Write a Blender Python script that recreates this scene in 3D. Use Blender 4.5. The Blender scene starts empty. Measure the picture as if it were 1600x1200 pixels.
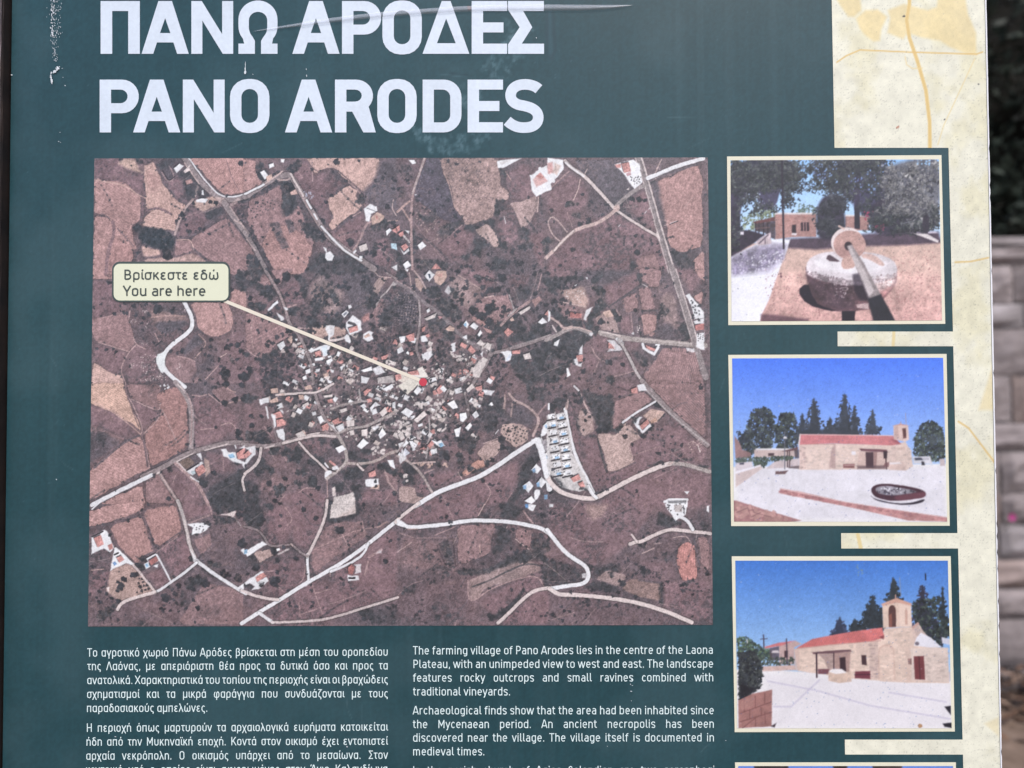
import bpy, math, random
import numpy as np
from mathutils import Vector, Matrix, geometry

# ------------------------------------------------------------------ camera, sky, sun
C = bpy.context.scene
COL = C.collection
R = math.radians
F_PX = 1200.0                       # focal length in pixels of a 1600 px wide picture
PITCH, YAW, ROLL = 0.02843, -0.00217, 0.00371
CAM = Vector((0.0, -0.70, 1.35))    # the board face is the plane y = 0
RC = Matrix.Rotation(YAW, 3, 'Z') @ Matrix.Rotation(PITCH, 3, 'X') @ Matrix.Rotation(ROLL, 3, 'Y')

cam_data = bpy.data.cameras.new('camera')
cam = bpy.data.objects.new('camera', cam_data)
COL.objects.link(cam)
cam.matrix_world = Matrix.Translation(CAM) @ (RC @ Matrix(((1, 0, 0), (0, 0, -1), (0, 1, 0)))).to_4x4()
cam_data.sensor_width = 36.0
cam_data.lens = 36.0 * F_PX / 1600.0
cam_data.clip_start = 0.02
cam_data.clip_end = 500.0
cam_data.dof.use_dof = True
cam_data.dof.focus_distance = 0.70
cam_data.dof.aperture_fstop = 3.6
C.camera = cam

SUN_EL, SUN_AZ = R(52), R(158)      # azimuth clockwise from +Y: the sun stands behind the reader
w = bpy.data.worlds.new('World')
C.world = w
w.use_nodes = True
nt = w.node_tree
sky = nt.nodes.new('ShaderNodeTexSky')
sky.sky_type = 'NISHITA'
sky.sun_disc = False
sky.sun_elevation = SUN_EL
sky.sun_rotation = SUN_AZ
sky.dust_density = 2.0
nt.links.new(sky.outputs[0], nt.nodes['Background'].inputs[0])
nt.nodes['Background'].inputs[1].default_value = 0.10
sd = bpy.data.lights.new('sun', 'SUN')
sd.energy = 1.3
sd.angle = R(12)
sd.color = (1.0, 0.95, 0.88)
sun = bpy.data.objects.new('sun', sd)
COL.objects.link(sun)
sdir = Vector((math.sin(SUN_AZ) * math.cos(SUN_EL), math.cos(SUN_AZ) * math.cos(SUN_EL), math.sin(SUN_EL)))
sun.rotation_euler = sdir.to_track_quat('Z', 'Y').to_euler()
sun.location = sdir * 20
C.view_settings.view_transform = 'Standard'
C.view_settings.look = 'None'
C.view_settings.gamma = 1.0
C.view_settings.use_curve_mapping = False
C.view_settings.exposure = 1.08

random.seed(7)
rng = np.random.default_rng(7)
PRINT = 0.78                        # reflectance of the printed white

# ------------------------------------------------------------------ helpers
RCn = np.array(RC)
CAMn = np.array(CAM)

def P(px, py, off=0.0):
    """Point of the flat board sheet lying `off` metres in front of its face, from a trace of the print."""
    d = RC @ Vector(((px - 800.0) / F_PX, 1.0, -(py - 600.0) / F_PX))
    t = (-off - CAM.y) / d.y
    return CAM + d * t

def Pn(px, py, off=0.0):
    d = np.stack([(px - 800.0) / F_PX, np.ones_like(px), -(py - 600.0) / F_PX], -1) @ RCn.T
    t = (-off - CAMn[1]) / d[..., 1]
    return CAMn + d * t[..., None]

def lin(c):
    c = np.asarray(c, float) / 255.0
    return np.where(c <= 0.04045, c / 12.92, ((c + 0.055) / 1.055) ** 2.4)

def rgba(c, k=1.0):
    l = lin(c) * k
    return (float(l[0]), float(l[1]), float(l[2]), 1.0)

def link(o, parent=None):
    COL.objects.link(o)
    if parent is not None:
        o.parent = parent
    return o

def mesh_obj(name, verts, faces, mat, parent=None, smooth=False):
    me = bpy.data.meshes.new(name)
    me.from_pydata([tuple(v) for v in verts], [], faces)
    mats = mat if isinstance(mat, (list, tuple)) else [mat]
    for m in mats:
        me.materials.append(m)
    if smooth:
        me.polygons.foreach_set('use_smooth', [True] * len(me.polygons))
    me.update()
    o = bpy.data.objects.new(name, me)
    return link(o, parent)

def tag(o, label=None, cat=None, group=None, kind=None):
    if label: o['label'] = label
    if cat: o['category'] = cat
    if group: o['group'] = group
    if kind: o['kind'] = kind
    return o

def empty(name, loc):
    o = bpy.data.objects.new(name, None)
    o.location = loc
    o.empty_display_size = 0.1
    return link(o)

# ---- materials
def new_mat(name):
    m = bpy.data.materials.new(name)
    m.use_nodes = True
    return m, m.node_tree, m.node_tree.nodes['Principled BSDF']

def N(nt, kind, **kw):
    n = nt.nodes.new(kind)
    for k, v in kw.items():
        if k in n.inputs.keys():
            n.inputs[k].default_value = v
        else:
            setattr(n, k, v)
    return n

def print_mat(name, color=None, attr=None, rough=0.38, spec=0.5, speck=0.10, scale=900, bump=0.02, seed=0.0):
    """Sun-faded ink on a laminated sheet: base colour (or painted attribute), fine speckle, faint relief."""
    m, nt, b = new_mat(name)
    tc = N(nt, 'ShaderNodeTexCoord')
    mp = N(nt, 'ShaderNodeMapping')
    mp.inputs['Location'].default_value = (seed, seed * 2, seed)
    nt.links.new(tc.outputs['Object'], mp.inputs[0])
    n1 = N(nt, 'ShaderNodeTexNoise', Scale=scale, Detail=3.0, Roughness=0.6)
    n2 = N(nt, 'ShaderNodeTexNoise', Scale=26.0, Detail=5.0, Roughness=0.6)
    nt.links.new(mp.outputs[0], n1.inputs['Vector']); nt.links.new(mp.outputs[0], n2.inputs['Vector'])
    ad = N(nt, 'ShaderNodeMath', operation='ADD')
    nt.links.new(n1.outputs[0], ad.inputs[0]); nt.links.new(n2.outputs[0], ad.inputs[1])
    mr = N(nt, 'ShaderNodeMapRange')
    mr.inputs['From Min'].default_value = 0.6; mr.inputs['From Max'].default_value = 1.4
    mr.inputs['To Min'].default_value = 1 - speck; mr.inputs['To Max'].default_value = 1 + speck
    nt.links.new(ad.outputs[0], mr.inputs[0])
    mx = N(nt, 'ShaderNodeMix', data_type='RGBA', blend_type='MULTIPLY')
    mx.inputs[0].default_value = 1.0
    if attr:
        a = N(nt, 'ShaderNodeAttribute', attribute_name=attr)
        nt.links.new(a.outputs['Color'], mx.inputs[6])
    else:
        mx.inputs[6].default_value = color
    cmb = N(nt, 'ShaderNodeCombineColor')
    for i in range(3):
        nt.links.new(mr.outputs[0], cmb.inputs[i])
    nt.links.new(cmb.outputs[0], mx.inputs[7])
    nt.links.new(mx.outputs[2], b.inputs['Base Color'])
    b.inputs['Roughness'].default_value = rough
    b.inputs['Specular IOR Level'].default_value = spec
    if bump:
        bp = N(nt, 'ShaderNodeBump', Strength=bump, Distance=0.0004)
        nt.links.new(n1.outputs[0], bp.inputs['Height'])
        nt.links.new(bp.outputs[0], b.inputs['Normal'])
    return m

# ------------------------------------------------------------------ ink painter (procedural print -> colour attribute)
def vnoise(shape, cell, seed):
    r = np.random.default_rng(seed)
    gh, gw = int(shape[0] / cell) + 3, int(shape[1] / cell) + 3
    g = r.random((gh, gw))
    y = np.arange(shape[0]) / cell; x = np.arange(shape[1]) / cell
    yi, xi = y.astype(int), x.astype(int)
    fy, fx = y - yi, x - xi
    fy = (fy * fy * (3 - 2 * fy))[:, None]; fx = (fx * fx * (3 - 2 * fx))[None, :]
    a = g[np.ix_(yi, xi)]; b = g[np.ix_(yi, xi + 1)]; c = g[np.ix_(yi + 1, xi)]; d = g[np.ix_(yi + 1, xi + 1)]
    return (a * (1 - fx) + b * fx) * (1 - fy) + (c * (1 - fx) + d * fx) * fy

def fbm(shape, cell, seed, octs=4):
    s = np.zeros(shape); a = 1.0; t = 0
    for k in range(octs):
        s += a * vnoise(shape, max(cell, 1.0), seed + k * 17); t += a
        a *= 0.55; cell /= 2.0
    return s / t

def chaikin(p, n, closed, f=.25):
    for _ in range(n):
        if len(p) < 3: return p
        q = np.roll(p, -1, 0) if closed else p[1:]
        a = p if closed else p[:-1]
        r = np.stack([(1 - f) * a + f * q, f * a + (1 - f) * q], 1).reshape(-1, 2)
        p = r if closed else np.concatenate([p[:1], r[1:-1], p[-1:]])
    return p

class Ink:
    """A printed picture, painted in sRGB on a sample grid; coordinates are those of the print's own sheet."""
    def __init__(s, x0, y0, x1, y1, res, base, warp=0.0, seed=1):
        s.x0, s.y0, s.x1, s.y1, s.res = x0, y0, x1, y1, res
        s.W = int(round((x1 - x0) * res)) + 1; s.H = int(round((y1 - y0) * res)) + 1
        xs = np.linspace(x0, x1, s.W); ys = np.linspace(y0, y1, s.H)
        s.X, s.Y = np.meshgrid(xs, ys)
        s.rx, s.ry = s.X, s.Y
        if warp:
            s.rx = s.X + (fbm(s.X.shape, 7, seed + 5, 3) - .5) * 2 * warp
            s.ry = s.Y + (fbm(s.X.shape, 7, seed + 9, 3) - .5) * 2 * warp
        s.fx, s.fy = s.rx, s.ry; s.soft = 0
        s.a = np.empty((s.H, s.W, 3)); s.a[:] = base
        s.rng = np.random.default_rng(seed)
        s.hedge = False
        s.tile(0, 0, 1)
    def tile(s, ox, oy, k):
        s.ox, s.oy, s.k = ox, oy, k
    def pts(s, q):
        if isinstance(q, str):
            q = [tuple(float(v) for v in p.split(',')) for p in q.split()]
        return np.array([(s.ox + u * s.k, s.oy + v * s.k) for u, v in q])
    def box(s, p, pad):
        i0 = max(0, int((p[:, 0].min() - pad - s.x0) * s.res)); i1 = min(s.W, int((p[:, 0].max() + pad - s.x0) * s.res) + 2)
        j0 = max(0, int((p[:, 1].min() - pad - s.y0) * s.res)); j1 = min(s.H, int((p[:, 1].max() + pad - s.y0) * s.res) + 2)
        if i1 <= i0 or j1 <= j0: return None
        return slice(j0, j1), slice(i0, i1)
    def mix(s, sl, col, al):
        s.a[sl] += (np.asarray(col, float) - s.a[sl]) * al[..., None]
    def cover(s, p, fe, raw=False):
        if s.soft and not raw: p = chaikin(p, s.soft, True, .10 if s.hedge else .25)
        sl = s.box(p, fe + 2)
        if sl is None: return None, None
        x = (s.X if raw else s.fx)[sl]; y = (s.Y if raw else s.fy)[sl]
        ins = np.zeros(x.shape, bool); dm = np.full(x.shape, 1e9)
        n = len(p)
        for i in range(n):
            ax, ay = p[i]; bx, by = p[(i + 1) % n]
            dx, dy = bx - ax, by - ay
            L = dx * dx + dy * dy + 1e-9
            t = np.clip(((x - ax) * dx + (y - ay) * dy) / L, 0, 1)
            dm = np.minimum(dm, (x - ax - t * dx) ** 2 + (y - ay - t * dy) ** 2)
            if ay != by:
                c = ((ay > y) != (by > y)) & (x < (bx - ax) * (y - ay) / (by - ay) + ax)
                ins ^= c
        d = np.sqrt(dm) * np.where(ins, 1, -1)
        return sl, np.clip(.5 + d / fe, 0, 1)
    def F(s, col, q, al=1.0, fe=None, tex=0.0, stripe=None, raw=False, grad=None):
        p = s.pts(q)
        if fe is None: fe = 7.0 if isinstance(col, str) and col in ('fp', 'scrub', 'dark') else 1.6
        sl, cv = s.cover(p, fe, raw)
        if sl is None: return
        c = np.empty(cv.shape + (3,)); c[:] = pal(col)
        if grad is not None:
            t = (s.Y[sl] - p[:, 1].min()) / max(1e-6, np.ptp(p[:, 1]))
            c += (np.asarray(pal(grad), float) - c) * np.clip(t, 0, 1)[..., None]
        if tex:
            n = fbm(cv.shape, 5, int(s.rng.integers(1e6)), 3) - .5
            m = fbm(cv.shape, 28, int(s.rng.integers(1e6)), 3) - .5
            c *= 1 + tex * (n + 1.4 * m)[..., None]
        if stripe:
            ang, per, amp = stripe
            wob = (fbm(cv.shape, 25, int(s.rng.integers(1e6)), 2) - .5) * per * .8
            t = s.X[sl] * math.sin(R(ang)) - s.Y[sl] * math.cos(R(ang)) + wob
            c *= 1 + (1.15 * amp * np.sin(t * 2 * math.pi / per) * (.5 + vnoise(cv.shape, 16, int(s.rng.integers(1e6)))))[..., None]
        a = (cv * al)[..., None]
        s.a[sl] += (c - s.a[sl]) * a
        if s.hedge and tex and al >= .85 and fe < 3:      # field margins: a darker bank and stray bushes
            ed = np.clip(1 - np.abs(cv - .35) * 2.2, 0, 1) * (vnoise(cv.shape, 9, int(s.rng.integers(1e6))) > .35)
            s.a[sl] *= 1 - .26 * ed[..., None]
            for i in range(len(p)):
                q0, q1 = p[i], p[(i + 1) % len(p)]; dd = np.hypot(*(q1 - q0))
                for k in range(int(dd / 7)):
                    if s.rng.random() < .45:
                        t = s.rng.random(); s.D(*(q0 + (q1 - q0) * t + s.rng.normal(size=2) * 1.1), s.rng.uniform(.5, 1.7), pal('tree') * s.rng.uniform(.9, 1.3), .75, .4)
    def L(s, wd, col, q, al=1.0, fe=1.0, raw=False, taper=None):
        p = s.pts(q); wd = wd * s.k * (.92 if s.soft else 1)
        if s.soft and not raw: p = chaikin(p, 2, False)
        sl = s.box(p, wd + fe + 6)
        if sl is None: return
        x = (s.X if raw else .6 * s.X + .4 * s.rx)[sl]; y = (s.Y if raw else .6 * s.Y + .4 * s.ry)[sl]
        dm = np.full(x.shape, 1e9)
        for i in range(len(p) - 1):
            ax, ay = p[i]; bx, by = p[i + 1]
            dx, dy = bx - ax, by - ay
            t = np.clip(((x - ax) * dx + (y - ay) * dy) / (dx * dx + dy * dy + 1e-9), 0, 1)
            dm = np.minimum(dm, (x - ax - t * dx) ** 2 + (y - ay - t * dy) ** 2)
        dm = np.sqrt(dm)
        if s.soft and wd > 2.8 and isinstance(col, str) and col in ('white', 'pale', 'asph', 'grey'):     # verge
            s.a[sl] *= 1 - .30 * np.clip(1 - np.abs(dm - wd / 2 - .6) / 1.3, 0, 1)[..., None] * (vnoise(dm.shape, 8, int(s.rng.integers(1e6))) > .3)[..., None]
        cv = np.clip(.5 + (wd / 2 - dm) / fe, 0, 1) * min(1, wd / .8)
        if s.soft and wd > 2: cv *= .95 + .05 * vnoise(cv.shape, 5, int(s.rng.integers(1e6)))
        s.mix(sl, pal(col), cv * al)
    def D(s, x, y, r, col, al=1.0, rough=.35, fe=1.0):
        """a ragged round blot, sheet coordinates"""
        sl = s.box(np.array([[x, y]]), r * 1.6 + 1)
        if sl is None: return
        dx = s.X[sl] - x; dy = s.Y[sl] - y
        th = np.arctan2(dy, dx); ph = s.rng.random(3) * 6.28
        rr = r * (1 + rough * (.5 * np.sin(2 * th + ph[0]) + .35 * np.sin(3 * th + ph[1]) + .3 * np.sin(5 * th + ph[2])))
        cv = np.clip(.5 + (rr - np.hypot(dx, dy)) / fe, 0, 1)
        s.mix(sl, pal(col), cv * al)
    def T(s, q, col='tree'):
        """dark tree crowns u,v,r"""
        for t in q.split():
            u, v, r = (float(a) for a in t.split(','))
            x, y, r = s.ox + u * s.k, s.oy + v * s.k, r * s.k
            c = np.array(pal(col)) * s.rng.uniform(.85, 1.12)
            s.D(x + .3 * r, y + .2 * r, r * 1.02, c * .82, .75)
            s.D(x, y, r, c, .95)
            s.D(x - .2 * r, y - .15 * r, r * .5, c + 14, .5)
    def inside(s, p, x, y):
        ins = False; n = len(p)
        for i in range(n):
            ax, ay = p[i]; bx, by = p[(i + 1) % n]
            if (ay > y) != (by > y) and x < (bx - ax) * (y - ay) / (by - ay) + ax: ins = not ins
        return ins
    def scat(s, q, n):
        p = s.pts(q)
        lo, hi = p.min(0), p.max(0); out = []; k = 0
        while len(out) < n and k < n * 20:
            k += 1
            x, y = s.rng.uniform(lo[0], hi[0]), s.rng.uniform(lo[1], hi[1])
            if s.inside(p, x, y): out.append((x, y))
        return out
    def V(s, q, n=30, r=(1.5, 4.0), under=.55, col='veg'):
        """a thicket: darkened ground and many crowns"""
        s.F(col, q, under, fe=5, tex=.25)
        for x, y in s.scat(q, n):
            rr = s.rng.uniform(*r); c = np.array(pal(col)) * s.rng.uniform(.72, 1.15)
            s.D(x, y, rr, c, .8, .45)
            if rr > 2.5: s.D(x - .3 * rr, y - .3 * rr, rr * .45, c + 16, .5)
    def S(s, q, n, col, r=(.5, 1.2), al=.9):
        """loose specks"""
        if isinstance(col, str) and col in ('block', 'cream'): n = n // 2; r = (r[0] * 1.5, r[1] * 1.5)
        for x, y in s.scat(q, n):
            s.D(x, y, s.rng.uniform(*r), np.array(pal(col)) * s.rng.uniform(.88, 1.08), al, .3)
    def O(s, q, du, ang, r, col='tree', jit=.25, al=.8):
        """planted rows of small trees"""
        p = s.pts(q); c0 = p.mean(0); ca, sa = math.cos(R(ang)), math.sin(R(ang)); m = int(np.ptp(p, axis=0).max() / du) + 2
        for i in range(-m, m):
            for j in range(-m, m):
                a, b = (i + s.rng.uniform(-jit, jit)) * du, (j + s.rng.uniform(-jit, jit)) * du
                x, y = c0[0] + a * ca - b * sa, c0[1] + a * sa + b * ca
                if s.inside(p, x, y): s.D(x, y, r * s.rng.uniform(.75, 1.2), col, al, .3)
    def Hs(s, col, q, sh=True):
        """a building: dark shadow edge on its upper left, then the roof"""
        p = s.pts(q)
        kx, ky, kk = s.ox, s.oy, s.k
        s.tile(0, 0, 1)
        if sh: s.F('shade', [(a - 1.3, b - 1.6) for a, b in p], .85, raw=True)
        s.F(col, [tuple(a) for a in p], 1, fe=1.1, tex=.22, raw=True)
        s.tile(kx, ky, kk)
    def soften(s, k=1):
        for _ in range(k):
            b = np.pad(s.a, ((1, 1), (1, 1), (0, 0)), 'edge')
            s.a = (4 * s.a + b[:-2, 1:-1] + b[2:, 1:-1] + b[1:-1, :-2] + b[1:-1, 2:]) / 8
    def grain(s, amp, cell=1.3):
        n = fbm(s.a.shape[:2], cell * 2, int(s.rng.integers(1e6)), 2) - .5
        lum = s.a.mean(-1); n = n * (1 - .7 * np.clip((lum - 170) / 60, 0, 1))
        s.a *= 1 + amp * n[..., None]
    def sheet(s, name, corners, off, mat, parent, k=PRINT):
        """lay the print on the board: corners TL, TR, BR, BL of the sheet in trace coordinates"""
        u = np.linspace(0, 1, s.W)[None, :]; v = np.linspace(0, 1, s.H)[:, None]
        tl, tr, br, bl = (np.array(c, float) for c in corners)
        px = (tl[0] * (1 - u) + tr[0] * u) * (1 - v) + (bl[0] * (1 - u) + br[0] * u) * v
        py = (tl[1] * (1 - u) + tr[1] * u) * (1 - v) + (bl[1] * (1 - u) + br[1] * u) * v
        co = Pn(px, py, off).reshape(-1, 3)
        idx = np.arange(s.W * s.H).reshape(s.H, s.W)
        quads = np.stack([idx[1:, :-1], idx[1:, 1:], idx[:-1, 1:], idx[:-1, :-1]], -1).reshape(-1, 4)
        me = bpy.data.meshes.new(name)
        me.vertices.add(len(co)); me.vertices.foreach_set('co', co.ravel())
        me.loops.add(quads.size); me.loops.foreach_set('vertex_index', quads.ravel().astype(np.int32))
        me.polygons.add(len(quads)); me.polygons.foreach_set('loop_start', np.arange(0, quads.size, 4, dtype=np.int32))
        at = me.color_attributes.new('ink', 'FLOAT_COLOR', 'POINT')
        c4 = np.ones((len(co), 4)); c4[:, :3] = lin(np.clip(s.a, 0, 255)).reshape(-1, 3) * k
        at.data.foreach_set('color', c4.ravel().astype(np.float32))
        me.materials.append(mat)
        me.update(calc_edges=True)
        return link(bpy.data.objects.new(name, me), parent)

PAL = dict(base=(125, 106, 111), fl=(203, 172, 165), fm=(182, 148, 146), fd=(158, 130, 132), fp=(137, 113, 119), scrub=(119, 102, 108),
           dark=(104, 97, 105), veg=(74, 76, 82), tree=(60, 62, 69), cream=(203, 175, 165), pale=(228, 214, 212), asph=(152, 140, 142),
           white=(238, 238, 242), roof=(208, 154, 150), roofd=(176, 122, 120), shade=(52, 48, 54), grey=(190, 182, 182), pool=(150, 186, 214),
           lite=(180, 154, 154), path=(208, 184, 180), wood=(58, 64, 71), tan=(192, 168, 163), block=(222, 212, 210))
PAL = {k: np.array(v, float) for k, v in PAL.items()}
def pal(c):
    return np.array(PAL[c] if isinstance(c, str) else c, float)
# ------------------------------------------------------------------ lettering
def arc(cx, cy, rx, ry, a0, a1, n=9):
    return [(cx + rx * math.cos(R(a0 + (a1 - a0) * i / (n - 1))), cy + ry * math.sin(R(a0 + (a1 - a0) * i / (n - 1)))) for i in range(n)]

XH, HS = 0.75, 0.051                 # x-height and half stroke in capital heights
b_, t_, c_ = HS, XH - HS, 1 - HS     # stroke centres at base, x-height and capital height
l_, r_ = 0.115, 0.485                # stroke centres of a round lower-case letter
m_ = (l_ + r_) / 2

def rr(x0, y0, x1, y1, r, a=0, e=360):
    """rounded rectangle, counter-clockwise from angle a to e (multiples of 90)"""
    cs = [(x1 - r, y1 - r, 0), (x0 + r, y1 - r, 90), (x0 + r, y0 + r, 180), (x1 - r, y0 + r, 270)]
    o = []
    k = a // 90
    for i in range(k, e // 90):
        cx, cy, s = cs[i % 4]
        o += arc(cx, cy, r, r, s, s + 90, 6)
    return o

def glyphs():
    G = {}
    oval = rr(l_, b_, r_, t_, .165) ; oval = oval + [oval[0]]
    bowlL = rr(l_, b_, r_, t_, .165)
    ton = [[(.27, .86), (.345, 1.03)]]
    def dx(st, d, dy=0): return [[(x + d, y + dy) for x, y in s] for s in st]
    stemL, stemR = [(l_, 0), (l_, XH)], [(r_, 0), (r_, XH)]
    arch = [(l_, .40)] + arc(m_ - .0, t_ - .185, m_ - l_, .185, 180, 0, 11) + [(r_, 0)]
    cup = [(l_, XH), (l_, .25)] + arc(m_, b_ + .185, m_ - l_, .185, 180, 360, 11)
    G['o'] = (.60, [oval])
    G['c'] = (.53, [arc(m_ - .01, XH / 2, m_ - l_, t_ - XH / 2, 42, 318, 17)])
    G['e'] = (.59, [[(l_, .385), (r_, .385), (r_, .43)] + arc(m_, XH / 2 + .055, m_ - l_, t_ - XH / 2 - .055, 0, 180, 9)[1:] + arc(m_, XH / 2 - .055, m_ - l_, XH / 2 - .055 - b_, 180, 318, 10)])
    G['n'] = (.60, [stemL, arch]); G['h'] = (.60, [[(l_, 0), (l_, 1)], arch]); G['u'] = (.60, [cup, stemR])
    w2 = .30
    G['m'] = (.90, [stemL, [(l_, .40)] + arc(l_ + w2 / 2 + .01, t_ - .16, w2 / 2 + .01, .16, 180, 0, 9) + [(l_ + w2 + .02, 0)], [(l_ + w2 + .02, .40)] + arc(l_ + 1.5 * w2 + .03, t_ - .16, w2 / 2 + .01, .16, 180, 0, 9) + [(l_ + 2 * w2 + .04, 0)]])
    G['r'] = (.42, [stemL, [(l_, .40)] + arc(l_ + .19, t_ - .185, .19, .185, 180, 68, 8)])
    G['a'] = (.575, [arc(.285, t_ - .16, .175, .16, 145, 0, 8) + [(.46, 0)], [(.46, .42), (.27, .42)] + arc(.255, (.42 + b_) / 2, .15, (.42 - b_) / 2, 90, 270, 9) + [(.33, b_)] + arc(.33, b_ + .13, .13, .13, 270, 360, 5)])
    G['b'] = (.60, [[(l_, 0), (l_, 1)], oval]); G['d'] = (.60, [[(r_, 0), (r_, 1)], oval]); G['p'] = (.60, [[(l_, -.25), (l_, XH)], oval])
    G['g'] = (.60, [oval, [(r_, XH), (r_, -.03)] + arc(m_ + .01, -.03, r_ - m_ - .01, .155, 0, -140, 9)])
    G['f'] = (.37, [[(.15, 0), (.15, .78)] + arc(.31, .79, .16, .142, 180, 90, 6) + [(.35, c_)], [(.02, t_), (.33, t_)]])
    G['t'] = (.39, [[(.15, .93), (.15, .22)] + arc(.30, .22, .15, .152, 180, 270, 6) + [(.35, b_)], [(.02, t_), (.34, t_)]])
    G['i'] = (.245, [[(.12, 0), (.12, XH)], [(.12, .86), (.12, 1.0)]]); G['l'] = (.30, [[(.12, 1), (.12, .19)] + arc(.24, .19, .12, .122, 180, 270, 5) + [(.27, b_)]])
    G['k'] = (.56, [[(l_, 0), (l_, 1)], [(l_, .27), (.46, XH)], [(.23, .42), (.50, 0)]])
    G['s'] = (.53, [[(.455, .585)] + arc(.31, t_ - .13, .155, .13, 52, 90, 4) + [(.26, t_)] + arc(.23, t_ - .145, .13, .145, 100, 262, 9) + [(.30, .38)] + arc(.31, b_ + .14, .135, .155, 80, -90, 9) + [(.25, b_)] + arc(.24, b_ + .13, .15, .13, 265, 215, 4)])
    G['v'] = (.52, [[(.045, XH), (.26, .0)], [(.26, .0), (.475, XH)]]); G['w'] = (.82, [[(.045, XH), (.235, .0)], [(.235, .0), (.41, XH)], [(.41, XH), (.585, .0)], [(.585, .0), (.775, XH)]])
    G['y'] = (.52, [[(.045, XH), (.27, .02)], [(.475, XH), (.20, -.18), (.10, -.185)]]); G['x'] = (.52, [[(.05, 0), (.47, XH)], [(.05, XH), (.47, 0)]])
    G['.'] = (.25, [[(.125, 0), (.125, .145)]]); G[','] = (.25, [[(.145, .145), (.135, .0), (.085, -.11)]])
    G['T'] = (.58, [[(.02, c_), (.56, c_)], [(.29, 0), (.29, c_)]]); G['I'] = (.28, [[(.14, 0), (.14, 1)]]); G['L'] = (.54, [[(.135, 1), (.135, b_), (.52, b_)]])
    G['P'] = (.63, [[(.135, 0), (.135, c_), (.35, c_)] + arc(.35, .68, .185, .25, 90, -90, 11) + [(.135, .43)]])
    G['A'] = (.66, [[(.045, 0), (.31, 1)], [(.35, 1), (.615, 0)], [(.14, .27), (.52, .27)]]); G['M'] = (.82, [[(.135, 0), (.135, .98)], [(.135, .93), (.41, .30), (.685, .93)], [(.685, .98), (.685, 0)]])
    G['O'] = (.70, [rr(.135, b_, .565, c_, .21) + [(.565, c_ - .21)]]); G['C'] = (.65, [arc(.345, .5, .21, .432, 40, 320, 19)])
    G['H'] = (.72, [[(.135, 0), (.135, 1)], [(.585, 0), (.585, 1)], [(.135, .5), (.585, .5)]]); G['K'] = (.66, [[(.135, 0), (.135, 1)], [(.135, .36), (.58, 1)], [(.29, .56), (.62, 0)]])
    G['X'] = (.64, [[(.05, 0), (.59, 1)], [(.05, 1), (.59, 0)]]); G['Σ'] = (.60, [[(.56, c_), (.13, c_), (.40, .5), (.13, b_), (.57, b_)]])
    G['Π'] = (.72, [[(.135, 0), (.135, c_), (.585, c_), (.585, 0)]]); G['Λ'] = (.66, [[(.045, 0), (.31, 1)], [(.35, 1), (.615, 0)]])
    G['Y'] = (.62, [[(.04, 1), (.31, .42)], [(.58, 1), (.31, .42)], [(.31, 0), (.31, .46)]]); G['Β'] = (.66, [[(.135, b_), (.135, c_), (.33, c_)] + arc(.33, .725, .17, c_ - .725, 90, -90, 9) + [(.135, .522)], [(.135, b_), (.35, b_)] + arc(.35, .295, .19, .227, -90, 90, 9)])
    for a, b in zip('ΤΑΟΗΚΧΜΙ', 'TAOHKXMI'): G[a] = G[b]
    # greek lower case
    G['ο'] = G['o']; G['υ'] = (.60, [[(l_, XH), (l_, .25)] + arc(m_, b_ + .185, m_ - l_, .185, 180, 360, 11) + [(r_, XH)]]); G['η'] = G['n']; G['ν'] = G['v']
    G['α'] = (.60, [oval, stemR]); G['ι'] = (.255, [[(.12, XH), (.12, .19)] + arc(.23, .19, .11, .122, 180, 270, 5) + [(.26, b_)]]); G['κ'] = (.54, [stemL, [(l_, .27), (.45, XH)], [(.24, .42), (.48, 0)]])
    G['ρ'] = (.60, [[(l_, -.25), (l_, .38)], oval]); G['τ'] = (.455, [[(.03, t_), (.45, t_)], [(.22, t_), (.22, .2)] + arc(.34, .2, .12, .132, 180, 270, 5) + [(.38, b_)]])
    G['π'] = (.62, [[(l_, 0), (l_, t_), (r_, t_), (r_, 0)]]); G['γ'] = (.52, [[(.045, XH), (.26, .08)], [(.26, .08), (.475, XH)], [(.26, .16), (.26, -.25)]]); G['χ'] = (.52, [[(.045, XH), (.475, -.22)], [(.475, XH), (.045, -.22)]])
    G['μ'] = (.60, [[(l_, -.25), (l_, XH)], [(l_, .25)] + arc(m_, b_ + .185, m_ - l_, .185, 180, 360, 11), stemR])
    G['ω'] = (.82, [arc(.255, .30, .14, .30 - b_, 180, 360, 11)[0:0] + [(.16, XH), (.115, .40)] + arc(.265, .27, .15, .27 - b_, 180, 360, 9) + [(.415, .5)], [(.415, .27)] + arc(.565, .27, .15, .27 - b_, 180, 360, 9) + [(.715, .40), (.67, XH)]])
    G['δ'] = (.60, [rr(l_, b_, r_, .63, .165) + [(r_, .465)], [(.44, .90), (.36, c_), (.24, c_), (.17, .86), (.22, .76), (.42, .60)]])
    G['ε'] = (.53, [arc(.285, t_ - .145, .16, .145, 35, 265, 9) + [(.36, .385)], [(.29, .385)] + arc(.285, b_ + .155, .175, .155, 95, 325, 9)])
    G['ς'] = (.50, [arc(m_ - .01, XH / 2, m_ - l_, t_ - XH / 2, 48, 250, 13) + [(.36, .04), (.40, -.06), (.35, -.2)]])
    G['σ'] = (.61, [oval, [(m_, t_), (.60, t_)]]); G['β'] = (.60, [[(l_, -.25), (l_, .70)] + arc(.28, .72, .165, .212, 180, -60, 11) + [(.27, .53)], [(.27, .53), (.32, .53)] + arc(.31, .30, .175, .232, 85, -90, 10) + [(.25, b_), (l_, .14)]])
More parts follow.
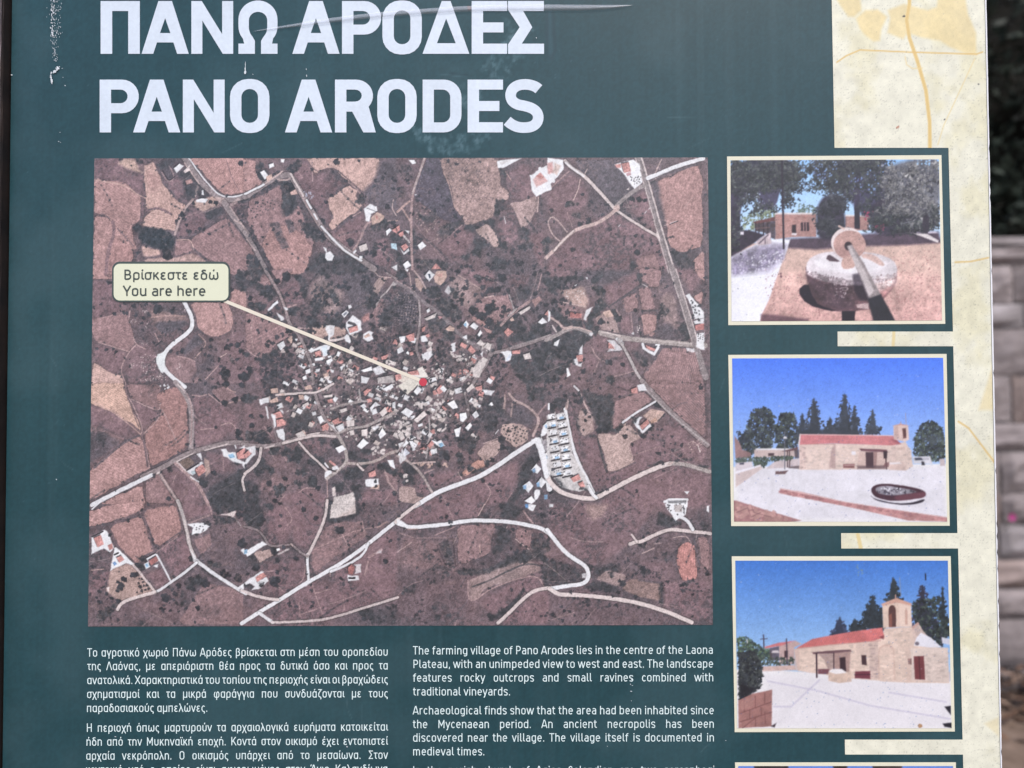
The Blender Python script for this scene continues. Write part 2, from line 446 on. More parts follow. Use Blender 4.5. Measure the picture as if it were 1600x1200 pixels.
    G['φ'] = (.76, [[(.24, t_)] + arc(.27, XH / 2, .155, t_ - XH / 2, 110, 270, 9) + [(.38, b_)] + arc(.49, XH / 2, .155, t_ - XH / 2, 270, 450, 11) + [(.38, .58)], [(.38, .62), (.38, -.25)]])
    G['θ'] = (.59, [rr(l_, b_, r_ - .01, c_, .17) + [(r_ - .01, c_ - .17)], [(l_, .5), (r_, .5)]]); G['λ'] = (.54, [[(.06, c_), (.14, c_), (.49, 0)], [(.26, .58), (.05, 0)]])
    G['ζ'] = (.48, [[(.06, c_), (.44, c_), (.16, .55), (.12, .30), (.17, .12), (.36, .04), (.40, -.06), (.36, -.2)]])
    for a, b, d in (('ό', 'ο', 0), ('ά', 'α', 0), ('έ', 'ε', 0), ('ή', 'η', 0), ('ί', 'ι', -.16), ('ύ', 'υ', 0), ('ώ', 'ω', .11)):
        G[a] = (G[b][0], G[b][1] + dx(ton, d))
    G['ϊ'] = (G['ι'][0], G['ι'][1] + [[(.03, .86), (.03, 1.0)], [(.22, .86), (.22, 1.0)]]); G['Ά'] = (G['A'][0], G['A'][1] + [[(.0, .80), (.07, 1.02)]])
    return G

def ribbon(pts, hw):
    """outline quads of a constant-width stroke with mitred bends and flat ends"""
    p = [Vector(q) for q in pts]
    p = [q for i, q in enumerate(p) if i == 0 or (q - p[i - 1]).length > 1e-5]
    closed = (p[0] - p[-1]).length < 1e-4
    if closed: p = p[:-1]
    n = len(p); A = []; B = []
    for i in range(n):
        d0 = (p[i] - p[i - 1]).normalized() if (i > 0 or closed) else None
        d1 = (p[(i + 1) % n] - p[i]).normalized() if (i < n - 1 or closed) else None
        if d0 is None: d0 = d1
        if d1 is None: d1 = d0
        t = d0 + d1
        t = t.normalized() if t.length > 1e-4 else d1
        nn = Vector((-t.y, t.x)); k = hw / max(.38, nn.dot(Vector((-d1.y, d1.x))))
        A.append(p[i] + nn * k); B.append(p[i] - nn * k)
    m = n if closed else n - 1
    return [(A[i], B[i], B[(i + 1) % n], A[(i + 1) % n]) for i in range(m)]

GL = glyphs()
def natural(word):
    return sum(GL[c][0] for c in word)

TRACK = .03                          # letter spacing in capital heights
def text_block(name, lines, cap, mat, parent, off, xs=1.0, weight=HS):
    """lines: (text, x0, baseline0, x1 or None, baseline1): justified like the board's own columns"""
    V, Fc = [], []
    for text, x0, y0, x1, y1 in lines:
        words = text.split(' ')
        nat = sum(natural(w) * xs + TRACK * len(w) for w in words) * cap
        gap = (x1 - x0 - nat) / max(1, len(words) - 1) if x1 else .27 * cap * xs
        slope = (y1 - y0) / 470.0
        x = x0; k = 0
        for wd in words:
            for ch in wd:
                adv, sts = GL[ch]
                for st in sts:
                    k += 1
                    for q in ribbon([(u * xs, v) for u, v in st], weight):
                        i = len(V)
                        for v in q:
                            X = x + v.x * cap; Y = y0 + slope * (x + v.x * cap - x0) - v.y * cap
                            V.append(P(X, Y, off + 2e-6 * (k % 9)))
                        Fc.append((i, i + 1, i + 2, i + 3))
                x += (adv * xs + TRACK) * cap
            x += gap
    return mesh_obj(name, V, Fc, mat, parent)

def shape(V, Fc, outer, holes, tf, off):
    loops = [[Vector((u, v, 0)) for u, v in outer]] + [[Vector((u, v, 0)) for u, v in h] for h in holes]
    tris = geometry.tessellate_polygon(loops)
    base = len(V)
    for lp in loops:
        for v in lp:
            V.append(P(*tf(v.x, v.y), off))
    for t in tris:
        a, b, c = (Vector((V[base + i].x, V[base + i].z)) for i in t)
        cr = (b - a).cross(c - a)
        Fc.append(tuple(base + i for i in (t if cr > 0 else t[::-1])))

def pr(x0, y0, x1, y1, r):
    return rr(x0, y0, x1, y1, r)

def title_shapes():
    """traced capitals; line 1 and line 2 share the drawing of each letter, coordinates relative to letter's left and line's top (0..264)"""
    def A(w=236):
        h = w / 2.0
        return [(0, 264), (h - 34, 0), (h + 34, 0), (w, 264), (w - 58, 264), (w - 77, 207), (77, 207), (58, 264)], [[(h, 86), (h + 26, 160), (h - 26, 160)]]
    def Nn(w=209):
        return [(0, 264), (0, 0), (52, 0), (w - 55, 166), (w - 55, 0), (w, 0), (w, 264), (w - 52, 264), (55, 98), (55, 264)], []
    def O(w=197):
        return pr(0, -3, w, 267, 88), [pr(57, 47, w - 57, 216, 40)]
    def Pp(w=196, rho=False):
        o = [(0, 264), (0, 0), (w - 84, 0)] + arc(w - 84, 84, 84, -84, 90, -90, 14) + [(57, 168), (57, 264)]
        hol = [(57, 50), (w - 92, 50)] + arc(w - 92, 84, 36, -34, 90, -90, 10) + [(57, 118)]
        return o, [hol]
    def E(w=177):
        return [(0, 264), (0, 0), (w, 0), (w, 50), (57, 50), (57, 107), (w - 18, 107), (w - 18, 157), (57, 157), (57, 213), (w, 213), (w, 264)], []
    return A, Nn, O, Pp, E

def build_titles(parent, mat, off):
    A, Nn, O, Pp, E = title_shapes()
    Pi = ([(0, 264), (0, 0), (196, 0), (196, 264), (138, 264), (138, 50), (58, 50), (58, 264)], [])
    om = ([(0, 264), (0, 213), (29, 213)] + arc(84, 128, 84, -88, 222, 180, 6)[0:] + [(0, 92)] + arc(97.5, 92, 97.5, -95, 180, 0, 18) + [(195, 128)] + arc(111, 128, 84, -88, 0, -42, 6) + [(168, 213), (195, 213), (195, 264), (113, 264), (113, 199)]
          + arc(98, 130, 46, -60, -52, 0, 6) + [(144, 96)] + arc(98, 96, 46, -42, 0, 180, 12) + [(52, 130)] + arc(98, 130, 46, -60, 180, 232, 6)[1:] + [(82, 199), (82, 264)], [])
    De = ([(0, 264), (96, 0), (140, 0), (234, 264)], [[(118, 88), (166, 211), (72, 211)]])
    Si = ([(0, 0), (179, 0), (179, 50), (76, 50), (121, 131), (69, 213), (180, 213), (180, 264), (0, 264), (0, 217), (58, 131), (0, 44)], [])
    Rr = ([(0, 264), (0, 0), (106, 0)] + arc(106, 81, 84, -81, 90, -42, 12) + [(204, 264), (142, 264), (86, 160), (57, 160), (57, 264)], [[(57, 50), (100, 50)] + arc(100, 80, 34, -30, 90, -90, 9) + [(57, 110)]])
    Dd = ([(0, 264), (0, 0), (106, 0)] + arc(106, 88, 88, -88, 90, 0, 9) + arc(106, 176, 88, -88, 0, -90, 9) + [(106, 264)], [[(56, 50), (100, 50)] + arc(100, 88, 38, -38, 90, 0, 7) + arc(100, 176, 38, -38, 0, -90, 7) + [(56, 214)]])
    k = .3125
    rows = [('title_lettering', 1.6, [(Pi, 157.2), (A(), 221.2), (Nn(), 299.0), (om, 372.6), (A(), 456.8), (Pp(), 534.4), (O(), 597.5), (De, 660.2), (E(), 737.0), (Si, 793.8)]),
            ('title_lettering', 124.4, [(Pp(), 155.7), (A(), 208.0), (Nn(), 285.7), (O(), 359.4), (A(), 445.3), (Rr, 523.4), (O(), 589.5), (Dd, 660.4), (E(), 730.6)])]
    out = []
    for name, top, ls in rows:
        V, Fc = [], []
        for (o, h), x in ls:
            shape(V, Fc, o, h, lambda u, v, x=x, top=top: (x + u * k, top + v * k), off)
        if top > 100:      # the S, one heavy bent stroke
            ctr = [(1254, 446), (1238, 434), (1212, 425), (1180, 422), (1146, 429), (1122, 448), (1113, 476), (1122, 504), (1148, 522), (1184, 530), (1220, 542), (1244, 562), (1251, 588), (1243, 614), (1220, 632), (1184, 638), (1146, 634), (1116, 620), (1096, 604)]
            fine = []
            for i in range(len(ctr) - 1):      # smooth the stroke
                p0, p1, p2, p3 = (Vector(ctr[min(max(j, 0), len(ctr) - 1)]) for j in (i - 1, i, i + 1, i + 2))
                for s in range(4):
                    t = s / 4.0
                    fine.append(.5 * ((2 * p1) + (p2 - p0) * t + (2 * p0 - 5 * p1 + 4 * p2 - p3) * t * t + (3 * p1 - p0 - 3 * p2 + p3) * t ** 3))
            fine.append(Vector(ctr[-1]))
            for q in ribbon([(v.x, -v.y) for v in fine], 26.5):
                i = len(V)
                for v in q: V.append(P(450 + v.x * k, -v.y * k, off + 4e-6))
                Fc.append((i, i + 1, i + 2, i + 3))
        out.append(mesh_obj(name, V, Fc, mat, parent))
    return out
# ------------------------------------------------------------------ the aerial picture
def paint_map():
    m = Ink(136, 245, 1116, 981, 1.0, PAL['base'], warp=1.3, seed=11); m.hedge = True; m.soft = 1
    m.fx = m.rx + (fbm(m.X.shape, 22, 61, 2) - .5) * 6; m.fy = m.ry + (fbm(m.X.shape, 22, 67, 2) - .5) * 6
    F, L, T, V, S, O, H = m.F, m.L, m.T, m.V, m.S, m.O, m.Hs
    n = fbm((m.H, m.W), 60, 3, 4) - .5
    m.a += (PAL['dark'] - m.a) * np.clip(.35 + n * 2.2, 0, .8)[..., None]
    n2 = fbm((m.H, m.W), 9, 8, 3) - .5
    m.a *= 1 + .22 * n2[..., None]
    A1, A2, A3, A4 = (140, 240, .15), (380, 240, .15), (620, 240, .15), (860, 240, .1625)
    B1, B2, B3, B4 = (140, 420, .15), (380, 420, .15), (620, 420, .15), (860, 420, .1625)
    C1, C2, C3, C4 = (130, 600, .1583), (380, 600, .1583), (620, 600, .1583), (860, 600, .1625)
    D1, D2, D3, D4 = (130, 790, .1625), (380, 790, .1625), (620, 790, .1625), (860, 790, .1625)
    # ---------------- fields
    m.tile(*A1)
    F('fp', '-20,-10 300,-10 300,200 520,210 500,430 320,300 -20,230', tex=.3)
    S('-20,0 300,40 480,220 300,280 -20,220', 90, 'dark', (.6, 1.4), .6)
    F('cream', '280,40 410,40 440,150 500,190 360,150 230,90', fe=4, tex=.1)
    F('fm', '-20,250 320,290 480,440 470,680 380,720 440,980 400,1000 130,650 -20,600', tex=.12, stripe=(35, 3.4, .035))
    F('fm', '-20,640 130,660 390,940 400,1080 140,1300 -30,1300', tex=.12, stripe=(60, 5, .03))
    F(PAL['fm'] - 12, '200,840 390,960 400,1080 300,1300 130,1300 150,1040', tex=.1)
    F(PAL['fl'] - 8, '510,100 600,60 690,280 860,490 960,540 830,720 540,560 510,300', tex=.12, stripe=(70, 4, .035))
    F(PAL['fm'] - 8, '540,140 640,200 700,300 600,400 540,300', .6, fe=10)
    F(PAL['fl'] - 4, '490,740 530,620 660,560 800,620 850,740 830,800', tex=.1, stripe=(10, 3.4, .05))
    F('fp', '700,250 830,210 900,260 960,440 990,490 860,480', tex=.15)
    F('dark', '690,140 760,110 840,230 750,290', tex=.2)
    F(PAL['fm'] + (2, 0, -1), '980,20 1620,20 1600,390 1440,420 1340,410 1240,320 1130,190', tex=.1, stripe=(58, 2.6, .06))
    F('cream', '1030,500 1240,440 1290,530 1130,600 1040,540', .8, fe=3, tex=.15)
    F('dark', '1150,620 1330,540 1370,600 1200,700', fe=4, tex=.2)
    F('fp', '940,570 1100,600 1190,700 1020,830 870,870 900,690', tex=.15)
    F('fd', '1020,870 1390,640 1600,900 1900,1400 1440,1250 1040,980', tex=.1, stripe=(40, 4, .03))
    F('fl', '480,960 680,990 700,1050 520,1070', fe=3, tex=.1)
    F('fl', '520,1090 800,1080 1060,1020 1300,1230 500,1230', .8, fe=3, tex=.1)
    F('fd', '860,890 1010,890 1040,1010 840,1050', tex=.1)
    m.tile(*A2)
    F('fm', '-20,20 90,60 100,180 180,300 -20,400', tex=.1)
    F('fp', '480,200 640,60 720,180 800,180 1060,280 1000,330 860,470 900,700 860,720 700,560', tex=.15)
    F('fl', '620,30 1420,30 1420,200 1260,390 1200,370 940,150 820,140 740,190', tex=.12, stripe=(75, 3, .03))
    F('fl', '870,470 1080,310 1180,370 1150,440 1230,550 1080,650 920,790 870,740 910,650 880,570', tex=.14)
    F('dark', '1420,60 1600,110 1600,560 1400,560 1260,500 1200,420 1340,290', tex=.25)
    F('fd', '20,460 180,420 350,310 420,500 380,600 460,620 540,520 720,900 660,1150 560,1250 330,1250 0,700', tex=.12)
    F(PAL['fm'] - 6, '160,950 250,740 520,760 720,1000 600,1250 330,1250 250,1150', tex=.1, stripe=(58, 4, .03))
    F('dark', '240,740 340,700 470,960 380,980', .6, fe=3); F('dark', '410,690 460,680 540,790 470,830', .7, fe=3)
    F('fp', '930,790 1240,600 1260,740 1100,1010 900,860', tex=.2)
    F(PAL['fd'], '940,860 1000,800 1080,820 1010,930', .8, tex=.1)
    F('fp', '1380,900 1500,880 1560,1200 1360,1130', tex=.15)
    m.tile(*A3)
    F('scrub', '0,30 260,30 180,330 120,450 0,480', tex=.4)
    F(PAL['dark'] + (-2, -2, 2), '300,30 460,30 500,240 590,460 590,540 700,680 640,740 420,640 200,460 180,380', tex=.18)
    F(PAL['tan'] + (-22, -22, -20), '460,30 1060,30 1100,300 1180,400 1180,470 1040,480 1030,660 880,700 790,740 720,730 690,640 600,540 570,360 500,220', tex=.35)
    S('460,30 1060,30 1100,300 1180,400 1040,480 1030,660 880,700 720,730 600,540 500,220', 420, 'scrub', (.5, 1.1), .55)
    S('460,30 1060,30 1100,300 1180,400 1040,480 1030,660 880,700 720,730 600,540 500,220', 260, 'fl', (.4, .9), .7)
    F('tan', '820,800 950,720 1060,850 1080,960 1030,980 960,920', .85, tex=.3)
    F('tan', '1190,510 1280,490 1480,440 1480,580 1400,740 1310,780 1260,640', .65, tex=.35)
    F('fp', '440,960 620,780 720,740 820,850 720,1050 600,1150 480,1100', tex=.2)
    F('fp', '1140,180 1400,100 1420,330 1480,430 1200,460 1180,350', tex=.3)
    F('fp', '1060,700 1240,680 1290,850 1180,1000 1090,900', tex=.3)
    F('fp', '1400,830 1560,830 1540,1200 1440,1000', tex=.25)
    S('180,480 400,600 560,760 420,900 200,700', 60, 'tan', (.6, 1.4), .7)
    m.tile(*A4)
    F('fp', '0,330 220,180 330,240 420,420 230,660 0,560', tex=.25)
    F(PAL['dark'] + 2, '250,50 700,60 860,340 680,480 640,490 400,230', tex=.18)
    F('fp', '720,490 960,330 1070,730 940,660', tex=.2)
    F('fp', '0,1000 150,830 300,720 660,550 1060,800 1200,1120 830,1120 640,1120 0,1120', tex=.2)
    F(PAL['fm'] - 6, '1050,280 1480,100 1520,220 1520,890 1310,960 1190,900 1160,680', tex=.1, stripe=(83, 2.5, .07))
    F('dark', '1000,250 1080,270 1160,690 1110,690', tex=.2)
    F('fd', '860,1020 1060,960 1100,1108 870,1108', tex=.1)
    F('fm', '1420,1020 1520,940 1520,1250 1450,1180', tex=.1)
    F(PAL['fp'] - 4, '30,1000 200,920 320,1108 0,1108', tex=.15)
    m.tile(*B1)
    F('fp', '-20,100 230,180 300,460 -20,510', tex=.2); F('fd', '-20,510 340,450 420,700 440,790 370,860 -20,740', tex=.15)
    F('fp', '-20,760 370,870 290,1060 180,1090 -20,930', tex=.2)
    F('fl', '-20,960 180,1090 300,1120 320,1250 -20,1250', tex=.1, stripe=(20, 3, .05))
    F(PAL['fl'] - 16, '560,400 940,480 990,520 700,700 600,500', .5, fe=8)
    F('dark', '620,550 970,530 960,590 760,680 690,660', fe=4, tex=.2)
    F(PAL['fm'] + 2, '1000,340 1400,340 1470,530 1440,640 1320,710 1180,690 1080,620 1060,500', tex=.08, stripe=(80, 2.6, .08))
    F('fp', '420,800 650,780 660,1080 560,1200 400,1200 300,1050', .8, tex=.25)
    F('fd', '760,900 1060,930 1100,1200 900,1200 760,1050', .7, tex=.2)
    F('dark', '900,870 1080,680 1160,760 960,890', fe=4, tex=.15); F('dark', '1080,1050 1240,890 1280,970 1000,1200', .8, fe=4, tex=.15)
    F('fp', '1480,640 1600,640 1600,1200 1200,1200', .7, tex=.2)
    F('fm', '1440,200 1600,240 1600,440 1420,350', tex=.15)
    m.tile(*B2)
    F('fd', '0,440 460,600 480,680 300,800 200,1000 0,830', tex=.15, stripe=(150, 5, .03)); F('fp', '0,830 200,960 200,1180 0,1180', tex=.2)
    F('fp', '350,200 520,110 620,330 440,400 380,300', tex=.15); F('fd', '250,0 520,0 420,90 350,160', tex=.1)
    F('fp', '430,960 580,990 600,1180 380,1200', tex=.15); F('tan', '660,200 780,60 1040,250 980,420 900,460 720,400', .5, fe=8, tex=.4)
    F('dark', '1000,40 1330,60 1340,260 1280,420 1130,400', .9, fe=6, tex=.2); F('tan', '1340,220 1400,100 1500,90 1400,260', .8, tex=.2)
    F('fd', '1340,470 1440,280 1480,380 1400,620', .8, tex=.3); F('cream', '680,740 720,590 850,590 1060,620 1060,700 800,760', .85, tex=.2)
    m.tile(*B3)
    F('dark', '0,230 180,250 230,400 220,600 0,620', tex=.1); F('tan', '600,60 900,200 880,280 720,420 520,220', .45, fe=8, tex=.5)
    F('fp', '640,20 1000,0 1060,140 960,200 880,180', tex=.3); F('fd', '940,280 1180,260 1230,440 1180,500 1060,560 800,400', .9, tex=.2)
    F(PAL['fm'] - 8, '750,500 820,500 1040,620 1000,690', tex=.1); F('fp', '1160,60 1400,40 1360,240 1200,220', .8, tex=.4)
    m.tile(*B4)
    F('fp', '0,0 280,0 260,60 40,110', tex=.15); F('dark', '380,40 860,0 540,150 420,140', .8, tex=.2)
    F('fp', '520,190 860,20 920,100 910,150 600,370', tex=.2); F('fd', '920,120 900,0 1110,0 1090,160 1000,180', tex=.12)
    F('fd', '880,200 990,180 1060,380 920,390', tex=.1); F('fd', '710,300 860,230 880,370 780,430', tex=.12)
    F('fm', '900,440 960,420 1070,450 1040,650 930,640', .9, tex=.1); F('fp', '700,480 800,430 820,620 720,620', tex=.15); F('tan', '450,480 590,400 680,520 700,620 520,600', .65, tex=.2)
    F('cream', '100,220 350,160 400,320 360,380 200,320', .75, fe=6, tex=.3); F('fd', '80,330 350,380 340,480 180,490', .8, fe=5, tex=.3)
    F('fp', '440,660 580,660 520,820 430,760', tex=.15); F('fp', '350,760 480,880 440,1020 340,900', tex=.15)
    F('fp', '750,700 920,720 860,800', .8, tex=.2); F('fd', '530,810 740,800 720,840 540,880', .6, tex=.2)
    F(PAL['fd'] - 2, '930,1010 1050,860 1120,760 1420,770 1520,1160 960,1160', tex=.12, stripe=(75, 3, .06))
    F('fp', '560,940 740,840 820,1000 620,1040', .8, tex=.25); F('tan', '1110,310 1160,240 1240,280 1280,600 1100,480', .45, fe=6, tex=.3)
    F('fp', '1260,0 1420,0 1510,140 1400,250', tex=.2); F('fm', '1420,0 1520,0 1520,140', tex=.1); F('fm', '1420,270 1510,220 1510,360', tex=.1); F('dark', '1080,540 1220,540 1220,660 1080,640', .8, tex=.2)
    m.tile(*C1)
    F(PAL['fl'] + (4, 2, -4), '0,0 360,0 380,100 440,200 540,470 400,370 0,170', tex=.12, stripe=(35, 3, .05))
    F('fp', '0,190 300,310 480,460 520,500 380,520 0,370', tex=.15); F(PAL['fd'] + 4, '0,380 380,540 300,600 0,480', .7, tex=.2)
    F('dark', '0,470 180,490 330,560 200,700 0,800', .8, fe=5, tex=.25)
    F('fm', '0,880 360,590 520,510 560,560 640,840 500,900 60,1140 0,1160', tex=.12, stripe=(25, 4, .04))
    F('fd', '390,0 720,0 730,270 440,150', tex=.15); F('fp', '450,170 720,290 560,470', tex=.12)
    F(PAL['fm'] - 16, '560,490 740,300 700,100 880,20 1000,150 1020,600 960,660 640,830', tex=.1)
    F('fp', '1050,120 1220,110 1500,300 1500,460 1320,560 1090,640', tex=.12); F('fd', '1240,60 1400,20 1500,140 1340,180', .8, tex=.15)
    F('fd', '600,960 740,890 900,1100 860,1200 600,1180', .9, tex=.15); F('fm', '100,1200 560,1000 600,1200', tex=.1)
    F('fp', '880,830 1120,980 1180,1180 960,1180 760,900', .9, tex=.18); F('fp', '1200,680 1380,700 1480,850 1240,920', .8, tex=.2)
    m.tile(*C2)
    F('fp', '0,200 100,260 120,400 0,480', .8, tex=.2); F('fp', '600,580 740,560 860,620 700,720', .8, tex=.15)
    F('fp', '340,1180 400,1120 600,1030 800,1080 820,1200', tex=.15); F('fd', '130,980 300,900 480,980 380,1120 180,1060', .5, fe=8, tex=.25)
    F('fp', '1150,1180 1180,1060 1500,1060 1516,1200', tex=.15); F('fd', '1380,860 1516,900 1516,1080 1420,980', .6, tex=.2)
    m.tile(*C3)
    F('dark', '1150,250 1240,240 1390,330 1340,440 1180,390', tex=.15); F('tan', '1060,400 1180,400 1300,460 1300,560 1180,630 1090,560 1040,480', tex=.15)
    F('tan', '800,690 880,600 1040,560 1020,680 930,760 880,760', .85, tex=.08); F(PAL['fm'] + (10, 2, -6), '650,880 820,740 900,780 860,830 680,920', tex=.08)
    F('tan', '20,1030 180,1040 200,1120 320,1120 180,1200 20,1170', .8, tex=.15); F('fp', '200,980 320,980 330,1080 220,1100', tex=.2)
    F('fp', '290,900 560,880 640,940 380,1040', tex=.2); F('fp', '520,450 600,550 660,700 560,700', .8, tex=.2)
    F('fp', '200,1200 860,960 1200,760 1220,900 1100,1200', tex=.16)
    m.tile(*C4)
    F('fp', '190,150 260,330 320,700 460,1060 400,900 300,750 220,500', tex=.1); F('tan', '280,380 300,240 420,300 450,460 330,500', .8, tex=.15)
    F('fp', '620,0 800,0 800,100 650,130', tex=.2); F('fd', '620,180 930,80 1020,170 700,380 590,460', tex=.12)
    F(PAL['fd'] - 4, '960,0 1520,0 1520,540 1180,240', tex=.1, stripe=(45, 3, .06)); F('fp', '480,540 300,500 450,1050 600,1000 580,870', tex=.15)
    F('tan', '460,490 640,500 720,410 800,400 900,540 780,580 840,770 580,870 530,700', .95, tex=.12)
    F('fp', '840,770 790,600 1120,420 1200,330 1520,620 1520,780 1220,760 900,860 600,1010 560,900', tex=.15)
    F('fp', '500,1110 1220,800 1540,880 1540,1200 500,1200', tex=.15)
    m.tile(*D1)
    F('fm', '0,60 550,-60 560,40 260,160 0,220', tex=.1, stripe=(25, 4, .03)); F(PAL['fm'] - 6, '230,210 540,90 660,440 560,490 500,570 300,380', tex=.08, stripe=(75, 5, .025)); F(PAL['fm'] - 10, '560,50 880,0 930,260 680,420', tex=.1, stripe=(75, 5, .025))
    F('fp', '700,430 930,280 990,340 1060,560 860,700', tex=.15); F('fp', '600,680 740,600 820,740 700,820', tex=.15)
    F('fp', '40,640 240,640 240,740 40,900', tex=.2); F('cream', '250,620 430,560 640,780 680,850 330,930 210,830', .75, fe=4, tex=.15); F('fd', '1040,340 1200,270 1210,380 1120,490', .8, tex=.2)
    F('fd', '1140,760 1500,800 1538,860 1538,1160 900,1160', .8, tex=.15); F('fp', '950,-20 1200,-20 1220,90 980,140', tex=.15)
    m.tile(*D2)
    F('fp', '200,30 420,20 480,160 420,340 250,380', tex=.15); F('fp', '430,0 780,0 740,200 620,450 480,380', tex=.12); F('tan', '90,470 230,420 290,480 150,570', .9, tex=.12)
    F('fd', '800,200 1130,140 1200,300 660,660 640,460', .8, tex=.12); F('fp', '150,600 560,520 600,700 340,900 220,800', .9, tex=.15); F('fp', '860,600 1477,200 1477,880 840,1080', tex=.12); F('fp', '380,920 650,740 840,820 960,1040 260,1140', tex=.12)
    m.tile(*D3)
    F('fp', '20,160 200,0 850,0 780,120 140,200', tex=.12); F('fd', '580,200 960,180 900,480 600,580', .85, tex=.15); F('fd', '1160,240 1330,260 1290,440 1150,330', .9, tex=.12)
    F('tan', '690,740 1100,560 1240,540 1400,600 1390,660 1180,700 840,820 780,930 690,920', .55, tex=.2); F('fp', '800,940 1180,720 1360,690 1420,800 1280,840 960,1100', tex=.12)
    F('fp', '1000,1160 1330,860 1477,830 1477,1160', tex=.12); F('scrub', '0,700 700,640 700,1140 0,1140', .5, fe=8, tex=.25)
    F('fd', '60,320 380,360 460,600 280,640 0,600', .6, fe=10, tex=.2)
    m.tile(*D4)
    F('fp', '0,0 1050,0 780,380 420,620 0,260', .8, tex=.16); F(PAL['tan'] - 14, '360,0 570,0 520,110 420,150 350,60', .7, fe=8, tex=.3); F(PAL['fm'] + (8, -8, -10), '1240,420 1330,360 1400,400 1430,720 1280,740 1240,560', tex=.06, stripe=(88, 2.6, .09))
    F('fd', '1420,320 1540,340 1540,660 1450,560', tex=.1); F(PAL['tan'] - 34, '700,810 800,710 1070,770 1060,950 860,900', .8, tex=.25); F('tan', '440,740 560,650 740,700 680,810', .6, tex=.2)
    F('fp', '1090,760 1540,740 1540,1140 1400,1140 1100,1000', tex=.12); F('scrub', '0,900 260,880 1040,1050 1340,1140 0,1140', .6, tex=.2); F('fp', '880,560 1200,560 1240,720 1100,760 880,700', .6, tex=.2)
    m.hedge = False; m.fx, m.fy = m.rx, m.ry
    # ---------------- thin lines, ditches, walls
    m.tile(*A1)
    for q in ('510,110 515,290 550,440 740,490 930,550', '-20,260 300,310 480,440 560,460', '860,890 1010,880 1040,990'): L(12, 'fl', q)
    L(34, 'fp', '490,450 500,560 470,700', .8); L(40, 'fp', '180,700 200,800 130,1000 110,1250', .8); L(26, 'fp', '540,580 660,545 800,620', .9); L(14, 'scrub', '230,770 400,950', .8); L(10, 'scrub', '1380,60 1440,240 1520,380', .6)
    L(12, 'lite', '690,180 760,290 840,240 770,110', .8); L(14, 'shade', '700,160 760,275 830,225', .8); L(26, 'dark', '1400,640 1600,890', .8); L(22, 'dark', '1040,980 1200,1130', .7)
    L(26, 'path', '1080,300 1050,440 960,540 900,640 840,830', .8); L(12, 'dark', '60,610 140,660', .7)
    m.tile(*A2)
    L(10, 'lite', '690,60 700,280'); L(14, 'scrub', '620,40 740,190 860,135 960,150 1250,410', .9); L(10, 'lite', '1080,290 1200,380 1260,540'); L(12, 'lite', '1230,590 1100,660'); L(12, 'scrub', '1260,390 1390,230 1430,60', .8)
    L(26, 'lite', '1120,1020 1200,900 1270,720 1330,700', .9); L(16, 'fl', '1350,720 1420,700 1600,690', .8); L(16, 'dark', '1080,670 940,810', .8); L(10, 'path', '1560,470 1540,560 1590,640', .9)
    m.tile(*A3)
    L(10, 'fl', '490,180 570,360 600,540 690,650', .8); L(6, 'tree', '480,240 510,262'); L(10, 'lite', '540,860 690,740', .8); L(14, 'tree', '440,930 580,820', .6); L(8, 'lite', '20,180 90,270', .7)
    L(24, 'fl', '0,600 50,550 130,490', .8); L(18, 'fl', '50,560 140,700', .8); L(8, 'fl', '1150,180 1210,270', .9); L(12, 'path', '1500,450 1490,600'); L(9, 'white', '1135,650 1150,720', .8); L(20, 'scrub', '170,740 380,1000 560,1200', .7); L(8, 'lite', '190,720 390,990 560,1190', .6)
    m.tile(*A4)
    L(10, 'path', '320,240 300,340 255,440'); L(9, 'path', '390,140 360,200'); L(14, 'path', '0,650 30,600 80,620 190,750', .8); L(14, 'path', '0,660 40,780 120,840', .8); L(9, 'lite', '190,560 240,700', .7); L(12, 'dark', '0,370 70,310 230,180', .6); L(14, 'lite', '0,350 210,160', .7)
    L(12, 'path', '1120,50 1050,190', .8); L(10, 'shade', '1195,680 1275,648'); L(5, 'white', '1200,668 1265,645', .8); L(8, 'path', '1140,690 1180,680', .7); L(26, 'dark', '1000,250 1480,90', .8); L(16, 'dark', '1190,910 1310,970 1520,900', .7)
    for (u, v) in ((960, 560), (1000, 520), (700, 690)): L(8, 'white', '%d,%d %d,%d' % (u - 8, v + 10, u + 10, v - 10), .8)
    m.tile(*B1)
    for q in ('40,760 370,860', '440,790 370,860 290,1000 290,1090 340,1200', '410,710 440,790 540,830', '890,910 1000,930 1060,960', '640,670 690,770', '1180,1150 1310,1010', '370,430 360,520'): L(12, 'lite', q)
    L(14, 'scrub', '1000,350 1070,480 1080,620 1200,700 1320,720 1450,640', .8); L(12, 'fl', '1100,680 1190,760 1140,850 1060,930', .7); L(10, 'fl', '600,500 760,480 960,490', .7); L(10, 'scrub', '130,0 180,130 230,200', .7); L(9, 'lite', '40,510 300,450', .7); L(10, 'path', '1330,920 1400,880', .9)
    m.tile(*B2)
    L(10, 'lite', '0,830 140,940'); L(9, 'lite', '0,1020 110,1010', .6); L(10, 'path', '1290,0 1370,30 1400,80 1530,90', .9); L(16, 'grey', '1560,140 1490,240 1420,290 1370,400', .9); L(8, 'lite', '895,300 890,470', .7); L(20, 'lite', '440,400 530,370', .8); L(14, 'path', '500,615 680,620', .6); L(12, 'lite', '180,140 260,110', .8)
    m.tile(*B3)
    L(16, 'lite', '1020,290 1160,430 1180,500', .9); L(12, 'path', '930,300 1020,280', .9); L(14, 'grey', '1180,240 1230,400 1240,440', .8); L(10, 'tan', '640,60 890,210', .8); L(10, 'grey', '890,210 920,180', .8); L(14, 'lite', '1530,60 1490,220', .8); L(10, 'lite', '1040,460 1150,500', .7); L(14, 'path', '130,40 150,190 200,260', .8)
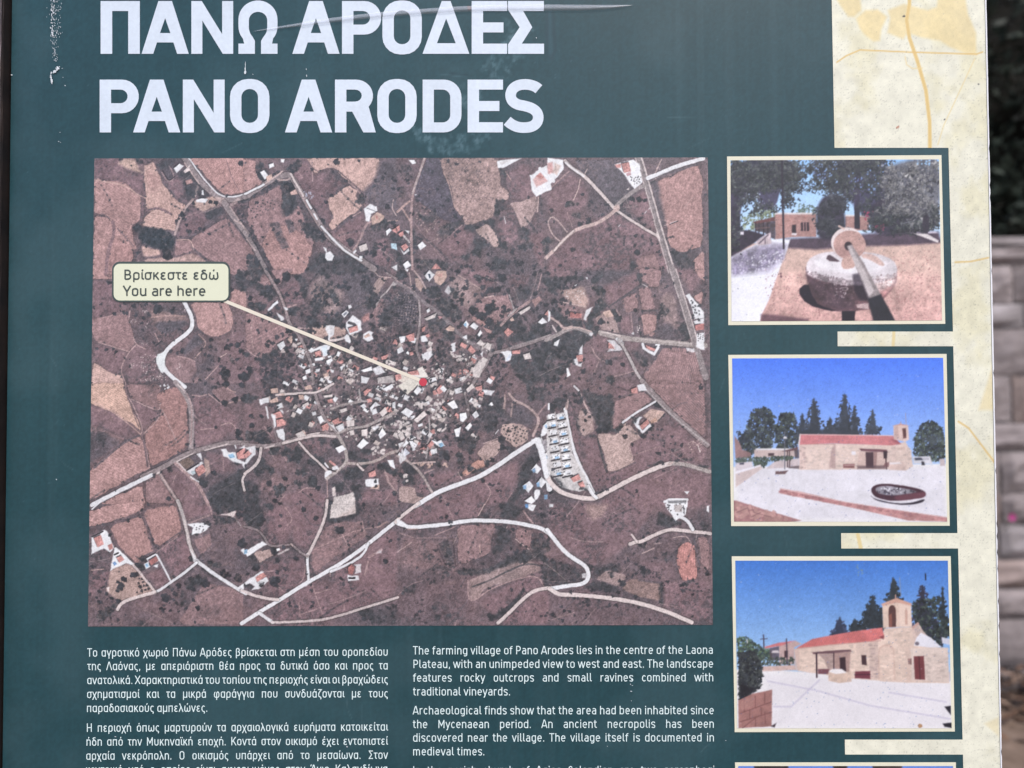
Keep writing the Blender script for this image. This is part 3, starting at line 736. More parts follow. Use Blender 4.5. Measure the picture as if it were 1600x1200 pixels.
    m.tile(*B4)
    L(14, 'lite', '420,760 470,860 550,900', .8); L(10, 'lite', '500,870 440,1010', .7); L(20, 'veg', '590,370 720,280 900,160', .7); L(16, 'lite', '640,370 730,490', .6); L(24, 'scrub', '870,230 910,400 880,480 920,620', .8); L(14, 'veg', '920,405 1060,405', .9); L(12, 'path', '150,325 370,370', .9); L(12, 'lite', '630,1045 830,995', .7); L(12, 'lite', '810,430 820,620', .6); L(10, 'grey', '920,150 970,175', .8)
    L(12, 'dark', '1060,860 940,1000', .7); L(24, 'dark', '1060,400 1080,640', .6)
    m.tile(*C1)
    for q in ('380,0 390,100 440,170 560,430 545,490', '440,150 720,280 730,200', '740,290 690,380 570,490', '540,490 580,600 630,830', '1050,110 1120,125 1190,105', '1210,100 1340,200', '1130,455 1270,440', '1340,410 1440,375 1490,450', '750,250 820,400 890,560'): L(11, 'lite', q)
    L(20, 'scrub', '545,500 580,620 610,820', .9); L(26, 'dark', '520,510 360,580 80,830', .8); L(16, 'scrub', '400,430 460,490', .8); L(12, 'fl', '80,180 300,300 540,500', .8); L(20, 'dark', '640,850 940,690', .8); L(14, 'scrub', '380,20 440,240 520,430', .7); L(10, 'fl', '1390,30 1420,60 1480,80', .8); L(14, 'fl', '1370,200 1530,160', .7); L(9, 'lite', '860,1000 880,920 920,870', .6); L(10, 'lite', '1360,720 1370,860', .6); L(30, 'scrub', '1000,480 1015,600 960,670', .6)
    m.tile(*C2)
    L(10, 'lite', '540,1080 600,1030 720,1040'); L(12, 'lite', '340,1180 400,1110', .8); L(20, 'path', '1400,870 1440,1000 1516,1080', .5); L(10, 'lite', '340,650 420,770', .8); L(12, 'lite', '500,890 640,880', .6); L(10, 'lite', '190,420 260,520', .7)
    m.tile(*C3)
    L(26, 'path', '1120,100 1180,180 1300,220 1400,320 1420,380 1360,520', .8); L(22, 'tan', '1080,120 1070,280', .8); L(18, 'tan', '1150,200 1140,330', .7); L(16, 'lite', '1400,320 1500,200', .7); L(9, 'lite', '880,990 950,1080 880,1200'); L(10, 'path', '610,880 650,950', .9); L(10, 'cream', '810,700 880,770', .8); L(10, 'path', '860,600 1000,550', .8); L(10, 'white', '985,500 1010,465', .8); L(10, 'lite', '1170,400 1330,460', .8); L(9, 'lite', '420,1140 580,1190', .5); L(9, 'lite', '1100,1160 1150,1080', .5); L(16, 'lite', '550,480 600,590 650,700', .6)
    m.tile(*C4)
    L(18, 'path', '290,60 390,290 440,360', .8); L(12, 'scrub', '300,250 420,300', .7); L(20, 'veg', '480,560 520,720 560,860', .9); L(9, 'lite', '820,700 1080,610', .7); L(9, 'lite', '1310,660 1360,740', .6); L(10, 'dark', '680,140 930,70', .7); L(12, 'dark', '440,1050 500,1060', .7); L(14, 'dark', '840,770 590,880', .6); L(14, 'dark', '1200,260 1270,200 1350,190', .5)
    m.tile(*D1)
    L(20, 'scrub', '560,80 620,320 670,450', .9); L(9, 'lite', '690,460 890,310', .9); L(14, 'scrub', '680,430 920,260', .8); L(26, 'scrub', '250,190 540,60', .8); L(10, 'fl', '60,630 180,620', .8); L(22, 'scrub', '240,250 310,400 480,560', .8); L(18, 'lite', '1000,180 1200,100', .7); L(14, 'lite', '1150,-50 1210,20 1220,90', .8); L(9, 'lite', '1460,840 1390,960', .7); L(14, 'grey', '1440,120 1500,200', .7); L(16, 'dark', '60,40 130,-10', .7)
    m.tile(*D2)
    for q in ('400,30 480,150 410,200', '670,440 850,350 960,310 1060,260', '950,290 1010,420', '1140,160 1170,310', '1060,260 1320,210', '660,780 760,1060', '530,950 545,1080', '690,860 830,820', '560,1060 710,1010', '590,600 580,720 540,760'): L(10, 'lite', q, .8)
    L(12, 'path', '830,650 840,700', .8); L(18, 'lite', '1200,560 1170,680', .8); L(26, 'lite', '1210,510 1330,440', .7); L(10, 'lite', '960,880 970,1020', .6); L(20, 'fl', '1290,220 1380,170', .6); L(14, 'scrub', '840,680 850,840 1180,790', .6); L(10, 'lite', '220,650 290,640', .7); L(10, 'lite', '330,790 380,840', .7); L(14, 'dark', '560,60 640,200 740,200', .6)
    m.tile(*D3)
    L(9, 'path', '790,110 850,0'); L(16, 'lite', '1230,70 1320,190', .9); L(12, 'lite', '370,300 560,220', .8); L(9, 'lite', '200,325 480,325', .7); L(14, 'shade', '540,320 570,600', .6); L(12, 'shade', '390,400 470,590', .5); L(14, 'lite', '690,740 685,930 770,930 880,830 1160,720 1360,690 1420,790', .9); L(9, 'dark', '680,940 580,1070', .8); L(18, 'veg', '730,800 900,740 1090,640 1260,570 1400,600', .8); L(10, 'path', '1150,340 1280,440', .8); L(10, 'path', '10,460 140,370', .7); L(12, 'lite', '30,280 160,320', .7)
    L(9, 'lite', '0,890 130,770 250,740', .6); L(8, 'path', '1070,220 1040,280', .9); L(9, 'cream', '800,400 810,480', .8)
    m.tile(*D4)
    L(20, 'dark', '1400,330 1430,480 1450,600', .8); L(12, 'path', '900,480 1010,430', .8); L(16, 'path', '1010,390 1080,380', .5); L(14, 'dark', '1080,760 1090,960', .8); L(9, 'lite', '20,1120 240,1050', .6); L(14, 'dark', '130,1040 240,920', .7); L(10, 'path', '1430,290 1420,350', .7); L(10, 'path', '1200,330 1330,310 1360,360', .7); L(20, 'dark', '860,740 1080,770', .7)
    # ---------------- thickets
    m.tile(*A1)
    V('640,100 720,40 840,40 830,110 700,160', 10, (1.5, 3)); V('880,200 1000,120 1060,260 1090,290 1040,440 980,500 960,400 930,260', 26, (1.5, 4)); V('1080,340 1130,330 1220,430 1130,460 1060,440', 14, (1.5, 3)); V('460,770 520,750 700,780 790,820 840,870 820,1000 680,990 460,910', 130, (1.2, 2.4), .95, 'wood')
    V('240,40 270,40 260,80', 3, (1.5, 2)); V('420,40 490,40 480,90 440,100', 6, (1.5, 3)); V('1150,620 1330,540 1340,590 1200,690', 16, (1.5, 3.5)); V('950,770 1010,800 990,840', 5, (1.5, 3)); V('1510,440 1600,440 1600,500 1520,500', 5)
    m.tile(*A2)
    V('380,290 470,280 500,340 450,400 540,470 520,580 440,640 360,640 380,480', 36, (2, 5)); V('100,100 150,90 250,200 240,250 180,290 110,240', 16); V('430,120 520,60 600,60 540,180 440,180', 14); V('560,720 640,700 800,820 860,900 760,920 660,880', 26); V('660,1150 720,1030 800,1020 950,1060 1080,1050 1250,1140 1330,1250 620,1250', 60); V('1180,430 1230,420 1250,500 1170,490', 8); V('760,680 830,680 830,750', 5)
    V('1530,840 1600,820 1600,900 1540,960', 8); V('1350,900 1390,920 1380,1050 1340,1050', 8); V('1280,780 1430,680 1560,700 1450,800', 14); V('10,1060 110,1040 160,1200 20,1250', 14, (2, 4)); V('120,390 310,280 460,290 300,330', 12, (1, 2.5))
    m.tile(*A3)
    V('1040,480 1140,460 1130,560 1080,600 1060,680 1040,600', 14); V('720,750 850,730 830,800 740,820', 9); V('880,690 960,700 1050,680 1040,760 960,720', 9); V('820,900 900,880 980,960 900,1000 820,1010', 12); V('1080,880 1190,960 1180,1010 1100,960', 8); V('1280,790 1400,770 1400,900 1300,880', 10); V('1280,950 1400,900 1460,960 1300,1010', 10); V('200,560 260,640 430,640 360,720 280,720', 12, (1, 3)); V('140,800 190,780 230,960 150,960', 9); V('0,820 60,870 20,920 0,900', 4); V('0,1020 60,1060 100,1200 0,1200', 12); V('690,1060 760,1060 740,1140', 6); V('1550,880 1600,870 1600,1060 1560,1020', 8); V('1080,140 1130,160 1160,240 1110,200', 5, (1.5, 3)); V('270,1100 480,1100 560,1200 220,1200', 22); V('400,780 600,700 700,720 480,900', 14, (1, 3)); V('0,60 180,120 200,260 80,280 0,220', 22, (.8, 2.2), .3); V('0,320 100,340 110,440 0,460', 10, (.8, 2), .3); V('1000,1060 1170,1120 1160,1200 980,1200', 12); V('800,1000 880,980 900,1060 780,1040', 8)
    m.tile(*A4)
    T('340,385,16 395,655,24 310,675,22 825,430,24 895,435,24 950,445,16 870,945,26 35,540,18 720,475,20 240,920,20 200,470,20'); V('160,480 240,450 300,480 180,520', 8, (1.5, 3)); V('0,820 60,820 60,860 0,880', 4); V('230,560 320,560 340,620 250,620', 6, (1, 2.5)); V('800,1020 860,1000 860,1108 820,1108', 6); V('1180,920 1420,1000 1400,1108 1250,1108', 12, (1.5, 4))
    m.tile(*B1)
    T('410,380,22 660,410,44 815,437,24 512,508,18 1380,1090,52 1400,815,30 1440,790,20 1510,790,28 1545,850,24 1230,735,20 1580,1120,50 1410,735,12 1320,930,12 1580,880,16'); V('1480,40 1600,0 1600,250 1520,220', 18, (2, 4)); V('1410,890 1440,900 1480,980 1500,1000 1440,960', 8, (1.2, 2)); L(16, 'tree', '650,800 710,750')
    m.tile(*B2)
    V('0,0 210,0 130,140 40,200 0,160', 18); V('80,150 280,170 330,290 250,330 150,260', 26); V('100,350 220,360 180,440 60,420', 16); V('380,50 470,40 420,110', 8, (2, 4)); V('510,80 600,60 660,150 660,280 600,300 580,200', 18); V('450,420 560,400 520,480 460,480', 12); V('650,480 740,480 740,600 650,600', 16, (2, 4)); V('680,330 800,330 820,480 700,460', 20); V('850,520 1010,500 1010,600 870,580', 22); V('820,40 900,60 860,100', 6); V('880,220 960,240 980,340 900,320', 12); V('1280,270 1360,260 1350,400 1270,420', 10, (2, 5)); V('1420,460 1600,300 1540,640 1420,640', 30); V('1090,700 1230,670 1240,780 1200,860 1110,780', 26); V('1180,830 1330,820 1300,940 1180,920', 18); V('200,880 330,860 240,960 130,1000', 20); V('400,880 500,880 490,960 420,950', 16, (2, 4)); V('580,920 660,900 680,1040 600,1040', 16, (2, 4)); V('240,980 300,980 380,1050 340,1130 280,1080', 12); V('200,1140 290,1140 290,1200 210,1200', 8, (2.5, 5)); V('260,460 380,520 440,560 380,560 280,500', 12, (1, 2)); V('580,720 680,740 640,800 600,790', 8); V('1380,780 1500,780 1500,880 1400,860', 16); V('1200,140 1330,120 1330,260 1240,240', 8, (1.5, 3)); V('900,960 1200,960 1240,1060 960,1060', 26); V('740,1100 860,1080 880,1180 760,1180', 16); V('1500,920 1590,900 1580,1000 1450,980', 12); V('0,880 30,870 20,920', 3); V('700,180 830,80 960,150 980,380 720,440', 30, (.9, 2.6), .2)
    T('40,1050,34 240,215,34 420,80,40 225,795,22 105,935,16 30,540,18 470,640,24 670,655,26 320,120,30 40,300,24 240,40,20 50,370,30 1060,1000,30 990,990,24')
    m.tile(*B3)
    V('280,200 440,180 470,290 350,300', 22); V('370,320 560,310 640,400 700,480 640,560 520,480 400,400', 40, (2, 4.5)); V('310,520 440,460 560,560 500,640 360,660', 26); V('480,650 620,640 600,740 470,760', 20, (2, 4.5)); V('380,760 540,780 560,860 430,880', 20); V('440,900 560,880 600,1000 500,1000', 20, (2, 4.5)); V('640,860 800,860 840,980 700,1000', 24); V('760,400 840,390 850,470 780,460', 10, (2, 4)); V('930,400 1030,380 1020,470 950,470', 10, (2, 5)); V('1060,540 1180,540 1120,660 1040,700 960,740', 22, (1.5, 4)); V('1180,480 1320,540 1400,640 1300,700 1200,660', 26); V('1400,560 1560,580 1560,700 1420,700', 26); V('1140,720 1360,660 1560,690 1300,780', 30); V('1060,720 1130,760 1060,820', 8); V('0,870 180,860 240,940 200,1040 0,1010', 40, (2, 4.5)); V('1190,910 1300,900 1330,980 1220,980', 16); V('1300,880 1420,860 1380,990 1320,960', 10); V('1430,860 1600,800 1600,1000 1420,1000', 24, (2.5, 6)); V('1540,80 1600,90 1600,180 1550,160', 8, (2, 4)); V('0,600 220,600 180,660 0,660', 16); V('480,1000 720,1000 740,1130 560,1200', 26); V('820,70 900,80 880,160', 6); V('1280,160 1420,200 1400,300 1240,340', 14, (1, 3)); V('580,740 840,680 840,760 700,800', 14, (1.2, 3)); V('540,180 640,200 640,300 580,280', 10); V('0,20 100,40 60,100 0,90', 10); V('1180,980 1260,980 1600,1000 1600,1200 1300,1200', 40, (2, 4.5))
    T('1110,90,40 990,220,32 980,400,44 890,490,40 970,555,40 800,440,40 680,325,24 860,700,30 1460,260,20')
    O('0,240 170,250 225,400 215,590 0,610', 4.3, 8, 1.35, 'tree', .12, .9); S('0,240 170,250 225,400 215,590 0,610', 60, 'tan', (.5, .9), .8)
    m.tile(*B4)
    V('0,90 160,80 330,60 340,110 200,120 30,240 0,230', 30, (2, 4)); V('430,170 560,190 540,320 580,360 480,440 430,520 500,600 440,640 380,600 380,480 440,400 520,260', 60, (2, 4.5)); V('20,390 120,420 200,500 330,500 340,560 180,570 80,480', 34); V('600,390 640,400 700,480 680,500 640,470', 9); V('80,560 140,580 110,610', 5); V('0,700 180,620 300,600 420,650 330,740 300,820 240,900 0,860', 60, (2, 5), .7); V('1080,330 1140,340 1150,460 1110,470', 14, (1.2, 2.2)); V('1280,540 1350,540 1390,680 1300,700', 18, (2, 4)); V('860,40 920,60 900,140', 7); V('560,890 600,900 580,930', 3); V('420,180 560,40 440,60', 8); V('800,770 960,860 960,940 880,930', 10, (1.5, 3)); V('1150,380 1180,380 1170,440', 5, (1, 2)); V('0,930 60,920 260,900 60,1108 0,1108', 20, (2, 4)); V('560,1030 640,1060 620,1108 560,1108', 8)
    T('510,510,30 580,520,10 850,400,16 625,597,9 720,925,20 950,925,18 600,905,22 820,1015,14')
    m.tile(*C1)
    T('1370,185,28 1475,152,28 1570,140,34 1380,0,30 1540,10,26 1285,430,14 1510,480,30 1500,520,18 1530,550,24 1270,880,24 1160,980,34 820,1135,22 1500,780,22'); L(18, 'tree', '1260,110 1320,170'); V('1180,1060 1400,930 1579,840 1579,1200 1240,1200', 70, (1.5, 4), .8); V('100,470 190,490 180,590 90,590', 20, (.8, 2), .4); V('1120,940 1200,960 1180,1040', 6, (2, 4)); V('800,830 860,820 840,860', 3)
    m.tile(*C2)
    V('0,100 130,120 60,200 0,180', 12); V('240,20 330,40 240,90', 8); V('370,140 500,130 490,240 380,220', 24, (2, 4)); V('180,70 250,80 230,130', 8); V('620,130 700,160 640,260 560,250', 18); V('440,260 700,240 760,290 700,360 740,400 520,500 430,480', 60); V('0,480 200,460 260,560 300,600 120,580 20,560', 26, (2, 4)); V('250,640 340,630 340,720 260,700', 14, (2, 4)); V('370,640 460,640 430,720 360,700', 10); V('430,700 540,620 600,680 540,800 430,760', 26); V('80,780 200,740 230,840 120,930', 22); V('200,820 300,850 260,900', 10); V('850,250 940,260 920,350 850,340', 16); V('760,180 850,130 900,160 860,230', 12); V('970,70 1080,90 1060,170 1000,150', 18, (2, 4)); V('1200,110 1280,100 1290,180 1210,190', 14); V('1100,310 1250,300 1300,400 1120,400', 20, (1, 3)); V('1240,440 1330,440 1320,540 1240,530', 16); V('850,570 960,570 940,630 860,640', 14); V('1030,670 1110,680 1100,750 1040,740', 12); V('1160,660 1260,660 1250,720', 10); V('1140,750 1230,750 1210,830 1140,800', 12); V('1310,800 1430,790 1440,870 1330,850', 16); V('620,740 760,700 800,800 640,830', 18); V('950,850 1130,820 1190,940 1000,960', 36); V('620,940 700,930 710,1020 620,1020', 18, (2, 4.5)); V('300,1010 390,1000 390,1090 310,1100', 14, (2, 4.5)); V('1070,1010 1150,1010 1150,1150 1090,1150', 16, (2, 4)); V('0,960 150,1000 140,1180 20,1200', 34, (2, 4)); V('880,990 980,980 980,1060 900,1060', 14); V('500,970 560,970 550,1040', 8); V('1430,860 1516,860 1500,930', 8, (2, 4)); V('480,880 640,830 600,900', 10); V('1360,120 1430,110 1400,190', 10); V('1380,300 1500,250 1500,400 1420,360', 14); V('1440,580 1516,570 1516,650 1430,640', 10, (1, 2.5)); V('740,540 800,550 780,590', 5)
    T('130,640,26 60,320,22 65,410,24 160,540,50 400,940,22 730,1035,22 300,1160,22 1490,1090,22 240,985,26 850,1180,26 500,270,24 160,320,18 240,450,26 60,510,26 980,770,20')
    m.tile(*C3)
    V('460,240 600,220 620,340 560,420 460,380', 34, (2, 4.5)); V('640,140 700,160 680,240 600,220', 12); V('840,130 1050,140 1060,300 920,260 840,280', 40, (2, 4)); V('780,280 900,260 1020,360 980,480 820,480 760,380', 50, (1.5, 3.5)); V('590,500 760,480 820,560 740,700 620,640 580,580', 44, (2, 4)); V('380,360 460,360 540,440 420,480', 22); V('240,460 310,470 300,560 250,540', 12); V('70,800 160,800 190,880 80,900', 26, (2, 5)); V('430,660 520,670 520,750 430,750', 18); V('380,780 430,780 420,830', 7); V('560,700 660,700 640,760', 10); V('120,100 190,110 150,170 70,190', 14); V('500,60 570,40 580,120 520,120', 12); V('1220,860 1300,780 1350,700 1400,760 1260,1100 1120,1200 1230,1000', 50, (2, 4), .7); V('200,680 290,680 270,760 190,750', 14, (1, 2.5)); V('600,760 680,740 650,860', 12, (1, 2.5)); V('880,780 920,770 900,830', 6); V('740,870 880,820 880,880 760,900', 14, (1, 2)); V('30,900 180,920 180,1010 60,1010', 18); V('1060,620 1200,640 1140,700', 10, (1, 2.5)); V('1330,620 1400,600 1420,760 1340,760', 12, (1, 3)); V('700,840 760,820 730,900', 6); V('1390,500 1450,500 1430,560', 8, (1, 2)); V('1300,20 1500,60 1480,160 1320,180', 20, (2, 4), .4); V('600,20 720,40 660,120', 10)
    T('1040,550,32 1050,635,28 640,905,14 855,965,20 85,70,14 60,510,14 350,910,16 140,860,34 500,740,26 1180,440,12')
    O('1060,410 1180,410 1300,460 1290,540 1180,620 1100,560 1050,480', 5.6, 25, 1.5, 'tree', .2, .85); O('200,990 315,990 320,1070 220,1090', 6.5, 10, 1.3)
    m.tile(*C4)
    V('320,60 400,80 500,130 620,100 640,260 600,460 460,440 420,300 380,200', 70, (1.5, 3.5), .8); V('30,150 190,150 160,240 30,220', 20, (1.5, 3)); V('480,480 560,420 660,460 700,380 740,390 680,470', 24, (1.5, 3)); V('320,250 380,260 360,310', 8, (1.2, 2)); V('260,260 300,400 300,480 270,420', 12, (1, 1.6)); V('380,500 470,510 420,530', 6, (1, 1.8)); V('870,860 930,850 920,890', 7, (1.2, 2)); V('970,800 1090,750 1080,780 990,820', 10, (1, 2)); V('1400,790 1540,810 1520,860 1420,820', 10, (1.5, 3)); V('480,560 540,760 560,860 520,740', 14, (.8, 1.4)); T('740,515,22 905,508,22 1055,208,30 985,440,24 480,455,24 550,440,30 355,360,14 395,325,14 335,453,10 1480,45,20 15,1050,20 1010,410,14 850,350,14 820,375,14 1070,325,12 1110,310,12 690,130,12 790,115,10 950,480,12 500,1060,16')
    V('1240,740 1420,720 1380,760', 6, (1, 2)); V('0,180 60,250 30,280', 6)
    m.tile(*D1)
    T('345,785,32 375,715,26 465,675,28 500,670,18 320,745,16 315,830,16 325,925,20 550,715,10 520,755,10 535,790,16 570,780,10 560,745,10 600,775,14 550,830,14 585,820,10 615,810,12 525,712,8 505,845,9 780,895,40 905,780,24 875,860,24 560,515,30 620,745,12 140,835,16 140,940,18 115,895,12 210,855,16 260,900,16 165,800,8 1475,705,36 1340,665,36 1400,685,14 1030,520,28 1160,760,36 1050,920,16 1090,1000,20 1045,815,22 1500,1020,0 870,1148,10 1510,370,40 330,645,6 1370,1120,6 1480,100,30 500,580,20')
    V('950,730 1080,680 1170,700 1120,790 990,800', 22, (2, 4)); V('100,1060 250,980 330,940 300,1020 160,1140', 30, (1.5, 3.5)); V('540,1130 600,1130 560,1160', 4); V('1170,550 1310,560 1300,610 1190,580', 10); V('490,570 560,570 590,640 560,640', 8); V('1240,100 1420,110 1480,160 1260,200', 18, (1, 3), .6); V('1130,620 1200,640 1300,690 1250,720', 10, (1, 2.5)); V('1000,280 1120,270 1060,310', 8, (1, 2)); V('1150,150 1220,180 1200,240', 8, (1.2, 2)); V('1200,-60 1538,-60 1538,40 1300,90 1240,60', 40, (1.5, 4), .7); V('780,770 850,790 830,820', 4); V('880,960 960,800 1000,980', 8, (1.5, 3), .3); S('800,360 960,340 940,480 760,500', 40, 'dark', (.5, 1), .7)
    m.tile(*D2)
    V('0,0 160,0 190,150 130,240 0,180', 44, (1.5, 4), .8); V('200,0 280,0 260,60', 10, (2, 4)); V('780,0 840,0 820,140 1060,100 1080,0 1110,0 1110,120 900,170 790,170', 40, (1.5, 3), .9); V('250,420 310,420 310,470', 10, (1.5, 3)); V('40,480 100,480 140,600 90,600', 12, (1.5, 3)); V('260,700 330,700 320,780 250,770', 14, (2, 4)); V('890,220 960,220 950,280 890,280', 10, (2, 4)); V('1110,1030 1240,1010 1250,1140 1140,1100', 22, (1.5, 4)); V('1210,1060 1477,960 1477,1150 1240,1150', 30, (1, 3), .4); V('150,260 200,320 250,410 210,360', 10, (1, 2)); V('300,500 350,540 320,560', 6, (1, 2)); V('1180,300 1230,310 1190,340', 5, (1, 2)); V('0,760 60,780 30,810', 6, (1.2, 2.5))
    T('925,250,34 285,450,32 290,740,42 340,205,14 180,140,20 570,45,22 1365,550,22 1345,80,14 690,130,22 1010,390,12 1130,185,10 35,670,14 960,480,10 320,540,20 500,520,22 1385,325,8 110,610,30')
    m.tile(*D3)
    V('1000,0 1160,0 1210,60 1160,130 1020,140', 40, (1.5, 3.5), .7); V('960,220 1050,210 1120,320 1040,420 960,480 910,470 970,380', 34, (1.5, 4)); V('400,380 520,330 560,620 480,590', 26, (.8, 2.4), .6); V('1310,340 1477,320 1477,480 1300,480', 36, (1.5, 3)); V('880,640 1100,500 1260,440 1400,470 1477,560 1300,540 1100,580 780,700 560,660 600,630 760,620', 70, (1.5, 3.5), .8); V('1120,960 1200,840 1260,800 1160,960 980,1100 880,1130 960,1060', 36, (1.5, 3.5), .8); V('830,110 890,110 880,140', 5); V('880,1060 940,1090 900,1140', 8, (1.5, 3.5)); V('1380,280 1420,290 1400,330', 5); V('1400,700 1477,720 1477,800 1420,790', 10, (1.5, 3)); V('1400,560 1477,560 1477,700 1400,680', 16, (1, 2.4)); V('360,1090 410,1080 400,1140', 4); V('470,1070 520,1070 510,1110', 4, (2, 3))
    V('250,480 370,490 320,560', 10, (.8, 2), .4); V('350,610 440,590 560,640 420,640', 10, (1, 2), .6); V('340,980 380,1000 360,1050', 6, (1, 2)); T('1125,245,16 1210,310,8 1245,262,10 880,975,8 820,460,8'); V('320,610 690,720 560,720 300,800', 14, (1, 3), .2); V('780,565 860,570 850,590', 5, (1, 1.6)); V('60,800 190,780 160,860 50,860', 10, (1, 3), .4)
    m.tile(*D4)
    V('0,530 140,560 250,620 360,680 330,760 200,780 0,790', 60, (1.2, 3), .45); V('380,590 420,600 400,640', 5, (1.5, 3)); V('430,640 600,560 700,620 660,660 560,640 440,700', 18, (1.5, 3)); V('1050,60 1180,130 1300,200 1040,240', 30, (1.2, 3), .7); V('840,390 930,390 920,430', 8, (1, 2)); V('1470,180 1550,180 1550,260 1470,240', 10, (1, 2.4), .5); V('400,770 520,760 680,820 660,860 380,820 340,800', 26, (1.2, 3), .7); V('180,890 250,880 240,930', 8, (1.2, 2.5)); V('320,910 380,900 380,940', 6, (1.5, 2.5)); V('440,920 490,920 480,950', 6, (1, 2)); V('1060,760 1090,760 1100,990 1060,980', 16, (1, 2.4)); V('1220,780 1400,740 1320,800', 8, (1.2, 2.4)); V('1080,480 1130,480 1130,550', 5, (2, 3)); V('880,600 980,640 960,700 880,700', 14, (1, 2.5), .6); O('980,650 1100,630 1080,730 960,720', 4.2, 5, 1.2); V('660,740 730,750 720,810', 8, (1.5, 3)); V('560,650 640,660 600,720', 7, (1, 2)); T('1525,680,20 830,900,18 140,1035,14 375,1062,8 910,322,14 930,378,12 1380,1090,8')
    m.tile(*A1); T('437,757,38 750,1035,52 1530,85,26 1030,505,16 1210,490,20 1270,500,22 1100,770,18 920,640,26 910,610,20 968,570,12 1060,800,14 960,730,16 365,108,8 960,395,10 1080,565,10 850,685,12')
    O('1440,560 1590,520 1600,800 1560,760', 5.2, 20, .9, 'tree', .2, .8)
    m.tile(*A2); O('10,520 200,440 330,500 360,560 180,640 60,740', 6.4, 25, 1.1, 'tree', .3, .85); O('0,700 60,740 120,930 60,900', 5, 30, 1.8); O('480,620 560,600 640,680 760,820 640,860 560,700', 8, 30, 2.6); T('50,270,0 840,495,18 900,425,18 1050,270,18 945,70,30 1190,62,14 1100,910,38 710,580,22 780,165,8 1110,655,12 790,700,30 820,850,34 120,1110,44 480,140,40 450,330,50 330,175,16 290,205,18 160,225,40 60,70,0 100,980,22 80,935,22 215,935,10 170,860,12 1490,540,24')
    O('180,400 240,400 240,430 160,440', 3, 10, .7)
    m.tile(*B2); O('1540,440 1600,360 1600,640 1540,640', 3.6, 0, 1.0, 'tree', .1)
    # ---------------- the village
    m.tile(0, 0, 1)
    core = '400,585 440,545 480,530 560,520 600,500 680,520 700,540 790,540 800,580 770,630 740,690 690,700 690,725 640,735 610,690 560,690 540,655 470,640 420,640'
    inner = '450,535 500,535 560,560 620,555 670,575 730,545 775,580 750,640 705,655 690,705 640,735 590,700 540,690 470,660 425,650 430,610 470,590'
    F('scrub', core, .45, fe=14, tex=.5)
    for x, y in m.scat(core, 900):
        m.D(x, y, m.rng.uniform(1.2, 3.4), np.array(PAL['tree']) * m.rng.uniform(.85, 1.2), .8, .4)
    F((178, 165, 162), inner, .12, fe=14, tex=.4)
    pts = m.scat(inner, 130) + m.scat(core, 60)
    pts.sort(key=lambda p: p[1])
    for x, y in pts: m.D(x + 1, y + 1.5, m.rng.uniform(3, 6.5), (190, 174, 171), .26, .6, 2.5)
    for x, y in pts:
        a = R(m.rng.choice([28, 33, 24, -20]) + m.rng.uniform(-6, 6)); w2, h2 = m.rng.uniform(2.4, 5.6), m.rng.uniform(1.9, 4.0)
        ca, sa = math.cos(a), math.sin(a)
        q = [(x + u * ca - v * sa, y + u * sa + v * ca) for u, v in ((-w2, -h2), (w2, -h2), (w2, h2), (-w2, h2))]
        cc = [PAL['block'], (236, 236, 240), (205, 192, 188), PAL['roof'], (188, 176, 174)][m.rng.choice(5, p=[.22, .42, .12, .16, .08])]
        H(np.array(cc, float) * m.rng.uniform(.92, 1.03), q)
    for x, y in m.scat(core, 760):
        m.D(x, y, m.rng.uniform(.8, 2.7), np.array(PAL['tree']) * m.rng.uniform(.75, 1.2), .85, .4)
    for x, y in m.scat(inner, 150):
        m.D(x, y, m.rng.uniform(.6, 2.0), (226, 218, 214), .85, .4)
    # scrub mottling over the open ground
    sm1 = fbm((m.H, m.W), 44, 301, 4); sm2 = fbm((m.H, m.W), 4, 302, 3); lum = m.a.mean(-1)
    al = np.clip((sm1 - .46) * 5, 0, 1) * np.clip((sm2 - .44) * 7, 0, 1) * np.clip((142 - lum) / 20, 0, 1) * .62
    m.mix((slice(None), slice(None)), (82, 81, 87), al)
    al = np.clip((.5 - sm1) * 5, 0, 1) * np.clip((sm2 - .55) * 8, 0, 1) * np.clip((150 - lum) / 20, 0, 1) * .35
    m.mix((slice(None), slice(None)), (166, 140, 138), al)
    for x, y in m.scat('395,470 520,440 620,330 700,420 820,380 900,470 930,640 860,640 800,520 560,500 480,560 400,600', 420):
        rr = m.rng.uniform(1.5, 4); c = PAL['tree'] * m.rng.uniform(.85, 1.2); m.D(x, y, rr, c, .85, .45); m.D(x - .3 * rr, y - .3 * rr, rr * .4, c + 16, .5)
    # faint field tracks, furrow ends and hedges
    for k in range(190):
        x, y = m.rng.uniform(140, 1110), m.rng.uniform(250, 975)
        if 430 < x < 790 and 500 < y < 720: continue
        a = R(m.rng.choice([25, 115, -30, 60, 150]) + m.rng.uniform(-14, 14)); l = m.rng.uniform(14, 62); cu = m.rng.uniform(-.25, .25)
        q = [(x + l * t * math.cos(a + cu * t), y + l * t * math.sin(a + cu * t)) for t in (0, .25, .5, .75, 1)]
        if m.rng.random() < .55: m.L(m.rng.uniform(.8, 1.6), 'path', q, m.rng.uniform(.15, .5))
        else:
            m.L(m.rng.uniform(1.5, 3.5), 'veg', q, m.rng.uniform(.2, .5), 2)
            for u, v in q: m.D(u, v, m.rng.uniform(.8, 2.2), PAL['tree'], .7, .4)
    # ---------------- roads
    m.tile(*A1)
    L(62, 'asph', '900,-20 1090,270 1210,380 1340,460 1440,470 1620,425'); L(15, 'white', '970,20 1130,240 1250,370 1330,430 1440,445 1620,402'); L(12, 'path', '930,80 1090,300', .9)
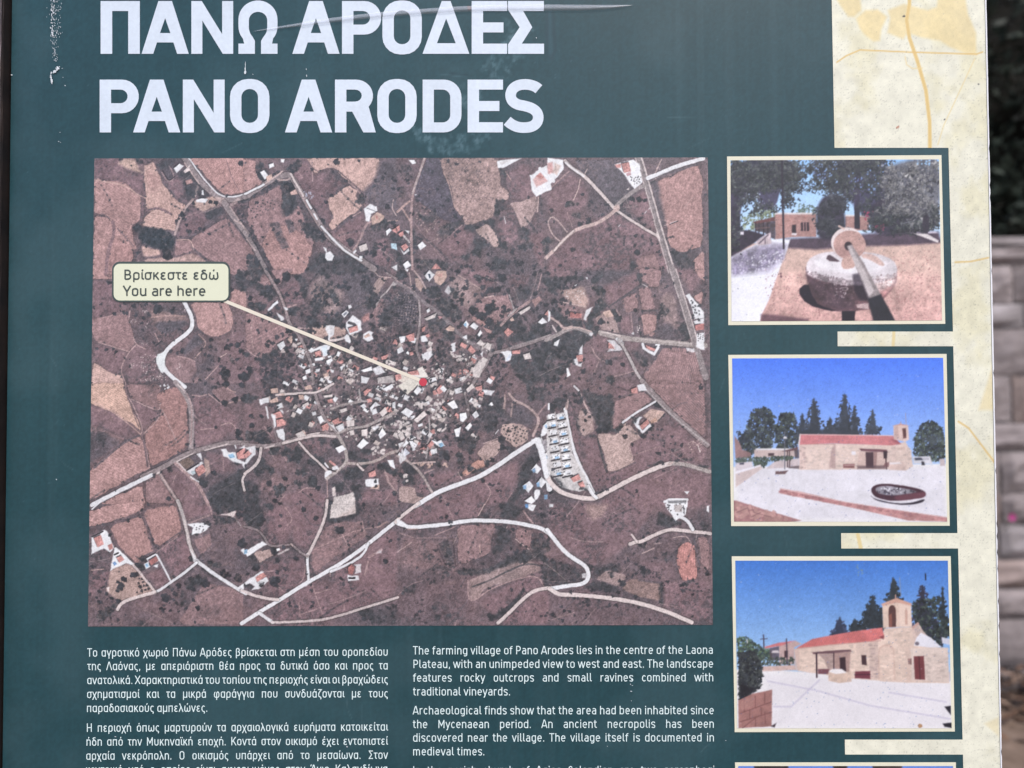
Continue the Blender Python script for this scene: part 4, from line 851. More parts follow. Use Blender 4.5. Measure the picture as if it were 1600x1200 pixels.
    F('path', '1250,430 1340,450 1400,490 1420,560 1370,540 1300,490', .8); L(66, 'asph', '1360,500 1440,620 1620,850'); L(14, 'path', '1470,680 1540,720', .8); L(14, 'path', '1420,540 1620,830', .6); L(40, 'path', '1440,520 1510,470', .5)
    m.tile(*A2)
    L(60, 'asph', '-20,440 200,300 320,230 400,210 470,210 560,370 720,640 860,850 1000,960 1200,1090 1360,1200'); L(24, 'white', '-20,410 180,310', .95); L(14, 'path', '200,300 300,230 380,170', .9); L(22, 'pale', '465,200 600,430', .9); L(22, 'white', '635,475 685,560'); L(20, 'white', '715,620 748,675'); L(24, 'white', '795,750 930,900 1060,1020 1220,1110', .95)
    L(12, 'lite', '560,390 760,740', .8); L(18, 'path', '330,260 420,265 450,250', .8); L(46, 'asph', '-20,810 60,930 130,1060 210,1200', .9); L(12, 'path', '0,880 90,1000', .7); L(12, 'lite', '540,170 590,240', .7)
    S('600,380 660,390 720,400 700,460 640,470', 22, (205, 210, 230), (.5, 1.1), .9)
    m.tile(*A3); L(28, 'lite', '290,30 240,180 160,400 145,700 150,900 160,1200', .95); L(20, 'grey', '290,30 240,180 160,410', .6); L(9, 'white', '190,420 200,420')
    m.tile(*A4)
    L(64, (150, 140, 142), '890,20 980,320 1110,780 1240,1200'); L(14, 'pale', '925,30 1010,330 1110,700 1260,1200', .9); L(12, 'pale', '860,30 950,300 1000,480 1100,860 1180,1150', .7); L(10, (120, 112, 116), '905,30 1000,350 1110,780 1220,1130', .7)
    L(42, 'white', '985,230 1110,180 1280,110 1530,40'); L(18, 'dark', '1100,205 1300,130', .3); L(34, 'pale', '170,60 240,130 340,190 500,350 640,510 670,540', .95); L(26, 'white', '180,80 250,140 350,210', .6); L(26, 'pale', '670,540 850,660 1070,790', .95); F('pale', '1050,770 1080,740 1110,850 1080,830'); L(36, 'path', '690,520 580,610 480,670 280,720 170,810 90,900 -20,1000', .95); L(20, 'pale', '250,740 140,840 60,930', .7); L(40, (164, 154, 154), '680,490 780,400 900,320 960,300', .9); F('path', '640,500 700,480 700,550 650,560', .9)
    m.tile(*B1); L(46, 'white', '940,330 1030,500 1035,600 980,670 800,800 730,900 720,1010 800,1110 960,1230'); F((236, 240, 242), '650,890 720,870 760,840 740,1000 750,1060 720,1090 670,1020'); 
    m.tile(*B2); L(34, 'asph', '200,0 260,100 350,240 420,420 450,560 560,680 640,850 700,1010 715,1200', .9); L(10, 'lite', '240,60 370,280 440,480', .8); F('white', '395,390 430,400 455,420 430,440', .9); L(28, 'pale', '890,745 1000,740 1080,700', .95); F('white', '1060,680 1090,690 1120,790 1040,740'); L(20, 'white', '880,600 880,740', .9); L(24, 'asph', '1490,40 1600,110', .9); F('grey', '1540,140 1580,120 1600,160 1560,180', .9)
    m.tile(*B3); L(40, (138, 128, 132), '-20,130 120,200 250,330 420,440 560,570 660,690 800,790 980,890'); L(26, 'asph', '230,330 245,450 235,620 215,740 200,860 250,960', .95); L(14, 'grey', '240,380 240,600', .6); L(34, 'asph', '980,890 1200,840 1400,780 1620,700', .95); L(12, 'grey', '1200,820 1620,690', .6); L(40, 'asph', '980,890 960,980 860,1100 800,1200', .9); L(30, 'lite', '1100,590 1200,480 1400,340', .9); L(10, 'lite', '-20,110 160,210', .7); L(50, 'asph', '1010,800 990,900', .7); L(18, 'path', '180,20 250,100 300,200', .8); L(24, 'grey', '1180,490 1260,420', .7)
    L(24, (196, 186, 184), '690,1180 800,1060 880,960', .8); L(20, 'asph', '230,830 330,800', .6)
    m.tile(*B4); L(38, (168, 158, 158), '-20,690 80,640 200,580 290,570 420,630'); L(14, 'path', '140,590 290,560 420,610', .9); L(54, (170, 160, 158), '510,620 650,660 900,690 1420,740 1530,745'); L(16, 'pale', '520,610 700,650', .8); L(16, 'pale', '900,680 1400,730', .5); F('white', '640,660 720,680 740,740 690,740', .9); L(28, 'grey', '690,690 780,840 860,1020 940,1120'); L(64, (150, 140, 142), '1205,-20 1320,330 1420,680 1530,1050'); L(12, 'pale', '1250,0 1420,560 1460,720', .8); L(12, 'pale', '1190,0 1300,360 1400,700', .5); F('white', '400,610 440,620 430,660 405,650', .8)
    L(22, 'path', '0,460 100,520 150,580 230,560', .9); L(14, 'pale', '40,550 80,610', .9)
    m.tile(*C1); L(52, (160, 148, 150), '880,-20 980,100 1040,240 1050,420 1040,640'); L(14, 'lite', '1000,100 1050,230 1040,600', .8); L(12, 'pale', '900,0 960,60', .8); L(50, 'asph', '560,920 760,830 960,710 1100,660 1300,610 1440,580 1600,590'); L(44, 'white', '60,1200 350,1050 650,905', .93); L(12, 'pale', '900,770 1060,690', .9); L(12, 'pale', '1180,660 1400,600', .8); L(34, 'asph', '730,890 830,1040 940,1210', .95); L(14, 'path', '740,900 930,1190', .8); L(34, 'lite', '890,790 1010,900 1120,1000 1220,1200', .95); L(16, 'white', '1040,920 1120,970', .8); F('pale', '690,880 740,860 740,880 700,900'); L(16, 'pale', '900,770 1000,870', .8); L(26, 'pale', '1579,900 1550,960 1579,1060', .9)
    m.tile(*C2); L(40, 'asph', '-20,600 140,620 320,610 400,580 560,530 720,500 900,500'); L(28, 'pale', '380,590 560,545 720,510 900,525', .9); L(14, 'pale', '620,510 740,488', .9); L(22, 'pale', '540,580 640,700 780,820 830,880', .95); L(32, 'pale', '160,640 150,740 100,820 0,890', .9); L(18, 'pale', '200,640 290,615', .8); F('white', '790,880 830,860 880,870 830,960 800,940'); L(34, (176, 166, 164), '820,940 920,870 1010,790 1020,720 980,600 920,500'); L(12, 'pale', '920,870 1000,790', .7); L(24, 'pale', '310,110 500,95 640,90 720,90 880,0', .95); L(32, 'asph', '700,110 740,230 800,360 920,490', .95); L(30, (176, 166, 164), '930,490 1050,440 1200,430 1300,380 1450,310 1516,270', .9); L(18, 'grey', '1140,60 1150,180 1220,175', .9); L(24, (170, 160, 158), '860,250 1000,200 1150,180', .9); L(18, 'white', '210,230 230,340', .9); L(30, (186, 172, 168), '1020,790 1120,800 1300,780 1420,700 1516,670', .9); L(12, 'asph', '270,380 330,600', .8); L(22, 'pale', '1120,800 1180,860', .9); L(14, 'lite', '820,960 830,1180', .9); F('cream', '300,110 400,90 380,120', .8); L(26, 'asph', '1380,400 1410,470 1516,470', .5)
    m.tile(*C3); L(48, 'white', '180,1220 400,1080 620,1000 820,930 1000,820 1200,680 1380,570'); F('white', '1330,560 1400,540 1450,540 1450,590 1380,600'); L(60, 'white', '1410,570 1460,700 1500,900 1520,1050'); F('white', '1430,500 1516,330 1516,480 1440,540'); L(26, (186, 172, 170), '0,720 120,770 250,900 350,1080', .95); L(18, 'path', '160,790 380,780', .9); L(16, 'grey', '320,330 330,520 290,740', .8); L(14, 'grey', '0,680 120,520 140,420', .8); L(16, 'lite', '280,890 370,850', .8); F('white', '1380,1050 1440,1070 1380,1190 1360,1100'); L(24, 'asph', '320,340 430,240 510,80', .7); L(28, 'asph', '680,120 720,260 700,360 580,420', .6)
    m.tile(*C4); L(54, 'asph', '910,-20 1040,130 1180,280 1360,440 1540,600'); L(14, 'grey', '940,60 1190,310 1540,590', .8); L(34, 'white', '160,250 190,420 230,620 300,800 370,930 430,1060', .97); L(46, 'pale', '-20,900 40,1000 140,1070 300,1110 420,1120 480,1100 700,980 900,880 1100,800 1180,780'); L(40, (176, 166, 164), '1180,780 1280,780 1400,810 1560,860'); L(34, 'white', '380,1000 420,1080 460,1110', .95); L(22, 'white', '1040,180 860,280 720,380', .95); F('path', '180,170 200,150 190,260 150,260', .8); L(22, 'white', '250,30 290,70', .8); L(16, 'path', '1160,790 1200,770', .8)
    m.tile(*D1); L(36, 'grey', '890,-40 950,120 980,240 1010,400 1060,510'); L(18, 'pale', '960,150 1010,400 1060,520', .7); F('white', '1010,420 1060,500 1120,550 1100,580 1050,560 1030,480', .7); L(36, 'white', '1100,560 1250,670 1420,780 1560,860', .95); L(28, 'white', '1080,560 960,660 830,750 720,830 660,845', .95); L(34, 'pale', '680,845 540,880 360,940 320,1010', .95); L(24, 'pale', '290,420 460,570 560,690 680,840', .8); L(18, 'white', '690,480 760,600 830,740', .95); F('pale', '1290,95 1380,80 1470,50 1430,130 1400,100', .95); L(14, 'white', '60,40 130,-20')
    m.tile(*D2); L(40, 'white', '-20,1150 150,1040 350,920 600,760 820,640 1000,530 1190,390 1477,160'); L(28, 'white', '615,480 610,560 625,720'); L(30, 'pale', '800,-40 790,100 740,240 640,450 610,500', .9); L(32, 'pale', '-20,830 100,880 230,910 330,920', .95); L(34, 'white', '150,1050 210,1090 280,1140', .95); L(26, 'pale', '270,1140 500,1135 740,1120 880,1090 1100,1020 1300,960 1490,900', .85); L(26, 'white', '1200,380 1160,480 1060,550 960,600 840,650', .95); F('white', '560,790 640,700 680,730 600,800', .6); L(22, 'asph', '0,210 130,240 200,320 230,390 300,405 460,385', .8); L(22, 'asph', '460,385 540,460 610,500', .9); L(18, 'grey', '330,480 430,430', .9)
    m.tile(*D3); L(40, 'white', '0,180 120,225 260,215 480,195 700,155 900,160 1100,170 1280,205 1410,235 1490,300'); L(34, 'pale', '-10,170 60,100 210,-10'); L(36, 'pale', '980,1150 1120,1020 1240,900 1340,830 1490,810', .95); F('white', '0,140 40,150 120,210 60,220 0,190'); L(12, 'fl', '110,240 200,240', .7)
    m.tile(*D4); L(42, 'white', '-20,250 100,410 200,510 340,590 380,660 370,740 310,780 180,790 20,820'); L(42, 'pale', '0,820 60,860 110,880 260,880 480,900 700,930 900,970 1120,1040 1370,1150'); L(36, 'pale', '780,390 830,370 900,365 1000,310 1160,245 1300,260 1560,290', .95); L(22, 'pale', '800,300 850,370', .9); L(34, 'white', '1240,110 1340,160 1390,250', .97)
    # ---------------- buildings
    m.soft = 0; m.hedge = True; m.hedge = False
    m.tile(*A1); H('white', '820,140 880,90 925,115 850,190'); H('pale', '925,165 980,135 995,160 940,190', 0); H('white', '1060,470 1120,455 1190,460 1160,500 1060,492', 0); H('white', '1120,370 1135,365 1145,420 1120,415', 0); H('fm', '945,270 1010,250 1025,290 960,310', 0); H('cream', '1180,460 1240,430 1250,470 1210,470', 0); L(8, 'pale', '930,170 990,110')
    m.tile(*A2); H('white', '360,45 400,45 390,80 360,75', 0); H('white', '230,100 280,85 290,120 240,140'); H('white', '140,180 180,160 230,220 190,260', 0); H('cream', '200,230 260,200 270,240 220,280', 0); H('fl', '460,390 520,360 540,410 470,420', 0); F('white', '1245,570 1310,515 1380,540 1390,590 1320,620 1300,700 1270,690', 1, tex=.06); L(8, 'shade', '1280,560 1380,600', .6); F('cream', '1320,660 1390,600 1460,640 1440,690 1340,740', 1); H('roof', '1365,640 1385,635 1400,670 1380,680', 0); H('roof', '1540,790 1600,760 1600,830'); H('white', '1480,800 1520,770 1540,790 1490,850'); H('block', '1190,960 1270,930 1290,990 1210,1020'); H('white', '1200,1060 1230,1060 1230,1090 1195,1090'); H('white', '1130,1020 1160,990 1170,1010 1140,1040', 0); H((190, 215, 228), '1530,930 1590,930 1600,1000 1540,980', 0); H('white', '1540,1180 1600,1150 1600,1220', 0); H('white', '830,970 850,980 850,1010 835,1010', 0); m.D(380 + 875 * .15, 240 + 1070 * .15, 8, 'tree', .8, .2); F('white', '840,1030 890,1010 930,1060 910,1110 860,1110 835,1080', raw=True); L(10, 'white', '820,970 850,1020')
    m.tile(*A3); F('white', '1060,70 1100,60 1320,40 1130,140 1070,140', raw=True); F('grey', '1090,80 1220,50 1110,110', .5); F('white', '1410,220 1590,110 1640,360 1480,440 1430,380', tex=.05); F('roof', '1440,260 1550,170 1620,270 1480,340', .7, fe=3); L(36, 'white', '1520,150 1610,260'); H('roof', '1470,230 1520,190 1560,240 1530,260', 0); H('white', '120,55 180,55 200,90 160,100', 0); H('white', '215,950 265,910 310,955 245,1000'); H('roof', '40,960 90,930 120,970 70,1010'); H('white', '30,980 70,1030 120,980 130,1010 70,1050', 0); H('roof', '10,830 60,800 70,850 30,860'); H('roof', '-10,760 20,740 30,790 0,810'); H('white', '60,1150 110,1110 150,1160 90,1200'); H('roof', '360,1200 410,1140 470,1200', 0); L(18, 'grey', '70,850 130,920'); H('white', '80,790 130,800 120,830', 0)
    m.tile(*A4); F('white', '0,30 150,50 160,140 60,260 0,300', 1, tex=.08); F('roof', '0,80 50,70 60,170 0,200', .8, fe=3); F('cream', '70,80 130,110 90,200 50,170', .7, fe=3); L(30, 'white', '0,200 60,260', .9); F('white', '660,100 840,50 900,90 930,270 850,340 740,180', 1, tex=.1); H('roof', '725,90 800,75 820,165 750,180'); H((186, 150, 156), '770,185 815,170 820,200 780,210', 0); H('roof', '660,100 720,90 720,130 680,130', 0); O('800,220 920,190 910,290 850,290', 3.6, 30, .9, 'shade', .2, .9); H('pale', '775,340 800,320 800,345', 0)
    m.tile(*B2); F('white', '1060,560 1130,480 1210,540 1230,640 1100,690 1060,620'); H('roof', '1085,620 1180,590 1190,640 1100,670'); L(30, 'shade', '1090,560 1150,580', .8); H('white', '1010,470 1060,430 1090,450 1040,510'); H((120, 125, 135), '1025,475 1060,445 1075,458 1042,490', 0); H('white', '1080,380 1110,370 1120,400 1090,415', 0); F('white', '1240,690 1310,640 1350,660 1330,690 1350,730 1290,760 1240,730'); H('cream', '1250,700 1300,670 1320,700 1260,725', 0); F('roof', '1220,510 1300,460 1310,530 1240,560', .7, fe=3); F('white', '850,590 940,590 930,690 880,720 840,640', .9, tex=.15); F('white', '670,850 840,790 900,800 860,900 820,920 800,860 680,870'); H((225, 235, 245), '800,810 860,800 870,880 830,910', 0); H('white', '725,935 815,920 820,950 735,965'); H('white', '850,960 910,930 920,960 860,1000'); H('roof', '730,870 790,850 800,890 740,910'); H((150, 128, 130), '870,860 930,840 940,890 880,910'); F('white', '230,420 330,320 340,350 270,420 240,440'); F('white', '320,450 400,500 410,530 370,540', .9); H('white', '330,790 400,750 420,800 370,850'); H('cream', '440,730 480,700 520,720 480,780', 0); H('white', '500,720 550,730 530,770'); H('white', '630,1060 680,1040 690,1080 640,1100'); H('white', '600,1130 640,1110 650,1150 610,1160'); H('white', '740,1050 790,1040 780,1070 750,1080', 0); H('white', '1220,1060 1330,1020 1340,1060 1250,1080'); F('white', '1340,1040 1420,1010 1480,1080 1380,1110', .9, tex=.2); H('white', '1220,1120 1310,1140 1280,1200 1220,1190'); H('roof', '1430,920 1510,890 1490,940 1440,950'); H('cream', '820,1100 870,1080 880,1120 830,1130', 0); S('1040,1080 1200,1080 1200,1180 1050,1180', 50, 'pale', (.5, 1.2)); S('520,840 640,850 640,900 540,910', 30, 'pale', (.5, 1)); F('white', '860,1150 920,1180 900,1200 870,1190'); H('grey', '1390,1140 1560,1110 1570,1190 1400,1200', 1)
    m.tile(*B3); F('cream', '390,90 420,20 520,20 530,90 460,170 400,140'); F('roof', '420,60 480,40 470,90', .5); H('white', '290,70 340,10 400,60 340,130'); H((70, 85, 105), '325,50 350,50 355,90 340,95', 0); H('white', '80,0 120,0 110,30', 0); F('cream', '190,100 220,80 280,180 250,240 200,180', .8); F('white', '540,170 570,240 540,270 510,230', .8, tex=.4); H('white', '310,430 340,410 350,440 320,460'); H('block', '290,520 420,460 400,510 310,540'); H((170, 135, 138), '430,490 490,500 450,530'); H('roof', '260,620 300,600 290,650 265,660'); F('white', '250,710 300,700 330,760 260,760'); H('roof', '90,700 180,670 185,750 130,760'); H('white', '20,710 90,700 80,760 40,780', 0); H('white', '0,840 50,810 70,860 10,890', 0); H('cream', '510,630 560,590 610,620 600,650 540,650'); H('white', '700,580 730,540 760,580 740,620'); H('pool', '705,580 730,560 735,595 715,605', 0); H('white', '770,600 810,560 860,600 830,640'); H('white', '850,690 880,640 900,670 870,710'); H('block', '840,780 880,740 920,780 890,810'); H('block', '920,820 950,770 1000,790 980,860'); H('white', '690,710 740,690 740,740 710,730', 0); H('roof', '745,850 780,800 830,860 800,890'); F('white', '570,790 620,770 620,860 590,870', .95); H('roof', '1130,660 1170,620 1230,660 1170,710'); H('roof', '1215,860 1300,850 1300,890 1220,890'); F('white', '1090,870 1210,860 1200,950 1150,970 1130,910'); H((225, 232, 245), '1150,950 1200,880 1215,900 1170,970', 0); H('block', '1330,900 1400,880 1420,940 1350,950'); H('white', '1490,560 1540,510 1590,560 1530,580'); H('block', '1280,460 1400,390 1420,410 1310,480'); H('cream', '1190,530 1220,505 1240,540 1210,550', 0); F('fm', '1420,330 1500,290 1530,320 1460,400', .8, tex=.1); H('roof', '1560,480 1600,430 1600,490'); F('white', '260,890 360,850 380,900 330,960 270,950', .9, tex=.1); H('block', '310,850 360,810 370,850 330,870', 0); H('white', '880,890 910,860 900,920', 0); F('block', '800,1050 870,960 940,990 900,1060 870,1140 800,1130', .95, tex=.06); H('block', '880,960 910,920 960,950 930,1000', 0)
    F((226, 216, 206), '0,1070 60,1080 250,1160 330,1200 160,1240 0,1160', 1, tex=.05); F((238, 232, 226), '180,1060 270,1020 330,1130 240,1140 130,1120', 1); H('roof', '110,1080 220,1060 240,1110 130,1110'); H('roof', '-20,1110 40,1100 50,1150 -10,1170')
    S('360,1030 500,1060 520,1180 400,1160', 40, 'block', (.6, 1.4)); S('560,860 720,860 700,960 600,960', 40, 'block', (.6, 1.5), .85); S('620,1060 740,1040 720,1140 640,1140', 26, 'roof', (.6, 1.3), .8); S('740,760 1000,760 960,860 860,820', 20, 'block', (.6, 1.2))
    m.tile(*B4); H('roofd', '215,420 325,435 320,480 210,470'); F('white', '370,400 440,370 390,450 370,500 340,490', .9); H('roof', '585,715 650,730 650,780 585,770'); F('white', '570,690 640,690 700,760 720,790 570,800 590,770 650,780', .8); H('roof', '950,740 1050,780 1040,800 960,780'); L(26, 'white', '920,730 930,770 1030,830 1070,760', .95); L(18, 'white', '1050,740 1080,740'); H('roof', '270,840 335,830 335,895 280,900'); F('white', '250,880 275,860 290,920 330,910 320,950 260,930', .9); F('white', '300,780 335,740 330,830 290,830', .9); F('white', '1340,260 1380,240 1520,420 1520,480 1430,490 1400,360', 1, tex=.08); H('roofd', '1430,550 1520,525 1520,590 1440,600'); F('white', '1420,510 1520,480 1520,530 1430,540', .95); F('white', '1450,630 1520,620 1520,790 1440,760', .95); O('1460,620 1515,620 1510,700 1460,700', 3.4, 10, .9, 'shade', .2); O('1380,280 1500,440 1480,470 1400,400', 4.6, 30, 1.5, 'tree', .3); H('white', '60,710 110,680 90,750 50,740', 0); H('white', '810,630 830,610 840,640', 0); S('860,560 890,540 900,600 870,620', 12, 'pale', (.5, 1)); H('cream', '530,420 600,400 640,460 560,470', 0); H('white', '250,165 280,150 280,165', 0); H('white', '365,85 385,80 385,105', 0); F('white', '1340,770 1420,770 1430,810 1350,800', .8); S('120,230 350,200 380,330 200,320', 40, 'white', (.4, .9), .6); F('white', '0,400 20,420 20,500 0,520')
    H('white', '175,960 190,960 215,1030 180,1050', 0)
    m.tile(*C1); H('roof', '1085,850 1150,790 1200,860 1120,920'); F('white', '1000,870 1090,800 1150,770 1170,790 1090,830 1060,900 1020,890', .9); H((176, 190, 196), '1040,870 1080,860 1090,890 1060,900', 0); F('cream', '1170,730 1220,760 1240,870 1190,920', .7); F('white', '1340,650 1390,640 1410,680 1490,680 1500,740 1579,780 1579,800 1460,770 1380,720 1360,700', .97); H('pool', '1410,705 1460,690 1485,730 1430,740', 0); H('roof', '1495,690 1579,630 1579,740 1510,750'); F('white', '1100,690 1140,690 1150,760 1110,720', .9); F((128, 112, 106), '920,780 1020,720 1080,780 1000,850', .9, tex=.2); L(12, 'shade', '1000,860 1110,790'); L(12, 'white', '1480,610 1490,640'); F('white', '1520,640 1579,610 1579,640', .9); F('white', '1540,780 1579,790 1579,850', .9); S('700,0 860,0 780,60', 8, 'white', (.8, 1.6))
    m.tile(*C2); F('white', '130,160 240,130 240,180 160,210', .95, tex=.2); H('cream', '250,50 320,40 330,90 260,95'); H('cream', '240,170 320,130 330,180 260,190', 0); H('roof', '270,300 350,270 380,330 300,345'); H('roof', '310,360 370,345 410,380 400,410 320,430'); F('white', '260,300 300,310 310,420 290,440 280,380', .95); F('white', '340,260 370,260 380,300', .9); F('white', '310,460 380,450 400,490 390,570 330,530', .95); H('block', '500,500 590,460 610,520 530,535'); H('white', '720,330 760,315 790,370 750,400'); H('roof', '865,370 930,340 950,390 890,405'); H('white', '900,430 980,390 990,450 940,480'); F('white', '830,390 880,410 920,480 880,440', .8); H('roof', '760,420 820,390 840,430 780,455'); H('white', '1115,620 1180,545 1235,590 1160,650'); H('white', '1330,510 1370,440 1410,500 1350,550'); H('white', '1245,240 1300,180 1350,215 1290,230 1255,280'); H('white', '1150,220 1190,195 1210,230 1180,250'); H('white', '900,640 970,610 1010,650 940,690'); H('block', '940,260 1010,240 1020,270 960,290'); H('white', '1380,50 1470,0 1480,40 1410,75'); H('white', '1470,190 1500,180 1500,250 1470,240'); H('block', '570,210 630,180 640,210 580,230'); H('cream', '530,110 580,110 590,150 540,160'); H('block', '780,120 870,105 870,130 790,140'); H('roof', '820,160 870,150 880,190 830,190', 0); H('cream', '590,30 650,10 670,50 600,60', 0); H('roof', '1170,90 1220,50 1260,60 1200,120'); H('roof', '-10,700 60,640 80,680 10,740'); F('white', '0,630 100,620 110,700 60,740 20,800 0,800 0,760 70,690', .9); H('roof', '1230,890 1300,860 1310,920 1240,930'); F('white', '1200,950 1330,940 1340,1050 1210,1020', 1, tex=.08); H('cream', '1240,1040 1340,1000 1340,1050', 0); m.D(380 + 1303 * .1583, 600 + 972 * .1583, 2.6, 'tree', .9); m.D(380 + 1308 * .1583, 600 + 1020 * .1583, 2.6, 'tree', .9); F((105, 95, 92), '810,790 840,770 890,820 860,850', 1); L(14, 'white', '800,790 830,830'); L(20, 'roof', '850,770 900,810'); F('white', '870,830 920,810 940,850 870,860', .9); L(14, 'shade', '830,850 900,870'); F(PAL['block'], '940,1120 1080,1080 1100,1140 1100,1200 880,1200 890,1130', 1, tex=.25); S('900,1100 1090,1100 1090,1200 890,1200', 60, 'grey', (.5, 1)); F('pale', '870,1040 900,1020 910,1110 880,1120', .9, tex=.2); S('1250,640 1400,620 1380,700 1280,720', 46, 'block', (.6, 1.6)); H('white', '1420,760 1480,760 1500,850 1450,820', 0); H('block', '1340,290 1400,230 1420,290 1370,330'); H('block', '1160,460 1220,450 1220,520 1165,520'); H('cream', '560,450 600,480 610,520', 0); H('block', '1010,370 1090,360 1090,420 1020,430', 0); F('white', '1270,440 1330,410 1340,430 1290,470', .9, tex=.2)
    m.tile(*C3); F((230, 224, 214), '10,20 150,-60 250,0 140,70 105,110', 1, tex=.04); m.D(620 + 83 * .1583, 600 + 70 * .1583, 2.2, 'tree', .9); H('white', '165,80 210,25 250,60 200,115'); H('roof', '395,60 440,10 460,80 420,110'); H('white', '430,50 460,20 500,60 470,90', 0); H('white', '40,285 90,240 165,280 120,340'); H('block', '170,360 270,270 300,310 200,390'); H('white', '500,200 570,165 610,240 560,255'); H('white', '625,300 690,290 700,340 660,385 630,370'); H('white', '750,310 790,270 820,320 780,350'); H('white', '680,440 730,390 750,420 710,470'); H('white', '570,460 640,430 620,530 590,530'); H('white', '120,570 160,570 185,660 160,670'); H((225, 228, 240), '60,700 80,640 130,690 70,730'); H('roof', '305,620 350,560 370,600 330,650'); H('white', '340,560 400,580 440,560 480,620 420,630'); H('pool', '415,600 450,585 470,620 435,635', 0); F('white', '330,660 400,640 400,690 340,710', .9, tex=.2); H('block', '180,350 260,300 240,360', 0); H('block', '10,510 50,470 80,540 40,570'); H('block', '380,460 450,440 430,480', 0); H('block', '440,470 490,430 495,450 450,485', 0); F('white', '860,60 980,70 940,120 880,110', .9, tex=.3); H('roof', '780,40 850,20 850,70 800,70'); H('block', '690,60 750,0 770,40 710,90'); F('block', '740,180 790,150 820,210 770,230', .8); S('330,220 470,160 430,330 340,380', 50, 'block', (.8, 2)); S('0,360 140,380 130,520 0,520', 50, 'block', (.8, 2)); S('160,180 300,200 260,260', 26, 'block', (.8, 1.8)); S('190,790 370,790 360,860 240,870', 26, 'cream', (.6, 1.4)); S('40,900 120,900 100,980', 14, 'block', (.6, 1.4)); S('440,790 520,790 500,850', 14, 'cream', (.6, 1.4)); H('white', '90,560 120,590 60,640', 0); F('block', '190,480 250,470 240,560 200,540', .7, tex=.3)
    F('white', '20,760 50,640 100,740 30,800', .8)
    F('white', '1440,560 1516,560 1516,800 1490,780', .4)
    for q in ('1340,860 1390,800 1440,850 1400,900', '1390,1000 1440,930 1490,980 1440,1040', '1250,1020 1320,970 1360,1020 1310,1090', '1270,1170 1340,1120 1380,1170 1340,1200', '1460,420 1516,370 1516,470', '1480,700 1516,670 1516,740'): H('white', q)
    for q in ('1345,860 1375,840 1385,880 1360,890', '1390,990 1420,980 1425,1030 1395,1030', '1255,1015 1290,1010 1290,1050 1260,1055', '1475,420 1500,405 1510,440 1490,450', '1465,1110 1500,1105 1500,1150 1470,1155', '1490,720 1516,715 1516,750 1495,755'): H((140, 172, 205), q, 0)
    m.tile(*C4)
    F((214, 210, 210), '-20,320 150,280 200,450 230,680 350,900 380,1030 300,1050 120,1010 30,900 -20,850', .9, tex=.12)
    L(46, 'white', '-123,548 -84,640 -46,800 -24,900', .97)
    for j in range(8):
        for i in range(2):
            u, v = 26 + i * 92 + j * 8, 300 + j * 78 + i * 4
            if i == 1 and j == 0: u -= 6
            L(16, 'shade', '%d,%d %d,%d' % (u - 40, v + 62, u + 50, v + 42), .9)
            H('white', [(u - 36, v + 4), (u + 38, v - 10), (u + 48, v + 34), (u - 28, v + 46)], 0)
            S([(u - 40, v), (u + 45, v - 10), (u + 50, v + 40), (u - 30, v + 50)], 7, 'shade', (.5, 1.0), .8)
            if (i + j) % 2: H((150, 182, 212), [(u - 10, v + 24), (u + 30, v + 16), (u + 36, v + 36), (u - 6, v + 44)], 0)
    H('roof', '210,920 290,880 310,930 240,960'); H('roof', '280,970 330,950 350,1000 310,1020'); L(18, 'white', '0,200 0,250'); V('40,900 90,920 180,1030 120,1020', 8, (1, 2)); V('300,1020 380,1010 370,1040', 6, (1.2, 2.2)); L(14, 'grey', '60,280 100,560 130,840', .8)
    H('roof', '880,420 960,350 980,390 910,450'); F('white', '830,380 880,330 910,330 890,360 870,400 910,460 980,390 1000,420 910,490 850,430', .95); F('cream', '920,310 1000,250 1130,280 1060,380 980,370', .85, tex=.15); H((200, 165, 150), '985,370 1040,330 1060,370 1000,390', 0); H('roof', '800,60 860,40 870,100 810,100'); F('white', '860,20 930,10 960,70 880,80', .95); H('white', '1310,1050 1360,1050 1340,1080', 0); L(24, 'white', '1120,1150 1160,1130 1340,1130', .95); F('white', '1130,1140 1340,1140 1340,1200 1130,1200'); H((150, 150, 155), '1150,1140 1330,1135 1330,1165 1160,1165', 0); S('1330,580 1500,540 1480,660 1360,640', 36, 'path', (.5, 1)); L(8, 'pale', '1450,610 1470,670'); V('800,330 880,320 840,390', 8, (1, 1.8)); L(12, 'tree', '1060,370 1130,300', .7); L(12, 'tree', '920,500 1010,420', .7)
    F('cream', '720,400 760,380 740,440', .7)
    m.tile(*D1); F('white', '60,300 180,240 210,250 280,410 240,460 180,420 110,450 60,480', 1, tex=.06); H('roof', '80,320 150,290 180,380 120,410'); H('roof', '215,390 260,370 270,420 235,440', 0); F('white', '280,420 300,410 480,570 440,580 400,560 250,630 260,560', 1, tex=.06); H('roof', '305,510 350,490 380,530 330,560'); H((120, 150, 190), '265,560 290,545 310,570 285,590', 0); L(16, 'shade', '285,480 320,465'); H('white', '590,520 680,470 700,480 720,540 680,560 620,560'); H('roofd', '615,540 690,495 710,540 640,585'); H('white', '570,570 610,550 630,600 590,620', 0); H('pool', '580,575 605,565 615,595 595,605', 0); H('white', '660,590 710,570 700,610', 0); F('white', '990,190 1130,170 1200,210 1160,260 1030,290 1040,220', 1, tex=.1); O('1050,180 1180,200 1140,270 1060,260', 5, 20, 1, 'shade', .4); F('white', '1500,440 1538,420 1538,480', 1); F('white', '1480,800 1538,760 1538,820', 1); H('pale', '210,800 240,790 230,850', 0)
    L(14, 'shade', '64,305 170,255')
